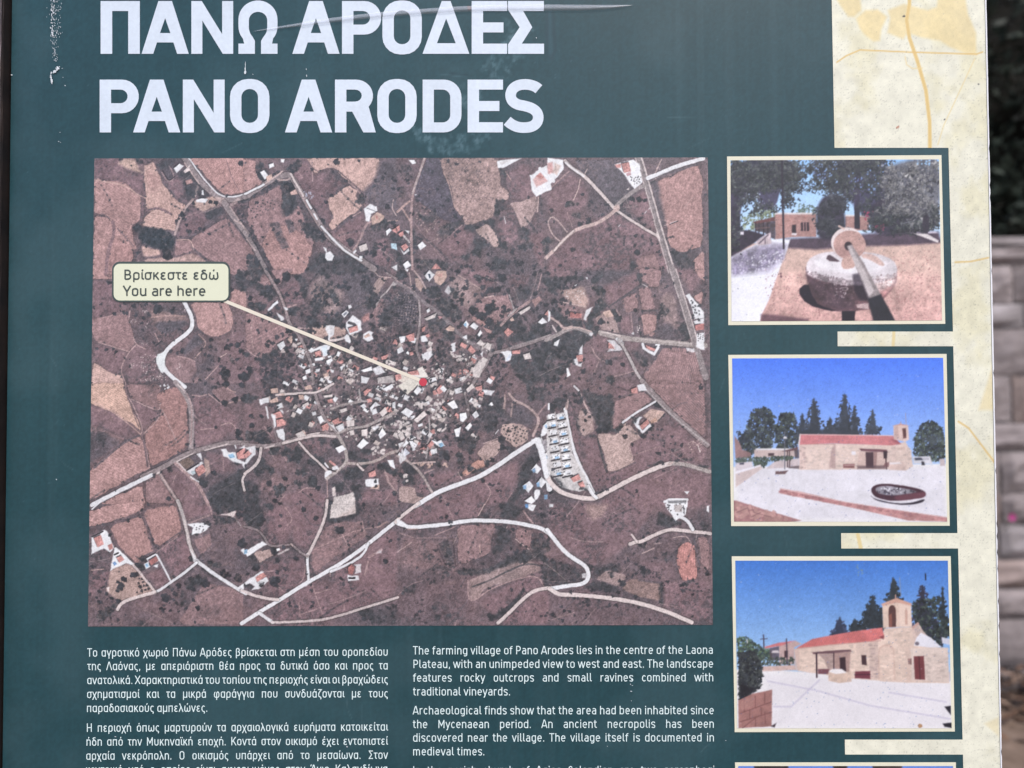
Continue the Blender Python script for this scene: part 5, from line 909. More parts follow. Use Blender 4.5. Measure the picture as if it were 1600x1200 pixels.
    m.tile(*D2); H('roof', '100,710 180,650 215,690 130,750'); F('white', '0,750 170,640 190,650 110,700 130,750 220,700 240,740 160,810 70,830 110,790 60,760 20,780', .95); F('white', '0,460 180,350 220,380 130,440 70,480 30,500', 1, tex=.06); H('pool', '0,440 30,430 30,470 0,480', 0); H('roofd', '1005,610 1040,580 1070,610 1050,680 1010,670'); H('roofd', '1080,600 1120,590 1120,650 1090,655'); F('white', '1000,680 1060,690 1110,690 1110,730 1010,740', .95); L(20, 'shade', '1020,712 1070,712'); F('white', '1060,580 1130,580 1130,660 1070,670 1085,600', .8); F(PAL['block'], '840,0 1075,0 1075,80 890,130 830,130', 1, tex=.25); F('tan', '1000,60 1075,20 1075,85 880,130', .4, fe=5); S('850,10 1060,10 1060,90 850,110', 50, 'grey', (.5, 1)); V('140,750 190,760 160,800', 4, (1.2, 2)); F('white', '1270,470 1330,440 1330,470', .6); H('white', '310,430 340,420 350,440 320,450', 0); L(10, 'path', '450,380 470,400'); V('60,780 100,790 70,830', 4, (1, 2)); H('shade', '155,790 185,770 195,785 165,800', 0)
    m.tile(*D3); H('white', '1240,10 1290,0 1350,10 1320,70 1290,60', 0); H((120, 165, 215), '1240,0 1275,0 1275,35 1250,40', 0)
    m.tile(*D4); F('white', '1120,0 1340,0 1320,110 1280,130 1220,160 1190,110 1150,60', 1, tex=.05); O('1140,0 1190,0 1180,90 1150,60', 3.6, 20, 1.2, 'shade', .3, .9); L(10, 'shade', '1300,20 1310,100', .7); H('grey', '1210,10 1290,10 1290,80 1220,80', 0); S('1210,0 1330,0 1310,110 1210,120', 12, 'shade', (.6, 1.2)); H('white', '1530,20 1550,20 1550,90 1525,70', 0); F('white', '310,680 360,670 350,720 320,720', .7, tex=.3); H('white', '0,0 40,0 40,30 0,30', 0)
    m.tile(*B1)
    for q, k in (('480,430 560,430 560,460 500,460', 8), ('370,520 440,520 440,560 380,560', 10), ('480,880 660,900 660,1060 560,1100 440,1000', 46), ('360,980 420,970 420,1040 370,1040', 12), ('480,1150 760,1060 760,1160 500,1180', 40), ('870,970 920,970 920,1050 870,1050', 12), ('500,770 560,770 560,800 500,800', 6), ('900,420 960,420 960,450', 4), ('530,560 560,560 560,620 540,640', 5)): S(q, k, (214, 196, 196), (.4, 1.0), .85)
    # ---------------- overall tooth of the print
    m.tile(0, 0, 1)
    bn = fbm((m.H, m.W), 40, 77, 3)
    for x, y in m.scat('138,247 1114,247 1114,979 138,979', 5200):
        i, j = min(m.H - 1, int((y - m.y0) * m.res)), min(m.W - 1, int((x - m.x0) * m.res)); v = m.a[i, j].mean()
        if v < 126 and bn[i, j] > .5 and m.rng.random() < (bn[i, j] - .5) * 6:
            rr = m.rng.uniform(1.0, 3.0); c = PAL['tree'] * m.rng.uniform(.85, 1.2)
            m.D(x, y, rr, c, .85, .45)
            if rr > 1.8: m.D(x - .3 * rr, y - .3 * rr, rr * .4, c + 16, .5)
    for x, y in m.scat('138,247 1114,247 1114,979 138,979', 3200):
        v = m.a[min(m.H - 1, int((y - m.y0) * m.res)), min(m.W - 1, int((x - m.x0) * m.res))].mean()
        if v < 140: m.D(x, y, m.rng.uniform(.5, 1.2), PAL['tree'], m.rng.uniform(.25, .7), .3)
    for x, y in m.scat('138,247 1114,247 1114,979 138,979', 1500):
        m.D(x, y, m.rng.uniform(.4, .9), (205, 185, 182), m.rng.uniform(.1, .4), .3)
    m.grain(.42, .8); m.grain(.26, 2.0)
    g0 = m.a.mean(-1, keepdims=True); m.a += (m.a - 128) * .03
    return m
# ------------------------------------------------------------------ the three photographs printed on the board
def leafy(m, q, n, cols, r=(3, 8), under=None, al=.9):
    if under is not None: m.F(under, q, .95, fe=4, tex=.3)
    for x, y in m.scat(q, int(n * 2.2) if r[1] < 17 else n):
        c = np.array(cols[m.rng.integers(len(cols))], float) * m.rng.uniform(.75, 1.25)
        m.D(x, y, m.rng.uniform(*r) * m.k * (.62 if r[1] < 17 else 1), c, al, .7, .8)

def conifer(m, cx, top, base, hw, col, n=90, lean=0):
    """a cypress-like tree of ragged tiers"""
    for i in range(n):
        t = m.rng.random() ** .8
        u = cx + lean * (1 - t) + m.rng.normal() * hw * (.10 + .52 * t); u = min(max(u, cx - hw * (.12 + t)), cx + hw * (.12 + t))
        v = top + (base - top) * t
        c = np.array(col, float) * m.rng.uniform(.72, 1.5)
        m.D(m.ox + u * m.k, m.oy + v * m.k, m.rng.uniform(5, 13) * m.k * (.45 + .75 * t), c, .95, .6, .8)
    m.F(col, [(cx - 3, top - 6), (cx + 3, top - 6), (cx + hw * .55, base), (cx - hw * .55, base)], .95, fe=2, tex=.3)

def stones(m, q, n, col, r=(4, 10)):
    for x, y in m.scat(q, n):
        c = np.array(col, float) * m.rng.uniform(.82, 1.12); w2 = m.rng.uniform(*r) * m.k; h2 = w2 * m.rng.uniform(.35, .55)
        m.F(c, [((x - w2 - m.ox) / m.k, (y - h2 - m.oy) / m.k), ((x + w2 - m.ox) / m.k, (y - h2 - m.oy) / m.k), ((x + w2 - m.ox) / m.k, (y + h2 - m.oy) / m.k), ((x - w2 - m.ox) / m.k, (y + h2 - m.oy) / m.k)], .55, fe=1)

def specks(m, n, col=(60, 66, 84), r=(.4, 1.0), al=.45):
    for i in range(n):
        m.D(m.rng.uniform(m.x0, m.x1), m.rng.uniform(m.y0, m.y1), m.rng.uniform(*r), col, m.rng.uniform(.1, al), .4)

DK = [(56, 56, 66), (72, 74, 80), (44, 44, 54), (88, 92, 90), (62, 68, 70)]
GY = [(104, 104, 108), (128, 126, 128), (84, 84, 92), (148, 146, 146), (70, 68, 80)]

def paint_photo1():
    m = Ink(1141, 248, 1473, 503, .9, (120, 110, 120), warp=.5, seed=21)
    m.tile(1120, 230, .25); F, L, D = m.F, m.L, m.D
    F((150, 196, 250), '60,60 1420,60 1420,620 60,620', grad=(206, 228, 252))
    # far greenery, the low brick building and its porch
    leafy(m, '150,440 260,380 380,390 370,520 150,520', 90, [(120, 132, 108), (150, 158, 132), (96, 104, 90)], (6, 14))
    leafy(m, '500,420 520,350 620,370 640,420', 30, [(96, 112, 104), (110, 124, 118)], (6, 12))
    F((172, 136, 132), '365,415 625,415 625,560 470,560 365,575', tex=.12); stones(m, '365,420 620,420 620,550 370,560', 60, (184, 136, 130), (6, 12))
    F((222, 214, 214), '365,406 625,406 625,416 365,416')
    F((172, 136, 132), '810,425 960,425 960,520 810,520', tex=.12); F((222, 214, 214), '810,420 960,424 960,434 810,430')
    F((60, 46, 56), '528,468 580,468 580,522 528,522'); L(5, (190, 150, 146), '545,470 545,520'); L(5, (190, 150, 146), '562,470 562,520')
    F((58, 46, 54), '472,482 496,482 498,535 470,535'); F((226, 220, 226), '470,535 500,535 500,548 468,548')
    F((110, 74, 76), '225,462 365,432 365,458 235,478'); F((70, 56, 64), '235,478 365,458 365,575 330,560 290,530 235,520', .85, tex=.3)
    for u in (240, 262, 290, 318): L(7, (52, 42, 50), '%d,470 %d,545' % (u, u))
    L(5, (120, 96, 98), '240,505 330,498')
    # ground: shaded belt, dry grass, pale path
    F((216, 186, 176), '60,600 1420,590 1420,1100 60,1100', tex=.3, grad=(204, 164, 160))
    F((206, 178, 168), '400,620 1420,600 1420,800 700,760 400,780', .7, fe=14, tex=.25)
    F((84, 70, 84), '430,570 700,560 960,540 1400,530 1420,600 1200,615 940,620 620,640 440,630', fe=5, tex=.3)
    F((214, 204, 220), '1010,535 1380,528 1400,540 1010,545', .8)
    F((236, 236, 246), '60,690 230,610 330,575 460,575 440,640 380,790 320,960 280,1040 260,1100 60,1100', fe=2, tex=.05)
    F((150, 140, 164), '80,690 230,615 330,590 440,605 420,690 300,760 110,800 80,780', .5, fe=5, tex=.3)
    F((128, 118, 146), '80,690 240,625 430,610 420,700 330,780 90,805', .55, fe=9, tex=1.2); m.S('90,690 420,620 410,720 100,800', 120, (120, 112, 140), (.5, 1.4), .6); m.S('120,690 420,640 400,740 140,800', 90, (236, 234, 246), (.5, 1.5), .7)
    F((60, 50, 66), '60,520 200,515 300,545 240,590 160,640 90,680 60,680', tex=.3, fe=3)
    F((196, 180, 186), '240,590 300,548 336,530 340,600 260,614', tex=.25); L(8, (110, 98, 110), '262,600 320,545'); L(7, (120, 106, 118), '300,600 300,560')
    F((226, 222, 232), '140,525 165,525 165,545 140,545')
    m.S('300,800 700,780 720,1080 300,1080', 260, (150, 100, 108), (.4, 1.1), .6); m.S('900,680 1400,640 1400,1080 1100,1080', 420, (158, 108, 112), (.4, 1.1), .6)
    m.S('300,700 1400,640 1400,1080 300,1080', 320, (226, 190, 184), (.4, 1.0), .6)
    # trees
    F((44, 38, 54), '95,60 130,60 140,640 88,660', tex=.2); F((46, 40, 54), '868,60 905,60 902,510 868,510', tex=.2)
    def boughs(spots, cols, n=60):
        for u, v, w2, h2 in spots:          # each bough: a drooping spray, dark below, lighter above
            for i in range(n):
                a, b = m.rng.normal() * .5, m.rng.normal() * .45
                x, y = u + a * w2, v + b * h2 + abs(a) * h2 * .5
                c = np.array(cols[m.rng.integers(len(cols))], float) * (1.12 - .28 * (b + .5)) * m.rng.uniform(.85, 1.15)
                X, Y = m.ox + x * m.k, m.oy + y * m.k
                if 70 < x < 1410 and 72 < y: m.D(X, Y, m.rng.uniform(2.5, 9) * m.k, c, .85, .8, .9)
    m.soft = 2
    F((60, 54, 72), '60,60 470,60 500,130 460,220 400,250 370,380 270,390 250,300 170,310 140,420 150,560 60,660', .92, fe=2.5, tex=.5)
    boughs([(m.rng.uniform(70, 500), m.rng.uniform(70, 260), 80, 46) for k in range(46)] + [(520, 170, 40, 30), (480, 230, 50, 30), (440, 330, 60, 60), (320, 360, 60, 40), (120, 420, 50, 120), (110, 560, 40, 80), (450, 300, 40, 40), (170, 330, 40, 40), (210, 310, 40, 30), (250, 370, 30, 40)], DK)
    F((58, 52, 72), '640,60 1110,60 1090,300 1000,420 930,440 860,350 760,260 700,200 600,180', .9, fe=7, tex=.5)
    boughs([(m.rng.uniform(630, 1090), m.rng.uniform(70, 240), 80, 44) for k in range(44)] + [(620, 190, 50, 30), (600, 120, 50, 30), (740, 260, 60, 30), (940, 360, 60, 60), (1000, 300, 60, 60), (830, 300, 40, 40)], DK)
    m.S('600,90 780,80 760,230 640,190', 40, (150, 182, 236), (.6, 1.5), .8); m.S('820,160 1080,90 1000,300 860,260', 40, (150, 180, 236), (.6, 1.5), .8); m.S('150,300 260,270 330,390 180,400', 24, (190, 206, 232), (.6, 1.4), .8)
    F((52, 46, 60), '640,340 700,290 760,290 810,400 810,540 700,590 630,560 625,440', .95, fe=5, tex=.5); boughs([(m.rng.uniform(650, 790), m.rng.uniform(310, 540), 60, 40) for k in range(16)], DK[:3])
    F((58, 50, 66), '960,360 1100,300 1400,330 1410,520 1160,545 1100,560 970,540', .95, fe=6, tex=.5); boughs([(m.rng.uniform(970, 1390), m.rng.uniform(350, 520), 70, 40) for k in range(24)], DK)
    F((104, 102, 108), '1080,120 1220,70 1420,60 1420,400 1300,430 1180,400 1080,330 1040,230', .92, fe=7, tex=.5)
    boughs([(m.rng.uniform(1090, 1400), m.rng.uniform(90, 400), 60, 40) for k in range(46)], GY, 50)
    boughs([(m.rng.uniform(1220, 1390), m.rng.uniform(380, 510), 50, 40) for k in range(10)], DK + GY[:2]); m.S('1240,75 1390,75 1390,110 1260,110', 16, (160, 200, 240), (.6, 1.6), .9)
    F((56, 48, 62), '1305,420 1345,420 1340,545 1295,545', .9, tex=.2)
    m.soft = 0
    m.S('930,400 990,400 970,460 930,460', 16, (170, 70, 100), (.6, 1.3), .9); m.S('1000,480 1060,480 1050,520 1000,520', 12, (150, 70, 96), (.6, 1.3), .8)
    L(4, (120, 120, 130), '1160,480 1250,460'); L(4, (120, 120, 130), '1200,450 1240,510')
    for u in range(1150, 1300, 14): L(3, (74, 56, 70), '%d,515 %d,545' % (u, u), .8)
    F((222, 214, 216), '1240,540 1330,545 1400,585 1395,600 1330,575', tex=.1)
    L(12, (50, 42, 56), '411,75 418,632')
    m.soft = 1
    # the olive mill: stone basin, upright wheel, beam
    F((40, 30, 44), '500,900 560,850 640,900 700,1010 780,1030 700,1030 560,990', fe=2)
    m.soft = 0
    F((112, 84, 90), '553,755 575,730 1120,735 1135,765 1128,850 1105,890 1050,950 960,1020 860,1032 760,1030 680,1005 630,985 595,930 565,840', fe=2, tex=.5)
    F((66, 54, 66), '556,800 640,830 760,850 860,850 870,1020 760,1028 660,990 600,930 570,850', .55, fe=10, tex=.8); F((72, 56, 66), '850,845 930,850 955,970 870,960', .8, fe=5, tex=.6)
    F((206, 186, 184), '940,830 1130,775 1122,860 1075,905 1000,930 955,900', .85, fe=8, tex=.7); F((176, 126, 124), '1000,915 1115,860 1100,890 1040,955 975,985', .6, fe=6, tex=.6)
    m.soft = 1
    F((222, 214, 220), '553,760 572,705 620,672 700,652 900,655 1020,668 1112,708 1137,762 1128,800 960,838 830,838 680,812 580,790', fe=2, tex=.18)
    F((196, 184, 190), '553,762 600,778 700,812 850,838 960,836 1130,790 1130,812 1010,860 850,872 690,850 570,806', .9, fe=3, tex=.8)
    F((240, 236, 242), '600,712 650,690 720,672 900,672 1010,690 1080,730 1040,770 900,800 760,790 640,760', .8, fe=5, tex=.12)
    F((206, 178, 172), '920,665 990,672 1060,733 1042,752 960,705 905,690', fe=2, tex=.25); F((90, 72, 82), '682,710 700,668 740,690 782,722', fe=1.5)
    m.S('556,770 840,830 840,870 600,820', 90, (110, 94, 102), (.5, 1.3), .6); m.S('950,810 1125,790 1110,870 980,910', 90, (140, 116, 118), (.5, 1.4), .6); m.S('600,830 860,860 850,1000 660,980', 90, (150, 126, 128), (.5, 1.5), .35); m.S('730,850 820,860 810,960 740,970', 30, (196, 182, 188), (.5, 1.3), .7); m.S('960,820 1120,800 1100,870 990,900', 50, (236, 226, 226), (.5, 1.3), .7)
    L(4, (196, 182, 186), '770,890 800,880 825,885 815,900 785,897', .8); L(5, (40, 32, 44), '720,850 740,930 800,960', .5)
    ell = lambda cu, cv, a, b, n=28, r=0: [(cu + a * math.cos(t) * math.cos(r) - b * math.sin(t) * math.sin(r), cv + a * math.cos(t) * math.sin(r) + b * math.sin(t) * math.cos(r)) for t in (i * 2 * math.pi / n for i in range(n))]
    F((228, 214, 214), ell(822, 598, 104, 98), fe=1.5); F((186, 152, 146), ell(836, 612, 103, 92), fe=1.5, tex=.16); F((150, 116, 116), ell(800, 650, 60, 44), .35, fe=10)
    F((206, 172, 164), '790,690 860,680 880,750 800,770 778,740', tex=.12); L(14, (210, 184, 178), '770,492 800,510')
    m.soft = 0
    F((62, 48, 56), ell(828, 618, 26, 28)); F((150, 140, 142), '820,620 850,608 930,740 1030,930 945,960 880,770 850,690', fe=1.5, tex=.2)
    F((206, 196, 198), '822,620 838,612 920,760 985,900 950,950 880,770', .8, fe=3, tex=.15); F((46, 44, 54), '945,955 1030,925 1120,1100 980,1100', fe=3, tex=.2)
    F((40, 30, 44), '780,1030 865,1030 860,1100 780,1100'); F((40, 30, 44), '850,800 890,790 960,960 900,960 860,900', .7, fe=4); F((214, 190, 190), '870,990 950,980 950,1020 880,1010', .8, tex=.3)
    F((96, 70, 82), '270,1050 330,1050 570,1080 570,1100 270,1100', .8, fe=4); m.S('370,790 410,790 400,820', 8, (110, 80, 90), (.8, 1.6))
    m.soft = 0
    m.soften(); specks(m, 260); m.grain(.20, .9); m.grain(.10, 4); m.a += (m.a - 128) * .10 + 4
    return m

SKY1 = (70, 122, 252)

def paint_photo2():
    m = Ink(1143, 557, 1481, 817, .9, (200, 196, 210), warp=.4, seed=33)
    m.tile(1120, 530, .25); F, L = m.F, m.L
    F(SKY1, '60,80 1460,80 1460,800 60,800', grad=(178, 206, 246))
    TR = (56, 62, 74)
    leafy(m, '130,640 180,540 220,440 290,415 360,470 350,620 330,680 210,720 130,690', 330, [TR, (84, 94, 92), (44, 50, 56)], (7, 16)); leafy(m, '110,570 160,580 200,640 140,650', 30, [TR], (5, 12))
    leafy(m, '360,640 360,540 400,460 480,450 510,560 510,680 380,710', 240, [TR, (82, 92, 88), (44, 50, 54)], (7, 15))
    conifer(m, 535, 465, 600, 40, TR, 60); conifer(m, 612, 370, 600, 70, TR, 150); conifer(m, 712, 490, 600, 40, TR, 50); conifer(m, 808, 342, 600, 80, TR, 170); conifer(m, 870, 415, 600, 40, TR, 80); conifer(m, 985, 440, 590, 52, TR, 60)
    F(TR, '510,560 680,560 900,570 900,600 510,600', .9, fe=4, tex=.2)
    leafy(m, '1250,620 1290,530 1360,505 1430,550 1440,740 1360,770 1240,720', 300, [TR, (88, 100, 92), (46, 54, 56)], (7, 15))
    for k in range(14):
        a = R(200 + k * 11); L(5, (84, 92, 100), [(1370, 650), (1370 + 70 * math.cos(a), 650 + 60 * math.sin(a)), (1370 + 90 * math.cos(a), 680 + 50 * math.sin(a))], .6)
    # white forecourt
    F((240, 238, 242), '60,800 1460,780 1460,1160 60,1160', fe=2, tex=.02)
    F((214, 210, 230), '120,800 1430,800 1430,1130 120,1130', .35, fe=8, tex=.25)
    # low house behind, garden
    F((206, 186, 184), '225,690 500,690 500,735 225,740', tex=.1); F((240, 236, 240), '235,682 500,682 500,692 235,692'); F((80, 62, 70), '315,712 352,712 352,730 315,730'); F((110, 80, 84), '400,700 505,672 505,690 440,702'); F((206, 192, 196), '360,760 510,745 510,800 300,812', tex=.1)
    for u in (437, 450): L(6, (70, 52, 58), '%d,700 %d,800' % (u, u))
    F((70, 62, 70), '480,690 512,690 512,745 485,745', .8); F((92, 78, 84), '440,800 515,790 515,812 445,808', .8)
    F((150, 120, 122), '100,600 130,640 150,690 205,710 205,745 105,745', tex=.2); leafy(m, '105,745 215,735 220,765 110,775', 40, [(74, 84, 84), (88, 98, 92)], (5, 11)); leafy(m, '215,740 470,730 475,752 310,762 290,805 220,795', 110, [(78, 92, 82), (96, 108, 96), (64, 74, 74)], (5, 12))
    F((222, 212, 220), '105,775 210,765 215,795 105,830', tex=.06); F((216, 198, 198), '105,840 265,785 275,810 105,930', tex=.12); F((240, 236, 246), '105,832 262,786 268,794 105,846'); F((70, 70, 90), '130,775 160,772 160,784 132,786'); F((110, 86, 90), '360,828 440,822 420,845 358,848')
    L(6, (108, 110, 124), '422,575 418,812'); F((226, 226, 236), '415,605 432,605 438,620 412,620')
    # the church
    F((226, 204, 196), '512,655 720,650 1100,660 1190,640 1225,700 1235,795 1190,822 1080,815 512,818', tex=.08); stones(m, '515,665 1220,680 1225,795 520,815', 330, (226, 206, 200), (5, 12))
    F((214, 190, 184), '515,660 550,660 550,815 512,815', .8, tex=.2); stones(m, '515,665 550,665 550,810 515,810', 26, (190, 166, 164))
    F((176, 148, 148), '735,655 745,655 742,810 700,806 715,700', .7, fe=3, tex=.1); L(6, (190, 160, 156), '552,655 735,655')
    F((208, 132, 138), '520,594 640,592 1000,598 1115,604 1160,655 1100,664 880,655 720,650 515,658', tex=.14, stripe=(3, 2.2, .05)); F((150, 84, 96), '1095,622 1130,625 1160,655 1140,655', .8, fe=3); L(8, (238, 226, 228), '520,592 510,660'); L(5, (230, 196, 196), '520,593 1110,601')
    F((222, 196, 190), '1117,540 1145,532 1210,535 1215,625 1190,640 1117,625', tex=.1); F((206, 160, 150), '1112,540 1160,524 1218,538 1150,536'); F((150, 118, 116), '1145,540 1150,620 1120,620 1120,542', .35); F((110, 76, 76), '1172,556 1195,552 1198,615 1176,620'); F((88, 58, 62), '1180,560 1192,560 1194,605 1182,605')
    L(4, (180, 160, 170), '1195,460 1198,530', .8); L(5, (190, 150, 140), '1163,515 1163,528')
    F((206, 180, 172), '1130,680 1185,672 1195,800 1185,690 1140,690', .8); F((206, 184, 178), '1100,670 1128,670 1128,790 1100,780', .7, tex=.25); F((214, 190, 184), '1080,780 1175,765 1190,800 1185,822 1085,818', tex=.15); F((238, 230, 234), '1085,772 1150,768 1165,778 1090,784')
    F((206, 176, 170), '895,700 1065,700 1065,800 880,800', .6); F((76, 56, 66), '935,705 985,705 985,805 935,805'); F((150, 118, 118), '985,705 1010,705 1000,805 985,805', .8); F((118, 82, 92), '895,682 1070,690 1078,708 905,698'); L(8, (74, 52, 60), '1062,708 1066,812'); F((60, 46, 56), '1048,700 1074,700 1070,745 1050,745'); F((92, 72, 80), '880,792 1060,790 1060,812 880,812', .75, fe=3)
    F((238, 234, 242), '845,700 872,700 872,722 845,722'); F((140, 96, 98), '790,782 865,780 862,808 792,806'); L(5, (200, 170, 170), '800,790 860,788'); F((120, 84, 90), '1060,770 1085,770 1080,800 1045,798', .8)
    F((206, 206, 216), '1235,735 1345,732 1362,780 1240,778', tex=.15); F((70, 72, 88), '1245,742 1335,740 1340,756 1250,758'); F((54, 52, 64), '1290,765 1310,765 1310,788 1290,788'); F((236, 234, 244), '1290,738 1340,735 1355,780 1310,776', .7); F((200, 186, 190), '1405,748 1440,750 1440,792 1408,792')
    # rusty ring bed and stone kerbs
    m.soft = 2
    F((40, 34, 48), '955,975 980,1000 1100,1030 1220,1030 1305,1000 1300,1020 1240,1038 1150,1042 1000,1018', fe=2)
    F((70, 44, 58), '965,930 1010,908 1080,905 1220,925 1310,950 1312,990 1250,1002 1100,1018 1010,1000 968,970', fe=1.5, tex=.1)
    F((150, 146, 158), '985,935 1040,918 1120,925 1240,948 1260,962 1180,975 1080,982 1010,970', fe=2, tex=.5); m.S('990,935 1120,925 1250,955 1100,980 1010,965', 40, (60, 54, 70), (.6, 1.6), .9); m.S('1000,935 1120,928 1200,955 1060,975', 26, (232, 230, 240), (.5, 1.3), .9)
    F((116, 70, 84), '1100,985 1250,965 1311,952 1312,990 1250,1002 1130,1016', .8, fe=3)
    m.soft = 0
    F((190, 142, 142), '388,935 520,958 800,1022 1050,1062 1460,1120 1460,1148 1200,1140 800,1050 385,968', tex=.25); stones(m, '390,945 800,1030 1440,1125 1400,1140 800,1045 390,965', 90, (176, 124, 128), (7, 16)); L(4, (226, 200, 200), '388,937 800,1022 1440,1120')
    F((170, 126, 128), '60,1010 110,1015 300,1075 520,1140 400,1160 60,1160', tex=.2)
    for x, y in m.scat('110,1025 300,1080 480,1140 110,1140', 60): m.D(x, y, m.rng.uniform(2.5, 5), np.array((196, 154, 150)) * m.rng.uniform(.85, 1.1), .8, .3)
    L(4, (110, 76, 84), '110,1090 180,1060 200,1120 260,1090', .7); L(4, (110, 76, 84), '200,1040 220,1090 330,1120', .7)
    m.soften(); specks(m, 420, (70, 90, 160)); specks(m, 120, (205, 205, 225), (.4, 1.2)); m.D(1120 + 403 * .25, 530 + 472 * .25, 2.0, (20, 20, 40), .9); m.grain(.11, .9); m.grain(.07, 2.5); m.a += 3
    return m

def paint_photo3():
    m = Ink(1148, 873, 1488, 1140, .9, (200, 196, 210), warp=.4, seed=45)
    m.tile(1120, 840, .3); F, L = m.F, m.L
    F((66, 122, 212), '60,100 1300,100 1300,700 60,700', grad=(172, 206, 242))
    TR = (46, 54, 62)
    conifer(m, 645, 415, 500, 46, (54, 62, 84), 60); conifer(m, 725, 425, 480, 40, TR, 40); conifer(m, 822, 300, 470, 72, TR, 150); conifer(m, 932, 205, 340, 42, TR, 90, lean=12); leafy(m, '770,380 870,360 870,465 760,470', 70, [TR], (7, 13))
    conifer(m, 1088, 245, 520, 84, (52, 52, 70), 220); conifer(m, 1195, 255, 520, 34, TR, 70); leafy(m, '1020,330 1180,300 1240,480 1180,560 1060,480', 160, [TR, (72, 84, 78), (38, 44, 48)], (7, 15))
    # white yard
    F((238, 235, 239), '60,690 230,685 700,720 1240,750 1240,1010 60,1010', fe=2, tex=.02); F((224, 218, 228), '240,720 1220,770 1220,990 280,980', .35, fe=8, tex=.08)
    for q in ('480,790 380,885 290,885', '260,750 520,800 800,880 1220,950', '530,745 470,800', '900,810 1200,860'): L(10, (198, 192, 214), q, .6)
    # left garden and distant house
    leafy(m, '100,520 150,515 190,550 280,590 280,640 180,640 100,610', 150, [(70, 88, 78), (96, 116, 92), (58, 70, 72)], (6, 13))
    F((196, 168, 166), '320,560 410,536 440,552 400,570 400,660 320,660', tex=.1); F((206, 124, 128), '240,568 320,545 410,534 330,562 250,576'); F((84, 68, 76), '270,575 320,565 320,640 270,640', .8, tex=.2); F((70, 50, 58), '348,588 366,588 366,625 348,625'); F((214, 204, 208), '285,588 315,586 322,600 280,600')
    leafy(m, '190,620 400,625 395,665 200,668', 60, [(64, 72, 72), (84, 94, 86)], (5, 11)); F((216, 186, 180), '225,672 400,664 410,690 230,698', tex=.15)
    for u, v0, v1 in ((238, 505, 570), (360, 525, 660)): L(6, (70, 60, 76), '%d,%d %d,%d' % (u, v0, u + 2, v1))
    L(4, (70, 60, 76), '222,527 258,524'); L(5, (226, 222, 230), '150,530 152,546')
    leafy(m, '105,600 190,590 230,680 220,780 150,830 105,850', 330, [(52, 56, 62), (72, 78, 78), (40, 44, 52)], (6, 14)); F((36, 36, 44), '108,760 200,790 140,840 108,850', .9, fe=5, tex=.2)
    F((160, 116, 112), '100,852 180,815 280,795 276,990 100,1000', tex=.15)
    for q in ('110,920 276,860', '110,965 276,915', '130,850 132,910', '190,828 190,890', '240,812 240,865', '160,905 160,950', '220,890 222,930', '120,1000 190,945 190,990', '240,915 242,975'): L(5, (116, 76, 78), q, .8)
    F((60, 48, 56), '270,990 300,972 290,995'); F((178, 136, 130), '112,860 180,825 180,880 112,905', .5, tex=.2)
    # church
    F((224, 200, 188), '400,580 460,560 870,520 880,470 1028,460 1080,560 1215,575 1220,760 990,758 700,735 420,695', tex=.08); stones(m, '420,600 860,540 880,480 1010,470 1010,740 700,730 420,685', 360, (224, 202, 190), (6, 14))
    F((212, 184, 176), '400,582 425,578 428,695 402,690', .8); F((206, 118, 118), '420,570 500,525 700,488 870,465 880,520 800,540 600,555 415,576', tex=.16, stripe=(-60, 3, .06)); F((120, 64, 72), '850,515 880,505 876,530', .8); L(5, (196, 156, 150), '415,577 600,557 860,535')
    F((214, 190, 180), '730,550 800,545 796,615 730,610', .8, fe=3)
    F((196, 172, 166), '800,545 846,540 846,740 800,735', .55, tex=.35); stones(m, '802,548 845,545 845,735 802,730', 50, (186, 164, 160), (5, 12))
    arch = [(846, 740), (846, 590)] + [(890 - 42 * math.cos(R(a)), 588 - 34 * math.sin(R(a))) for a in range(0, 181, 20)] + [(934, 745)]
    F((210, 178, 166), arch, .8, fe=1.2); F((228, 204, 192), [(u * .86 + 890 * .14, v + 10) for u, v in arch], .8, fe=1.5, tex=.1); stones(m, '860,610 925,610 925,740 860,735', 50, (230, 208, 196), (5, 12))
    F((226, 200, 186), '872,345 950,330 1025,345 1028,460 875,468', tex=.08); F((208, 164, 150), '866,340 950,308 1030,338 1026,352 950,332 874,352'); F((238, 214, 202), '960,335 1025,347 1026,455 965,458', .6)
    F((90, 62, 62), [(905, 462), (905, 380)] + [(925 - 20 * math.cos(R(a)), 375 - 30 * math.sin(R(a))) for a in range(0, 181, 30)] + [(944, 380), (944, 462)], fe=1.2); F((150, 96, 84), '908,400 922,390 922,462 908,462', .8); F((196, 160, 148), [(992, 450), (992, 380), (998, 360), (1006, 380), (1006, 450)], .9); L(6, (200, 160, 148), '944,292 944,308'); L(4, (150, 150, 160), '968,200 972,300', .7)
    F((214, 190, 182), '1028,470 1060,440 1085,480 1110,510 1040,560', .9, tex=.1); F((196, 160, 152), '1028,460 1060,436 1068,446 1030,476'); F((232, 230, 240), '1035,560 1050,520 1075,492 1130,520 1180,568 1120,572', fe=1.5); F((120, 112, 122), [(1053 + 12 * math.cos(R(a)), 550 + 10 * math.sin(R(a))) for a in range(0, 360, 30)])
    F((222, 204, 196), '1020,576 1215,572 1218,755 1020,745', tex=.08); stones(m, '1090,610 1215,600 1215,750 1095,745', 60, (220, 200, 192), (6, 13)); L(9, (226, 208, 200), '1015,580 1215,578'); F((118, 62, 68), '1034,618 1088,616 1092,742 1038,740'); L(5, (82, 44, 52), '1062,618 1065,740'); F((90, 58, 62), '1002,630 1022,630 1022,662 1004,660'); F((212, 186, 176), '990,560 1018,575 1020,750 995,758', .5)
    F((210, 210, 224), '1180,515 1240,530 1240,560 1185,548'); L(4, (60, 56, 70), '1182,500 1184,568')
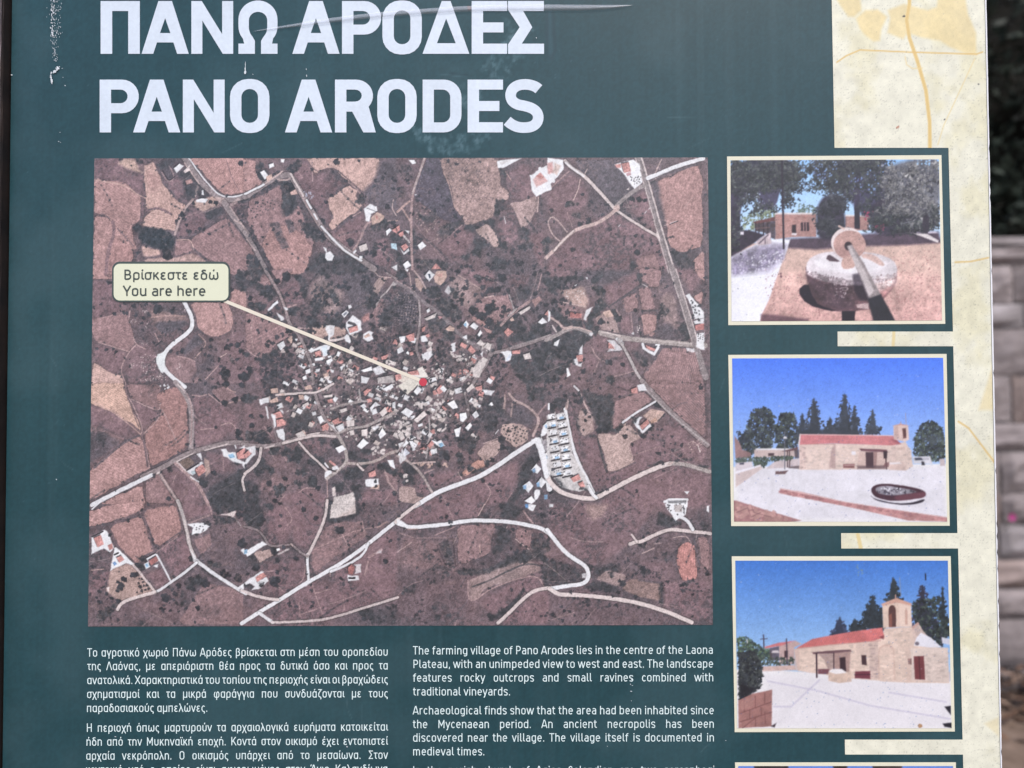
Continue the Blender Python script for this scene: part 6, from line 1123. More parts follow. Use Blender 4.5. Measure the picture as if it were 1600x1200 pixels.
    F((110, 82, 90), '497,596 640,584 700,582 705,592 620,602 500,606'); L(9, (64, 46, 58), '518,604 518,728'); L(8, (74, 54, 64), '610,600 608,690'); F((150, 118, 116), '612,600 700,592 690,705 612,690', .7, fe=3); F((60, 44, 52), '640,625 672,622 674,700 642,695'); F((90, 66, 76), '528,606 605,602 600,690 580,690 560,640', .35)
    F((120, 78, 88), '525,685 585,685 580,712 526,712'); F((116, 60, 74), '722,698 802,695 802,738 720,734'); L(4, (70, 36, 50), '720,716 802,714'); F((70, 50, 56), '756,612 782,612 784,665 758,662')
    F((216, 190, 176), '578,705 700,700 702,752 640,760 580,748', tex=.16); F((240, 234, 236), '580,700 600,686 650,684 678,706 620,712')
    F((36, 34, 46), '1190,885 1225,880 1225,930 1205,905'); F((36, 34, 46), '1180,975 1240,968 1240,1000 1190,992'); L(6, (30, 30, 40), '1105,180 1107,212')
    m.D(1120 + 1060 * .3, 840 + 987 * .3, 3.3, (176, 132, 96), 1, .1); m.D(1120 + 1058 * .3, 840 + 986 * .3, 1.6, (206, 170, 130), .8, .1)
    m.soften(); specks(m, 420, (50, 90, 160)); specks(m, 160, (200, 205, 220), (.4, 1.2)); m.S('740,130 770,130 770,190 740,190', 12, (120, 150, 170), (.8, 1.8), .6); m.grain(.11, .9); m.grain(.07, 2.5); m.a += 3
    return m
XSG, XSE = 1.055, 1.10
# ------------------------------------------------------------------ wall, ground, hedge behind the board
def noise_mat(name, c1, c2, scale, rough=.9, bump=.3, dist=.01, attr=False, detail=6.0):
    m, nt, b = new_mat(name)
    tc = N(nt, 'ShaderNodeTexCoord')
    n = N(nt, 'ShaderNodeTexNoise', Scale=scale, Detail=detail, Roughness=.62)
    nt.links.new(tc.outputs['Object'], n.inputs['Vector'])
    cr = N(nt, 'ShaderNodeValToRGB')
    cr.color_ramp.elements[0].position = .3; cr.color_ramp.elements[1].position = .72
    cr.color_ramp.elements[0].color = (*c1, 1); cr.color_ramp.elements[1].color = (*c2, 1)
    nt.links.new(n.outputs[0], cr.inputs[0])
    last = cr.outputs[0]
    if attr:
        a = N(nt, 'ShaderNodeAttribute', attribute_name='tint')
        mx = N(nt, 'ShaderNodeMix', data_type='RGBA', blend_type='MULTIPLY'); mx.inputs[0].default_value = 1
        nt.links.new(last, mx.inputs[6]); nt.links.new(a.outputs['Color'], mx.inputs[7]); last = mx.outputs[2]
    nt.links.new(last, b.inputs['Base Color'])
    b.inputs['Roughness'].default_value = rough
    b.inputs['Specular IOR Level'].default_value = .25
    bp = N(nt, 'ShaderNodeBump', Strength=bump, Distance=dist)
    nt.links.new(n.outputs[0], bp.inputs['Height']); nt.links.new(bp.outputs[0], b.inputs['Normal'])
    return m

def set_tint(me, cols):
    at = me.color_attributes.new('tint', 'FLOAT_COLOR', 'CORNER')
    at.data.foreach_set('color', np.asarray(cols, np.float32).ravel())

WALL_Y = 2.95
def build_ground():
    n = 60
    xs = np.concatenate([np.linspace(-60, -6, 8), np.linspace(-5, 7, 70), np.linspace(8, 60, 8)])
    ys = np.concatenate([np.linspace(-60, -4, 8), np.linspace(-3, 6, 60), np.linspace(8, 60, 8)])
    V = []; Fc = []
    r = np.random.default_rng(3)
    for j, y in enumerate(ys):
        for i, x in enumerate(xs):
            V.append((x, y, r.uniform(-.012, .012) if abs(x) < 8 and abs(y) < 7 else 0))
    W = len(xs)
    for j in range(len(ys) - 1):
        for i in range(W - 1):
            Fc.append((j * W + i, j * W + i + 1, (j + 1) * W + i + 1, (j + 1) * W + i))
    g = mesh_obj('ground', V, Fc, noise_mat('dry_earth', (.11, .075, .055), (.26, .19, .15), 9, .95, .6, .03), smooth=True)
    tag(g, kind='structure')
    return g

def stone_block(V, Fc, T, x0, x1, z0, z1, y, r, tint):
    """one rough-faced stone: a small grid pushed out unevenly, edges rounded back"""
    nx, nz = 7, 5
    base = len(V); bul = r.uniform(.004, .016); ph = r.random(4) * 6
    for j in range(nz):
        for i in range(nx):
            u, v = i / (nx - 1), j / (nz - 1)
            e = min(u, 1 - u, v * .8, (1 - v) * .8)
            d = bul * min(1, e * 5) + .012 * math.sin(7 * u + ph[0]) * math.sin(6 * v + ph[1]) * (e > 0) + r.uniform(-.006, .006) * (e > 0)
            if e <= 0: d = -.012
            V.append((x0 + (x1 - x0) * u + r.uniform(-.006, .006), y - d, z0 + (z1 - z0) * v + r.uniform(-.005, .005)))
    for j in range(nz - 1):
        for i in range(nx - 1):
            Fc.append((base + j * nx + i, base + j * nx + i + 1, base + (j + 1) * nx + i + 1, base + (j + 1) * nx + i))
            T += [tint] * 4

def build_wall():
    r = np.random.default_rng(12)
    V, Fc, T = [], [], []
    z = -.05; top = 2.13
    rows = []
    while z < top - .06:
        h = r.uniform(.12, .24)
        if top - (z + h) < .1: h = top - z
        rows.append((z, h)); z += h
    for z, h in rows:
        x = -3.6 + r.uniform(-.3, 0)
        while x < 6.5:
            w2 = r.uniform(.18, .7)
            g = r.uniform(.86, 1.1); k = r.random()
            tint = (g * 1.0, g * (.93 if k < .5 else .97), g * (.93 if k < .5 else .99), 1) if k < .86 else (g * 1.03, g * .88, g * .82, 1)
            stone_block(V, Fc, T, x + .006, x + w2 - .006, z + .005, z + h - .005, WALL_Y, r, tint)
            x += w2
    i = len(V)                      # mortar bed and the wall's own body behind the faces
    x0, x1, ya, yb = -3.9, 6.9, WALL_Y + .022, WALL_Y + .5
    V += [(x0, ya, -.1), (x1, ya, -.1), (x1, ya, top - .02), (x0, ya, top - .02), (x0, yb, -.1), (x1, yb, -.1), (x1, yb, top - .02), (x0, yb, top - .02)]
    q = [(0, 1, 2, 3), (5, 4, 7, 6), (1, 5, 6, 2), (4, 0, 3, 7), (3, 2, 6, 7)]
    for f in q:
        Fc.append(tuple(i + a for a in f)); T += [(.8, .75, .74, 1)] * 4
    o = mesh_obj('stone_wall', V, Fc, noise_mat('rough_stone', (.165, .150, .150), (.32, .295, .297), 7, .92, .7, .02, attr=True), smooth=False)
    set_tint(o.data, T)
    tag(o, 'rough pinkish grey rubble stone wall below the dark hedge', 'wall')
    # flat coping course
    V, Fc, T = [], [], []
    x = -3.9
    while x < 6.8:
        w2 = r.uniform(.4, .8); h = r.uniform(.035, .05); z0 = top - .02 + .001; y0 = WALL_Y - r.uniform(.012, .025); y1 = WALL_Y + .52; i = len(V); a, b = x + .004, x + w2 - .004
        V += [(a, y0, z0), (b, y0, z0), (b, y1, z0), (a, y1, z0), (a + .008, y0 + .008, z0 + h), (b - .008, y0 + .008, z0 + h), (b - .008, y1, z0 + h), (a + .008, y1, z0 + h)]
        g = r.uniform(.85, 1.1)
        for f in ((0, 1, 5, 4), (1, 2, 6, 5), (2, 3, 7, 6), (3, 0, 4, 7), (4, 5, 6, 7)):
            Fc.append(tuple(i + c for c in f)); T += [(g, g * .95, g * .95, 1)] * 4
        x += w2
    cp = mesh_obj('coping', V, Fc, o.data.materials[0], o); set_tint(cp.data, T)
    return o

def build_hedge():
    r = np.random.default_rng(5)
    root = empty('hedge', (1.5, WALL_Y + 1.2, 0)); tag(root, 'dark dense evergreen hedge rising above the stone wall', 'hedge')
    lm, nt, b = new_mat('dark_leaf')
    a = N(nt, 'ShaderNodeAttribute', attribute_name='tint'); nt.links.new(a.outputs['Color'], b.inputs['Base Color'])
    b.inputs['Roughness'].default_value = .6; b.inputs['Specular IOR Level'].default_value = .2
    n = 46000
    cx = r.uniform(-3.5, 6.5, n); cz = r.uniform(2.0, 5.4, n); cy = WALL_Y + .35 + r.random(n) ** 1.6 * 1.3
    cy += .28 * np.sin(cx * 2.3) * np.sin(cz * 2.9 + 1) + .12 * np.sin(cx * 7.1 + cz * 5)
    keep = (cz < 4.9 + .35 * np.sin(cx * 1.7)) & (np.sin(cx * 3.1 + 2) * np.sin(cz * 3.7) + r.random(n) > -.15)
    cx, cy, cz = cx[keep], cy[keep], cz[keep]; n = len(cx)
    s = r.uniform(.02, .05, n); d1 = r.normal(size=(n, 3)); d1 /= np.linalg.norm(d1, axis=1)[:, None]
    d2 = np.cross(d1, r.normal(size=(n, 3))); d2 /= np.linalg.norm(d2, axis=1)[:, None]
    c = np.stack([cx, cy, cz], 1)
    q = np.stack([c - d1 * s[:, None], c + d2 * s[:, None] * .45, c + d1 * s[:, None], c - d2 * s[:, None] * .45], 1).reshape(-1, 3) - np.array(root.location)
    me = bpy.data.meshes.new('foliage')
    me.vertices.add(4 * n); me.vertices.foreach_set('co', q.ravel()); me.loops.add(4 * n); me.loops.foreach_set('vertex_index', np.arange(4 * n, dtype=np.int32))
    me.polygons.add(n); me.polygons.foreach_set('loop_start', np.arange(0, 4 * n, 4, dtype=np.int32)); me.materials.append(lm)
    g = r.uniform(.5, 1.3, n); col = np.ones((n, 4)); col[:, 0] = .022 * g; col[:, 1] = .030 * g; col[:, 2] = .022 * g
    br = r.random(n) < .035; col[br, :3] = np.array([.09, .085, .07])
    set_tint(me, np.repeat(col, 4, 0)); me.update(calc_edges=True)
    link(bpy.data.objects.new('foliage', me), root)
    # the shaded heart of the hedge: a lumpy mass of twigs seen between the leaves
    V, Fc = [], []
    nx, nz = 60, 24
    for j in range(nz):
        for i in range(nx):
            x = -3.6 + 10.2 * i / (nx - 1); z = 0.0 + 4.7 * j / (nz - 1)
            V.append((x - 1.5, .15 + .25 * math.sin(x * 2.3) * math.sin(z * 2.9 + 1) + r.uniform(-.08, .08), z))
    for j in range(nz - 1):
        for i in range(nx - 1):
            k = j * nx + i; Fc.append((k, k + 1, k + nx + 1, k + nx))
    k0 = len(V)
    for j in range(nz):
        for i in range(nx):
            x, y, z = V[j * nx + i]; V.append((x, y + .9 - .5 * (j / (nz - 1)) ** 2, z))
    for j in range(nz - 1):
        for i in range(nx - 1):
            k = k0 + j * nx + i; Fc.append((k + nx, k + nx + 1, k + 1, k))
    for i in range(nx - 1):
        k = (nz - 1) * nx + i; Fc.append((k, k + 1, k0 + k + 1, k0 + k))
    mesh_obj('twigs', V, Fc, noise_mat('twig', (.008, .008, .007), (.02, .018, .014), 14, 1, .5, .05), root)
    return root

def build_litter():
    """dead leaves and rubble at the wall's foot"""
    r = np.random.default_rng(9); V, Fc, T = [], [], []
    for k in range(2600):
        x = r.uniform(-3, 5.5); y = WALL_Y - abs(r.normal()) * .22 - .03; z = max(0, .10 - (WALL_Y - y) * .4) + r.uniform(0, .05)
        s = r.uniform(.02, .055); a = r.uniform(0, 6.28); tl = r.uniform(-.6, .6); i = len(V); ca, sa = math.cos(a), math.sin(a)
        for u, v in ((-1, 0), (0, .45), (1, 0), (0, -.45)):
            V.append((x + s * (u * ca - v * sa), y + s * (u * sa + v * ca), z + s * (u * tl + abs(v) * .3)))
        Fc.append((i, i + 1, i + 2, i + 3)); g = r.uniform(.4, 1.2)
        T += [((.17 * g, .09 * g, .055 * g, 1), (.30 * g, .20 * g, .15 * g, 1), (.05 * g, .035 * g, .03 * g, 1))[r.choice(3, p=[.4, .2, .4])]] * 4
    m, nt, b = new_mat('dead_leaf'); a = N(nt, 'ShaderNodeAttribute', attribute_name='tint'); nt.links.new(a.outputs['Color'], b.inputs['Base Color']); b.inputs['Roughness'].default_value = .85
    o = mesh_obj('leaf_litter', V, Fc, m); set_tint(o.data, T)
    tag(o, 'brown dead leaves heaped along the foot of the stone wall', 'leaves', kind='stuff')
    # pale footing slabs on which the wall stands
    V, Fc = [], []

def build_flower():
    d = RC @ Vector(((1580 - 800) / F_PX, 1, -(808 - 600) / F_PX)); t = (WALL_Y - .07 - CAM.y) / d.y; c = CAM + d * t
    root = empty('flower', c); tag(root, 'tiny magenta blossom caught against the stone wall', 'flower')
    m, nt, b = new_mat('petal'); n = N(nt, 'ShaderNodeTexNoise', Scale=60.0); cr = N(nt, 'ShaderNodeValToRGB'); cr.color_ramp.elements[0].color = (.28, .02, .14, 1); cr.color_ramp.elements[1].color = (.45, .04, .22, 1)
    nt.links.new(n.outputs[0], cr.inputs[0]); nt.links.new(cr.outputs[0], b.inputs['Base Color'])
    for k in range(5):
        a = k * 2 * math.pi / 5; V = []
        for rr_, w in ((.002, .003), (.009, .008), (.015, .007), (.019, .002)):
            for s in (-1, 1): V.append((rr_ * math.cos(a) - s * w * math.sin(a), -.004 - rr_ * .3, rr_ * math.sin(a) + s * w * math.cos(a)))
        mesh_obj('petal', V, [(0, 1, 3, 2), (2, 3, 5, 4), (4, 5, 7, 6)], m, root)
    V = []; Fc = []
    st = [(0, 0, 0), (.004, .02, -.03), (-.01, .05, -.08)]
    for p in st:
        for q in range(4): V.append((p[0] + .002 * math.cos(q * 1.57), p[1], p[2] + .002 * math.sin(q * 1.57)))
    for i in range(2):
        for q in range(4): Fc.append((i * 4 + q, i * 4 + (q + 1) % 4, i * 4 + 4 + (q + 1) % 4, i * 4 + 4 + q))
    mesh_obj('stem', V, Fc, noise_mat('green_stem', (.04, .06, .02), (.07, .1, .04), 40), root)

def build_post():
    """weathered timber post that carries the board on its left"""
    root = empty('wooden_post', (-.52, .03, 0)); tag(root, 'dark weathered timber post along the board\'s left edge', 'post')
    m, nt, b = new_mat('worn_wood')
    tc = N(nt, 'ShaderNodeTexCoord'); mp = N(nt, 'ShaderNodeMapping'); mp.inputs['Scale'].default_value = (60, 60, 5)
    n = N(nt, 'ShaderNodeTexNoise', Scale=4.0, Detail=8.0, Roughness=.7); n2 = N(nt, 'ShaderNodeTexNoise', Scale=9.0, Detail=4.0)
    nt.links.new(tc.outputs['Object'], mp.inputs[0]); nt.links.new(mp.outputs[0], n.inputs['Vector']); nt.links.new(tc.outputs['Object'], n2.inputs['Vector'])
    cr = N(nt, 'ShaderNodeValToRGB'); e = cr.color_ramp.elements; e[0].position = .38; e[0].color = (.014, .009, .009, 1); e[1].position = .60; e[1].color = (.13, .09, .092, 1)
    e2 = cr.color_ramp.elements.new(.72); e2.color = (.42, .36, .37, 1)
    nt.links.new(n.outputs[0], cr.inputs[0])
    mx = N(nt, 'ShaderNodeMix', data_type='RGBA'); mr = N(nt, 'ShaderNodeMapRange'); mr.inputs['From Min'].default_value = .6; mr.inputs['From Max'].default_value = .7
    nt.links.new(n2.outputs[0], mr.inputs[0]); nt.links.new(mr.outputs[0], mx.inputs[0]); nt.links.new(cr.outputs[0], mx.inputs[6]); mx.inputs[7].default_value = (.16, .06, .04, 1)
    nt.links.new(mx.outputs[2], b.inputs['Base Color']); b.inputs['Roughness'].default_value = .42
    bp = N(nt, 'ShaderNodeBump', Strength=.8, Distance=.002); nt.links.new(n.outputs[0], bp.inputs['Height']); nt.links.new(bp.outputs[0], b.inputs['Normal'])
    tr, br = P(18.2, 0), P(3.2, 1200)          # right-hand arris follows the board edge
    V, Fc = [], []; r = np.random.default_rng(2); nz = 160
    prof = [(-.10, .10), (-.10, -.006), (-.098, -.0095), (-.0012, -.0095), (-.0004, -.0088), (0, -.0075), (0, .10)]
    for j in range(nz):
        z = -.3 + 2.5 * j / (nz - 1); xr = tr.x + (z - tr.z) / (br.z - tr.z) * (br.x - tr.x) - .0016
        for u, y in prof:
            jx = r.uniform(-.0005, .0003) if u > -.01 and y < .05 else 0
            V.append((xr + u + jx + .52, y + (r.uniform(-.0005, .0005) if y < .05 else 0) - .03, z))
    k = len(prof); mi = []
    for j in range(nz - 1):
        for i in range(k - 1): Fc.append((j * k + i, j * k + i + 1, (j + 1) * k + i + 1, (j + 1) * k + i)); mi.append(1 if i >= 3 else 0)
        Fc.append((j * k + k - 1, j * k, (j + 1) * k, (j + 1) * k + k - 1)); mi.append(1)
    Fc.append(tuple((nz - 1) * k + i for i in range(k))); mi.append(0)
    dk = noise_mat('shaded_side_wood', (.006, .005, .006), (.022, .014, .012), 30, .75, .4, .002)  # near-black colour paints shade onto the post's side faces
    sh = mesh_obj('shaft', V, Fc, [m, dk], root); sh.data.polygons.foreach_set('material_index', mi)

# ------------------------------------------------------------------ the information board
LX = lambda y: 19.0 - 15.0 * y / 1200.0          # board edges in trace coordinates
RX = lambda y: 1538.5 + 24.5 * y / 1200.0
Y0, Y1 = -150, 1500
board = empty('information_board', (0, 0, P(800, Y1).z))
tag(board, 'green village information board with aerial map, photographs and two languages', 'information board')
board_inv = Matrix.Translation(-board.location)
def on_board(o):
    """hang a part on the board without moving it"""
    o.parent = board
    o.matrix_parent_inverse = board_inv
    return o

INK = print_mat('printed_ink', attr='ink', seed=.3)
INK_MAT = print_mat('printed_ink_rough', attr='ink', rough=.5, speck=.07, seed=1.3)
TEAL = (40, 74, 82)

# carrier plate with real thickness, its dark rim showing past the sheet
def quad_box(name, pts, y0, y1, mat, parent):
    V = [(p.x, y0, p.z) for p in pts] + [(p.x, y1, p.z) for p in pts]
    return mesh_obj(name, V, [(3, 2, 1, 0), (4, 5, 6, 7), (0, 1, 5, 4), (1, 2, 6, 5), (2, 3, 7, 6), (3, 0, 4, 7)], mat, parent)
plate = quad_box('backing_plate', [P(LX(Y0) + .5, Y0), P(RX(Y0) + 3.4, Y0), P(RX(Y1) + 3.4, Y1), P(LX(Y1) + .5, Y1)], .0006, .012, noise_mat('black_edge', (.012, .013, .02), (.03, .03, .04), 50, .6, .1, .001), None)
on_board(plate)

# green printed face
pn = Ink(0, Y0, 1600, Y1, .42, TEAL, seed=71)
g = fbm((pn.H, pn.W), 160, 4, 4) - .5
pn.a *= 1 + .10 * g[..., None]
pn.a *= 1 + .13 * (vnoise((pn.H, pn.W), 1.3, 91) - .5)[..., None]
v1 = np.repeat(vnoise((1, pn.W), 1.6, 15), pn.H, 0) - .5
pn.a *= 1 + (.05) * v1[..., None]
n0 = pn.scat('10,-140 1300,-140 1300,240 1130,240 1130,1490 0,1490', 1500)
for x, y in n0: pn.D(x, y, pn.rng.uniform(.5, 1.5), (30, 54, 64), pn.rng.uniform(.1, .4), .4)
for x, y in pn.scat('10,-140 1300,-140 1300,240 1130,240 1130,1490 0,1490', 500): pn.D(x, y, pn.rng.uniform(.5, 1.3), (96, 126, 138), pn.rng.uniform(.1, .4), .4)
# scuffed patches and dried runs
du = fbm((pn.H, pn.W), 90, 14, 5); pn.mix((slice(None), slice(None)), (92, 112, 120), np.clip((du - .5) * 1.3, 0, .22))
st = np.repeat(vnoise((1, pn.W), 5, 25), pn.H, 0) * vnoise((pn.H, pn.W), 120, 26); pn.mix((slice(None), slice(None)), (96, 116, 124), np.clip((st - .5) * .6, 0, .08))
for k in range(70):
    x, y = pn.rng.uniform(15, 1300), pn.rng.uniform(-100, 1450); a = pn.rng.uniform(0, 3.14); l = pn.rng.uniform(6, 60)
    pn.L(.9, (112, 134, 142), [(x, y), (x + l * .5 * math.cos(a) + pn.rng.normal() * 2, y + l * .5 * math.sin(a)), (x + l * math.cos(a), y + l * math.sin(a))], pn.rng.uniform(.1, .4), 1.6)
def scuff(q, n, al, col=(118, 146, 158)):
    for x, y in pn.scat(q, n): pn.D(x, y, pn.rng.uniform(1, 5), col, al * pn.rng.uniform(.3, 1), .6, 2)
scuff('770,110 830,40 860,40 830,100 810,130', 90, .28); scuff('640,190 700,215 790,205 760,240 690,240', 120, .3); scuff('725,130 770,130 770,195 725,190', 60, .24); scuff('690,115 800,110 790,122 700,125', 30, .14, (40, 66, 76)); scuff('810,30 850,20 840,70 815,80', 40, .16)
pn.L(9, (60, 92, 104), '882,10 884,60 886,90', .5, 5); pn.L(5, (40, 66, 76), '880,20 880,85 886,92 893,80 890,20', .6, 3)
pn.L(1.6, (36, 60, 70), '720,114 750,117', .6, 1.5); pn.L(1.4, (90, 120, 132), '705,116 740,120', .4, 1.5)
face = pn.sheet('face_sheet', ((LX(Y0), Y0), (RX(Y0), Y0), (RX(Y1), Y1), (LX(Y1), Y1)), 0.0, print_mat('green_ink', attr='ink', rough=.34, spec=.36, speck=.06, seed=2.2), None)
on_board(face)

# stepped cream border with the ghost of a road map
cr_ = Ink(1290, Y0, 1590, Y1, .8, (240, 238, 220), seed=5)
F, L = cr_.F, cr_.L
nz = fbm((cr_.H, cr_.W), 46, 6, 4) - .5
cr_.a += (np.array((226, 218, 176.)) - cr_.a) * np.clip(nz * 2.4 - .1, 0, .42)[..., None]
n3 = fbm((cr_.H, cr_.W), 10, 26, 4) - .5; cr_.a *= 1 + .13 * n3[..., None]
cr_.a *= 1 - .10 * (vnoise((cr_.H, cr_.W), 1.4, 3) > .86)[..., None]
cr_.tile(1200, 0, .25)
yel = (238, 216, 158); yl2 = (228, 192, 120)
F(yel, '400,-300 570,0 575,60 530,100 490,100 440,30 400,-40', .8, fe=5, tex=.1); F(yel, '540,110 600,60 680,55 740,100 700,180 690,250 650,255 590,210 560,170', .8, fe=5, tex=.1)
F(yel, '745,60 850,20 1000,60 1060,40 1100,-200 1220,-200 1260,80 1310,200 1310,340 1240,330 1140,290 1080,250 960,230 870,200 840,240 740,200 760,110', .75, fe=5, tex=.1)
L(26, yel, '890,-300 885,20 865,120 880,230 930,380 980,560 1000,760 998,920'); L(16, yl2, '890,-300 885,20 865,120 880,230 930,380 980,560 1000,760 998,920', .7)
L(10, yl2, '410,385 470,345 560,308 900,322 1310,334 1350,320', .8); L(8, yel, '850,350 860,400 900,425 960,420', .7); L(8, yel, '1300,360 1200,560 1090,780 1050,900', .6)
for u, v, rr0 in ((848, 97, 6), (1097, 742, 4), (1320, 522, 4)): cr_.D(1200 + u * .25, v * .25, rr0 * .3, (40, 40, 50), .9)
cr_.D(1398, 198, 1.8, (190, 120, 90), .7); cr_.D(1400, 196.5, 1.2, (170, 90, 70), .7); cr_.D(1396.5, 199, 1, (130, 60, 50), .6)
cr_.tile(0, 0, 1)
L(3, yl2, '1488,409 1515,408 1546,402', .7); L(3.4, yl2, '1495,658 1512,668 1530,690 1556,722', .7); L(5, yel, '1396,516 1394,545', .8); L(6, yel, '1340,835 1345,860', .9); F(yel, '1530,640 1560,560 1560,640', .5, fe=6); F((226, 204, 150), '1535,1130 1560,1120 1560,1150', .4, fe=5)
for x, y in cr_.scat('1300,0 1560,0 1560,1200 1300,1200', 340): cr_.D(x, y, cr_.rng.uniform(.4, 1.0), (150, 146, 134), cr_.rng.uniform(.1, .45), .3)
def cream(corners):
    """one step of the border, cut from the same sheet"""
    xa = min(c[0] for c in corners); xb = max(c[0] for c in corners); ya, yb = corners[0][1], corners[2][1]
    s = Ink(xa, ya, xb, yb, .8, (0, 0, 0))
    i = np.clip(((s.Y - cr_.y0) * cr_.res).astype(int), 0, cr_.H - 1); j = np.clip(((s.X - cr_.x0) * cr_.res).astype(int), 0, cr_.W - 1)
    s.a = cr_.a[i, j]
    return s, corners
steps = [((1299, 0), 231, 1304, Y0), ]
rects = [(1296.7, Y0, 1304, 231), (1482, 231, 1489, 518), (1308.7, 518, 1308.9, 541), (1489.5, 541, 1496, 833), (1314.2, 833, 1314.5, 857), (1497, 857, 1504, 1155.6), (1320, 1155.6, 1320.4, 1179), (1504.6, 1179, 1512, Y1)]
objs = []
for xa, ya, xb, yb in rects:
    s, co = cream(((xa, ya), (RX(ya), ya), (RX(yb), yb), (xb, yb)))
    objs.append(s.sheet('cream_border', co, .00025, INK_MAT, None))
# the steps are one sheet: weld their meshes into a single part
def merge(objs):
    V = []; Q = []; Cc = []; n = 0
    for o in objs:
        me = o.data
        v = np.empty(len(me.vertices) * 3); me.vertices.foreach_get('co', v); V.append(v)
        q = np.empty(len(me.loops), np.int32); me.loops.foreach_get('vertex_index', q); Q.append(q + n); n += len(me.vertices)
        c = np.empty(len(me.vertices) * 4, np.float32); me.color_attributes['ink'].data.foreach_get('color', c); Cc.append(c)
    me = bpy.data.meshes.new(objs[0].name); V = np.concatenate(V); Q = np.concatenate(Q)
    me.vertices.add(len(V) // 3); me.vertices.foreach_set('co', V); me.loops.add(len(Q)); me.loops.foreach_set('vertex_index', Q)
    me.polygons.add(len(Q) // 4); me.polygons.foreach_set('loop_start', np.arange(0, len(Q), 4, dtype=np.int32))
    me.color_attributes.new('ink', 'FLOAT_COLOR', 'POINT').data.foreach_set('color', np.concatenate(Cc)); me.materials.append(objs[0].data.materials[0]); me.update(calc_edges=True)
    nm = objs[0].name
    for o in objs:
        d = o.data; bpy.data.objects.remove(o); bpy.data.meshes.remove(d)
    o = bpy.data.objects.new(nm, me); COL.objects.link(o); me.name = nm; o.name = 'cream_border'
    return o
on_board(merge(objs))

# pale cut edge of the laminate on the right, slightly chipped
V, Fc = [], []
r = np.random.default_rng(31); nn = 260
for i in range(nn):
    y = Y0 + (Y1 - Y0) * i / (nn - 1); x = RX(y); w2 = 2.3 + r.uniform(-.15, .15) - (1.2 if r.random() < .06 else 0)
    V += [P(x + .5, y, .0008), P(x + .5 + w2, y, .0008), P(x + .5 + w2, y, -.0012), P(x + .5, y, -.0012)]
for i in range(nn - 1):
    for k in range(4):
        Fc.append((i * 4 + k, i * 4 + 4 + k, i * 4 + 4 + (k + 1) % 4, i * 4 + (k + 1) % 4))
on_board(mesh_obj('edge_trim', V, Fc, print_mat('white_laminate', rgba((240, 240, 246), .85), rough=.35, speck=.05), None))

# aerial picture
amap = paint_map().sheet('aerial_map', ((147.5, 247.5), (1106, 246), (1114, 976.5), (137.5, 979)), .0003, INK, None)
on_board(amap)
# you-are-here pointer, marker and label
LAB = print_mat('label_cream', rgba((238, 240, 214), PRINT), speck=.05); LIN = print_mat('label_rim', rgba((74, 86, 84), PRINT)); PTR = print_mat('pointer_cream', rgba((244, 234, 218), PRINT), speck=.05)
RED = print_mat('marker_red', rgba((208, 66, 86), PRINT), speck=.05); DIM = print_mat('label_text', rgba((74, 82, 78), PRINT))
def flat(name, polys, mat, off, parent=None):
    V, Fc = [], []
    for q in polys: shape(V, Fc, q, [], lambda u, v: (u, v), off)
    return mesh_obj(name, V, Fc, mat, parent)
def sub(o, parent):
    o.parent = parent; return o
sub(flat('pointer_line', [[(345, 470.5), (350.5, 467), (660.5, 593.0), (660, 598.5)]], PTR, .0005), amap)
sub(flat('location_marker', [[(661 + 6.3 * math.cos(R(a)), 597 + 6.3 * math.sin(R(a))) for a in range(0, 360, 12)]], RED, .0007), amap)
lab = sub(flat('location_label', [rr(175.1, 408.8, 359.5, 471.8, 12)], LIN, .0008), amap)
V, Fc = [], []
shape(V, Fc, rr(177.6, 412.2, 356.9, 469.5, 9.5), [], lambda u, v: (u, v), .0009)
i0 = len(Fc)
def label_text(body, x0, base, x1, cap):
    xs = (x1 - x0) / (natural(body.replace(' ', '')) * cap + .30 * cap * body.count(' ')); x = x0; k = 0
    for ch in body:
        if ch == ' ': x += .30 * cap * xs; continue
        adv, sts = GL[ch]
        for st in sts:
            k += 1
            for q in ribbon([(u * xs, v) for u, v in st], .076):
                b = len(V)
                for v in q: V.append(P(x + v.x * cap, base - v.y * cap, .0011 + 2e-6 * (k % 9)))
                Fc.append((b, b + 1, b + 2, b + 3))
        x += adv * cap * xs
label_text('Βρίσκεστε εδώ', 192.6, 436.9, 342.5, 15.4); label_text('You are here', 191.8, 462.3, 322, 16)
lp = sub(mesh_obj('label_lettering', V, Fc, [LAB, DIM]), amap)
lp.data.polygons.foreach_set('material_index', [0] * i0 + [1] * (len(Fc) - i0))

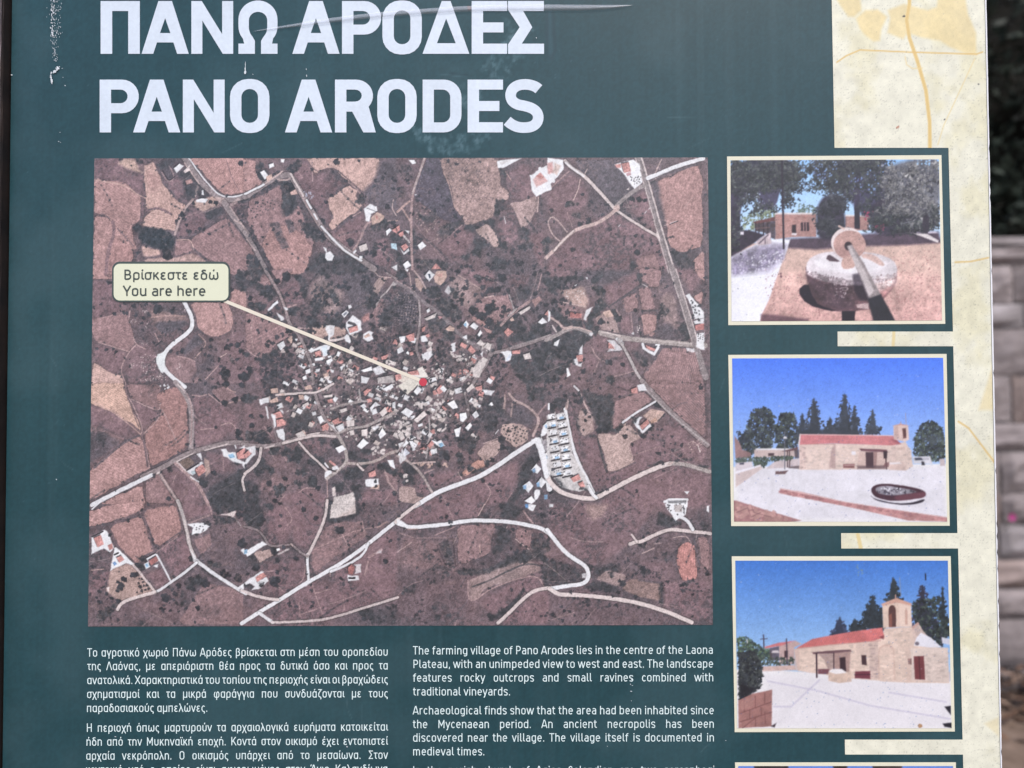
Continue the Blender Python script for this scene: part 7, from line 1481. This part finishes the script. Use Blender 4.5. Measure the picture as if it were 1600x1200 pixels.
# photographs in cream borders
FRM = print_mat('photo_border', rgba((240, 236, 214), PRINT), speck=.07, rough=.5)
photos = [(((1136, 244.5), (1471, 242.3), (1477, 506), (1138, 508)), ((1141.5, 250.5), (1467, 249), (1472, 500.5), (1143, 502)), paint_photo1, 'photograph of a stone olive mill under trees'),
          (((1138, 554.5), (1479, 553), (1484, 821.5), (1142.5, 822)), ((1144, 560), (1473.6, 559), (1480, 815.5), (1147, 815)), paint_photo2, 'photograph of a long church with red roof and white yard'),
          (((1143.3, 869.2), (1485.5, 869), (1492, 1143), (1148, 1144)), ((1149, 876), (1481, 876), (1487, 1138), (1152, 1138)), paint_photo3, 'photograph of the church bell tower seen from the corner')]
def paint_photo4():
    m = Ink(1152, 1196, 1490, 1450, .8, (110, 146, 224), seed=3)
    m.F((60, 52, 58), '1176,1190 1230,1190 1236,1260 1216,1300 1190,1300', fe=3, tex=.4); m.F((70, 56, 58), '1300,1190 1325,1190 1320,1215 1305,1215', fe=3, tex=.4); m.F((70, 58, 58), '1362,1190 1412,1190 1400,1230 1370,1230', fe=3, tex=.4)
    m.F((200, 180, 170), '1150,1330 1490,1320 1490,1460 1150,1460', fe=3, tex=.3); m.F((90, 96, 84), '1150,1290 1300,1270 1490,1300 1490,1335 1150,1340', fe=4, tex=.5); m.grain(.1, 1)
    return m
photos.append((((1148.5, 1191.2), (1493.5, 1191), (1500, 1462), (1152, 1463)), ((1153.5, 1197), (1489, 1197), (1495, 1456), (1157, 1457)), paint_photo4, 'photograph cut off at the lower edge, blue sky and tree tops'))
for outer, inner, fn, lb in photos:
    ph = fn().sheet('photograph', inner, .0005, INK, None); ph['label'] = lb
    on_board(ph)
    V, Fc = [], []
    shape(V, Fc, list(outer), [], lambda u, v: (u, v), .0003)
    sub(mesh_obj('photo_border', V, Fc, FRM), ph)

# titles and the two columns of text
TIT = print_mat('title_white', rgba((226, 237, 252), PRINT), speck=.10, scale=260, rough=.42); TXT = print_mat('text_white', rgba((232, 250, 252), .84), speck=.05)
for o in build_titles(None, TIT, .0003): on_board(o)
CAPH = 13.1
greek = [[('Το αγροτικό χωριό Πάνω Αρόδες βρίσκεται στη μέση του οροπεδίου', 136, 1026.0, 607, 1024.6), ('της Λαόνας, με απεριόριστη θέα προς τα δυτικά όσο και προς τα', 136, 1047.2, 607, 1046.0), ('ανατολικά. Χαρακτηριστικά του τοπίου της περιοχής είναι οι βραχώδεις', 135.6, 1069, 607, 1067.8), ('σχηματισμοί και τα μικρά φαράγγια που συνδυάζονται με τους', 135.3, 1090.7, 607, 1089.7), ('παραδοσιακούς αμπελώνες.', 135, 1112.6, None, 1111.6)],
         [('Η περιοχή όπως μαρτυρούν τα αρχαιολογικά ευρήματα κατοικείται', 134.6, 1143.5, 606.6, 1141.7), ('ήδη από την Μυκηναϊκή εποχή. Κοντά στον οικισμό έχει εντοπιστεί', 134.3, 1165.2, 606.6, 1163.8), ('αρχαία νεκρόπολη. Ο οικισμός υπάρχει από το μεσαίωνα. Στον', 134, 1187.2, 606.6, 1185.7), ('κεντρικό ναό ο οποίος είναι αφιερωμένος στον Άγιο Καλανδίωνα', 133.6, 1209, 606.4, 1207.6)]]
engl = [[('The farming village of Pano Arodes lies in the centre of the Laona', 644.8, 1022.7, 1115, 1021.6), ('Plateau, with an unimpeded view to west and east. The landscape', 644.8, 1043.9, 1115.4, 1043.2), ('features rocky outcrops and small ravines combined with', 645, 1065.2, 1115.8, 1064.6), ('traditional vineyards.', 645, 1086.8, None, 1086.2)],
        [('Archaeological finds show that the area had been inhabited since', 644.8, 1116.3, 1116.4, 1116.0), ('the Mycenaean period. An ancient necropolis has been', 644.8, 1137.8, 1116.6, 1137.2), ('discovered near the village. The village itself is documented in', 644.6, 1158.9, 1116.8, 1158.5), ('medieval times.', 644.6, 1180.4, None, 1180.0)],
        [('In the parish church of Agios Calandion are two sarcophagi', 644.4, 1210.2, 1117.4, 1209.4)]]
for para in greek: on_board(text_block('text_paragraph', para, CAPH, TXT, None, .0003, xs=XSG))
for para in engl: on_board(text_block('text_paragraph', para, CAPH, TXT, None, .0003, xs=XSE))

# wear: dried droppings, a crease in the film, small chips
WHT = print_mat('dried_white', rgba((226, 232, 240), .8), speck=.15, rough=.8)
def blots(name, items, off=.0006):
    V, Fc = [], []; r = np.random.default_rng(len(items) + 4)
    for x, y, a, b2 in items:
        n = 9; i = len(V)
        for k in range(n):
            t = k * 2 * math.pi / n; q = r.uniform(.55, 1.25); V.append(P(x + a * q * math.cos(t), y + b2 * q * math.sin(t), off))
        Fc.append(tuple(i + k for k in reversed(range(n))))
        off += 1e-6
    return on_board(mesh_obj(name, V, Fc, WHT))
r = np.random.default_rng(77); it = []
for k in range(230):
    v = r.uniform(-300, 480) ; t = (v + 300) / 800; c = 112 + 20 * max(0, v) / 480; hw = 20 if v < 150 else (14 if v < 280 else 9)
    u = c + 22 * (v < 270) + r.normal() * hw * 1.25; it.append((60 + u * .2, v * .2, r.uniform(.2, .55), r.uniform(.3, 1.4)))
    if v < 280 and r.random() < .6: it.append((60 + (110 + 8 * r.normal()) * .2, v * .2, r.uniform(.3, .9), r.uniform(.5, 2.2)))
for k in range(26):
    t = r.random(); it.append((60 + (165 - 50 * t + 5 * r.normal()) * .2, (515 + 55 * t + 5 * r.normal()) * .2, r.uniform(.8, 1.7), r.uniform(.6, 1.3)))
for k in range(22):
    t = r.random(); it.append((60 + (95 + 10 * t + 3 * r.normal()) * .2, (565 + 90 * t) * .2, r.uniform(.7, 1.4), r.uniform(.8, 1.9)))
chips = [(60 + 208 * .2, 668 * .2, 1, 1), (60 + 185 * .2, 533 * .2, .8, .6), (60 + 168 * .2, 1033 * .2, .7, .6), (60 + 158 * .2, 1105 * .2, .9, .8), (60 + 172 * .2, 1112 * .2, .7, .5), (60 + 192 * .2, 604 * .2, .7, .5)]
blots('dropping_streak', it)
for c in chips: blots('chip_mark', [c])
blots('dried_drip', [(383, 108, .8, 5), (383, 113.5, 1.9, 3.2), (383.3, 100, .45, 5)])
for c in [(478.5, 108, .5, 2), (479, 118, .6, 2.4)]: blots('dried_drip', [c])
for c in [(395, 116, .7, .7), (987, 1062, 1.4, 1), (985, 1069, .8, 1), (988, 1071, 1, .6), (986, 1080, 1.6, .8), (986.5, 1095, .8, .6), (542, 1166.5, 1, 1.5), (180, 1151, 1.6, .8), (1134, 1157, .7, .7), (949, 1166, .8, .5), (88, 749, .9, 1.2), (18, 117, 1.6, 1), (838, 59, .7, 1.2)]: blots('chip_mark', [c])
RST = print_mat('rust_brown', (.10, .05, .04, 1), rough=.8)
V, Fc = [], []
shape(V, Fc, [(729.5, 10.2), (732, 8.8), (736, 10), (737, 12.5), (735, 15.5), (731.5, 15), (730.5, 12.5)], [], lambda u, v: (u, v), .0005)
on_board(mesh_obj('rust_spot', V, Fc, RST, None))
# the crease: a raised sliver of lifted clear film
m, nt, b = new_mat('lifted_film')
out = nt.nodes['Material Output']; trn = N(nt, 'ShaderNodeBsdfTransparent'); mxs = N(nt, 'ShaderNodeMixShader'); lw = N(nt, 'ShaderNodeTexNoise', Scale=90.0, Detail=3.0); mr = N(nt, 'ShaderNodeMapRange')
mr.inputs['To Min'].default_value = .08; mr.inputs['To Max'].default_value = .40
nt.links.new(lw.outputs[0], mr.inputs[0]); nt.links.new(mr.outputs[0], mxs.inputs[0]); nt.links.new(trn.outputs[0], mxs.inputs[1]); nt.links.new(b.outputs[0], mxs.inputs[2]); nt.links.new(mxs.outputs[0], out.inputs['Surface'])
b.inputs['Base Color'].default_value = (.78, .80, .90, 1); b.inputs['Roughness'].default_value = .16; b.inputs['Specular IOR Level'].default_value = .9
ctr = [(395, 49, .3), (420, 45.5, 2.6), (470, 38.5, 5), (520, 31.5, 6.5), (580, 24.5, 7), (650, 18.5, 7), (720, 14.2, 7.4), (790, 12.2, 7.6), (860, 11.8, 8), (910, 12, 7.5), (950, 11, 5.5), (975, 9.3, 3), (988, 8, .3)]
V, Fc = [], []; nv = 9
cs = []
for i in range(len(ctr) - 1):
    for s in range(6):
        t = s / 6.0; cs.append([a + (b2 - a) * t for a, b2 in zip(ctr[i], ctr[i + 1])])
cs.append(list(ctr[-1]))
for x, y, h in cs:
    for k in range(nv):
        t = k / (nv - 1) * 2 - 1; V.append(P(x, y + t * h * .6, .0007 + .0016 * (1 - t * t) * min(1, h / 6)))
for i in range(len(cs) - 1):
    for k in range(nv - 1): Fc.append((i * nv + k + 1, (i + 1) * nv + k + 1, (i + 1) * nv + k, i * nv + k))
on_board(mesh_obj('film_crease', V, Fc, m, None, smooth=True))

build_ground(); build_wall(); build_hedge(); build_litter(); build_flower(); build_post()
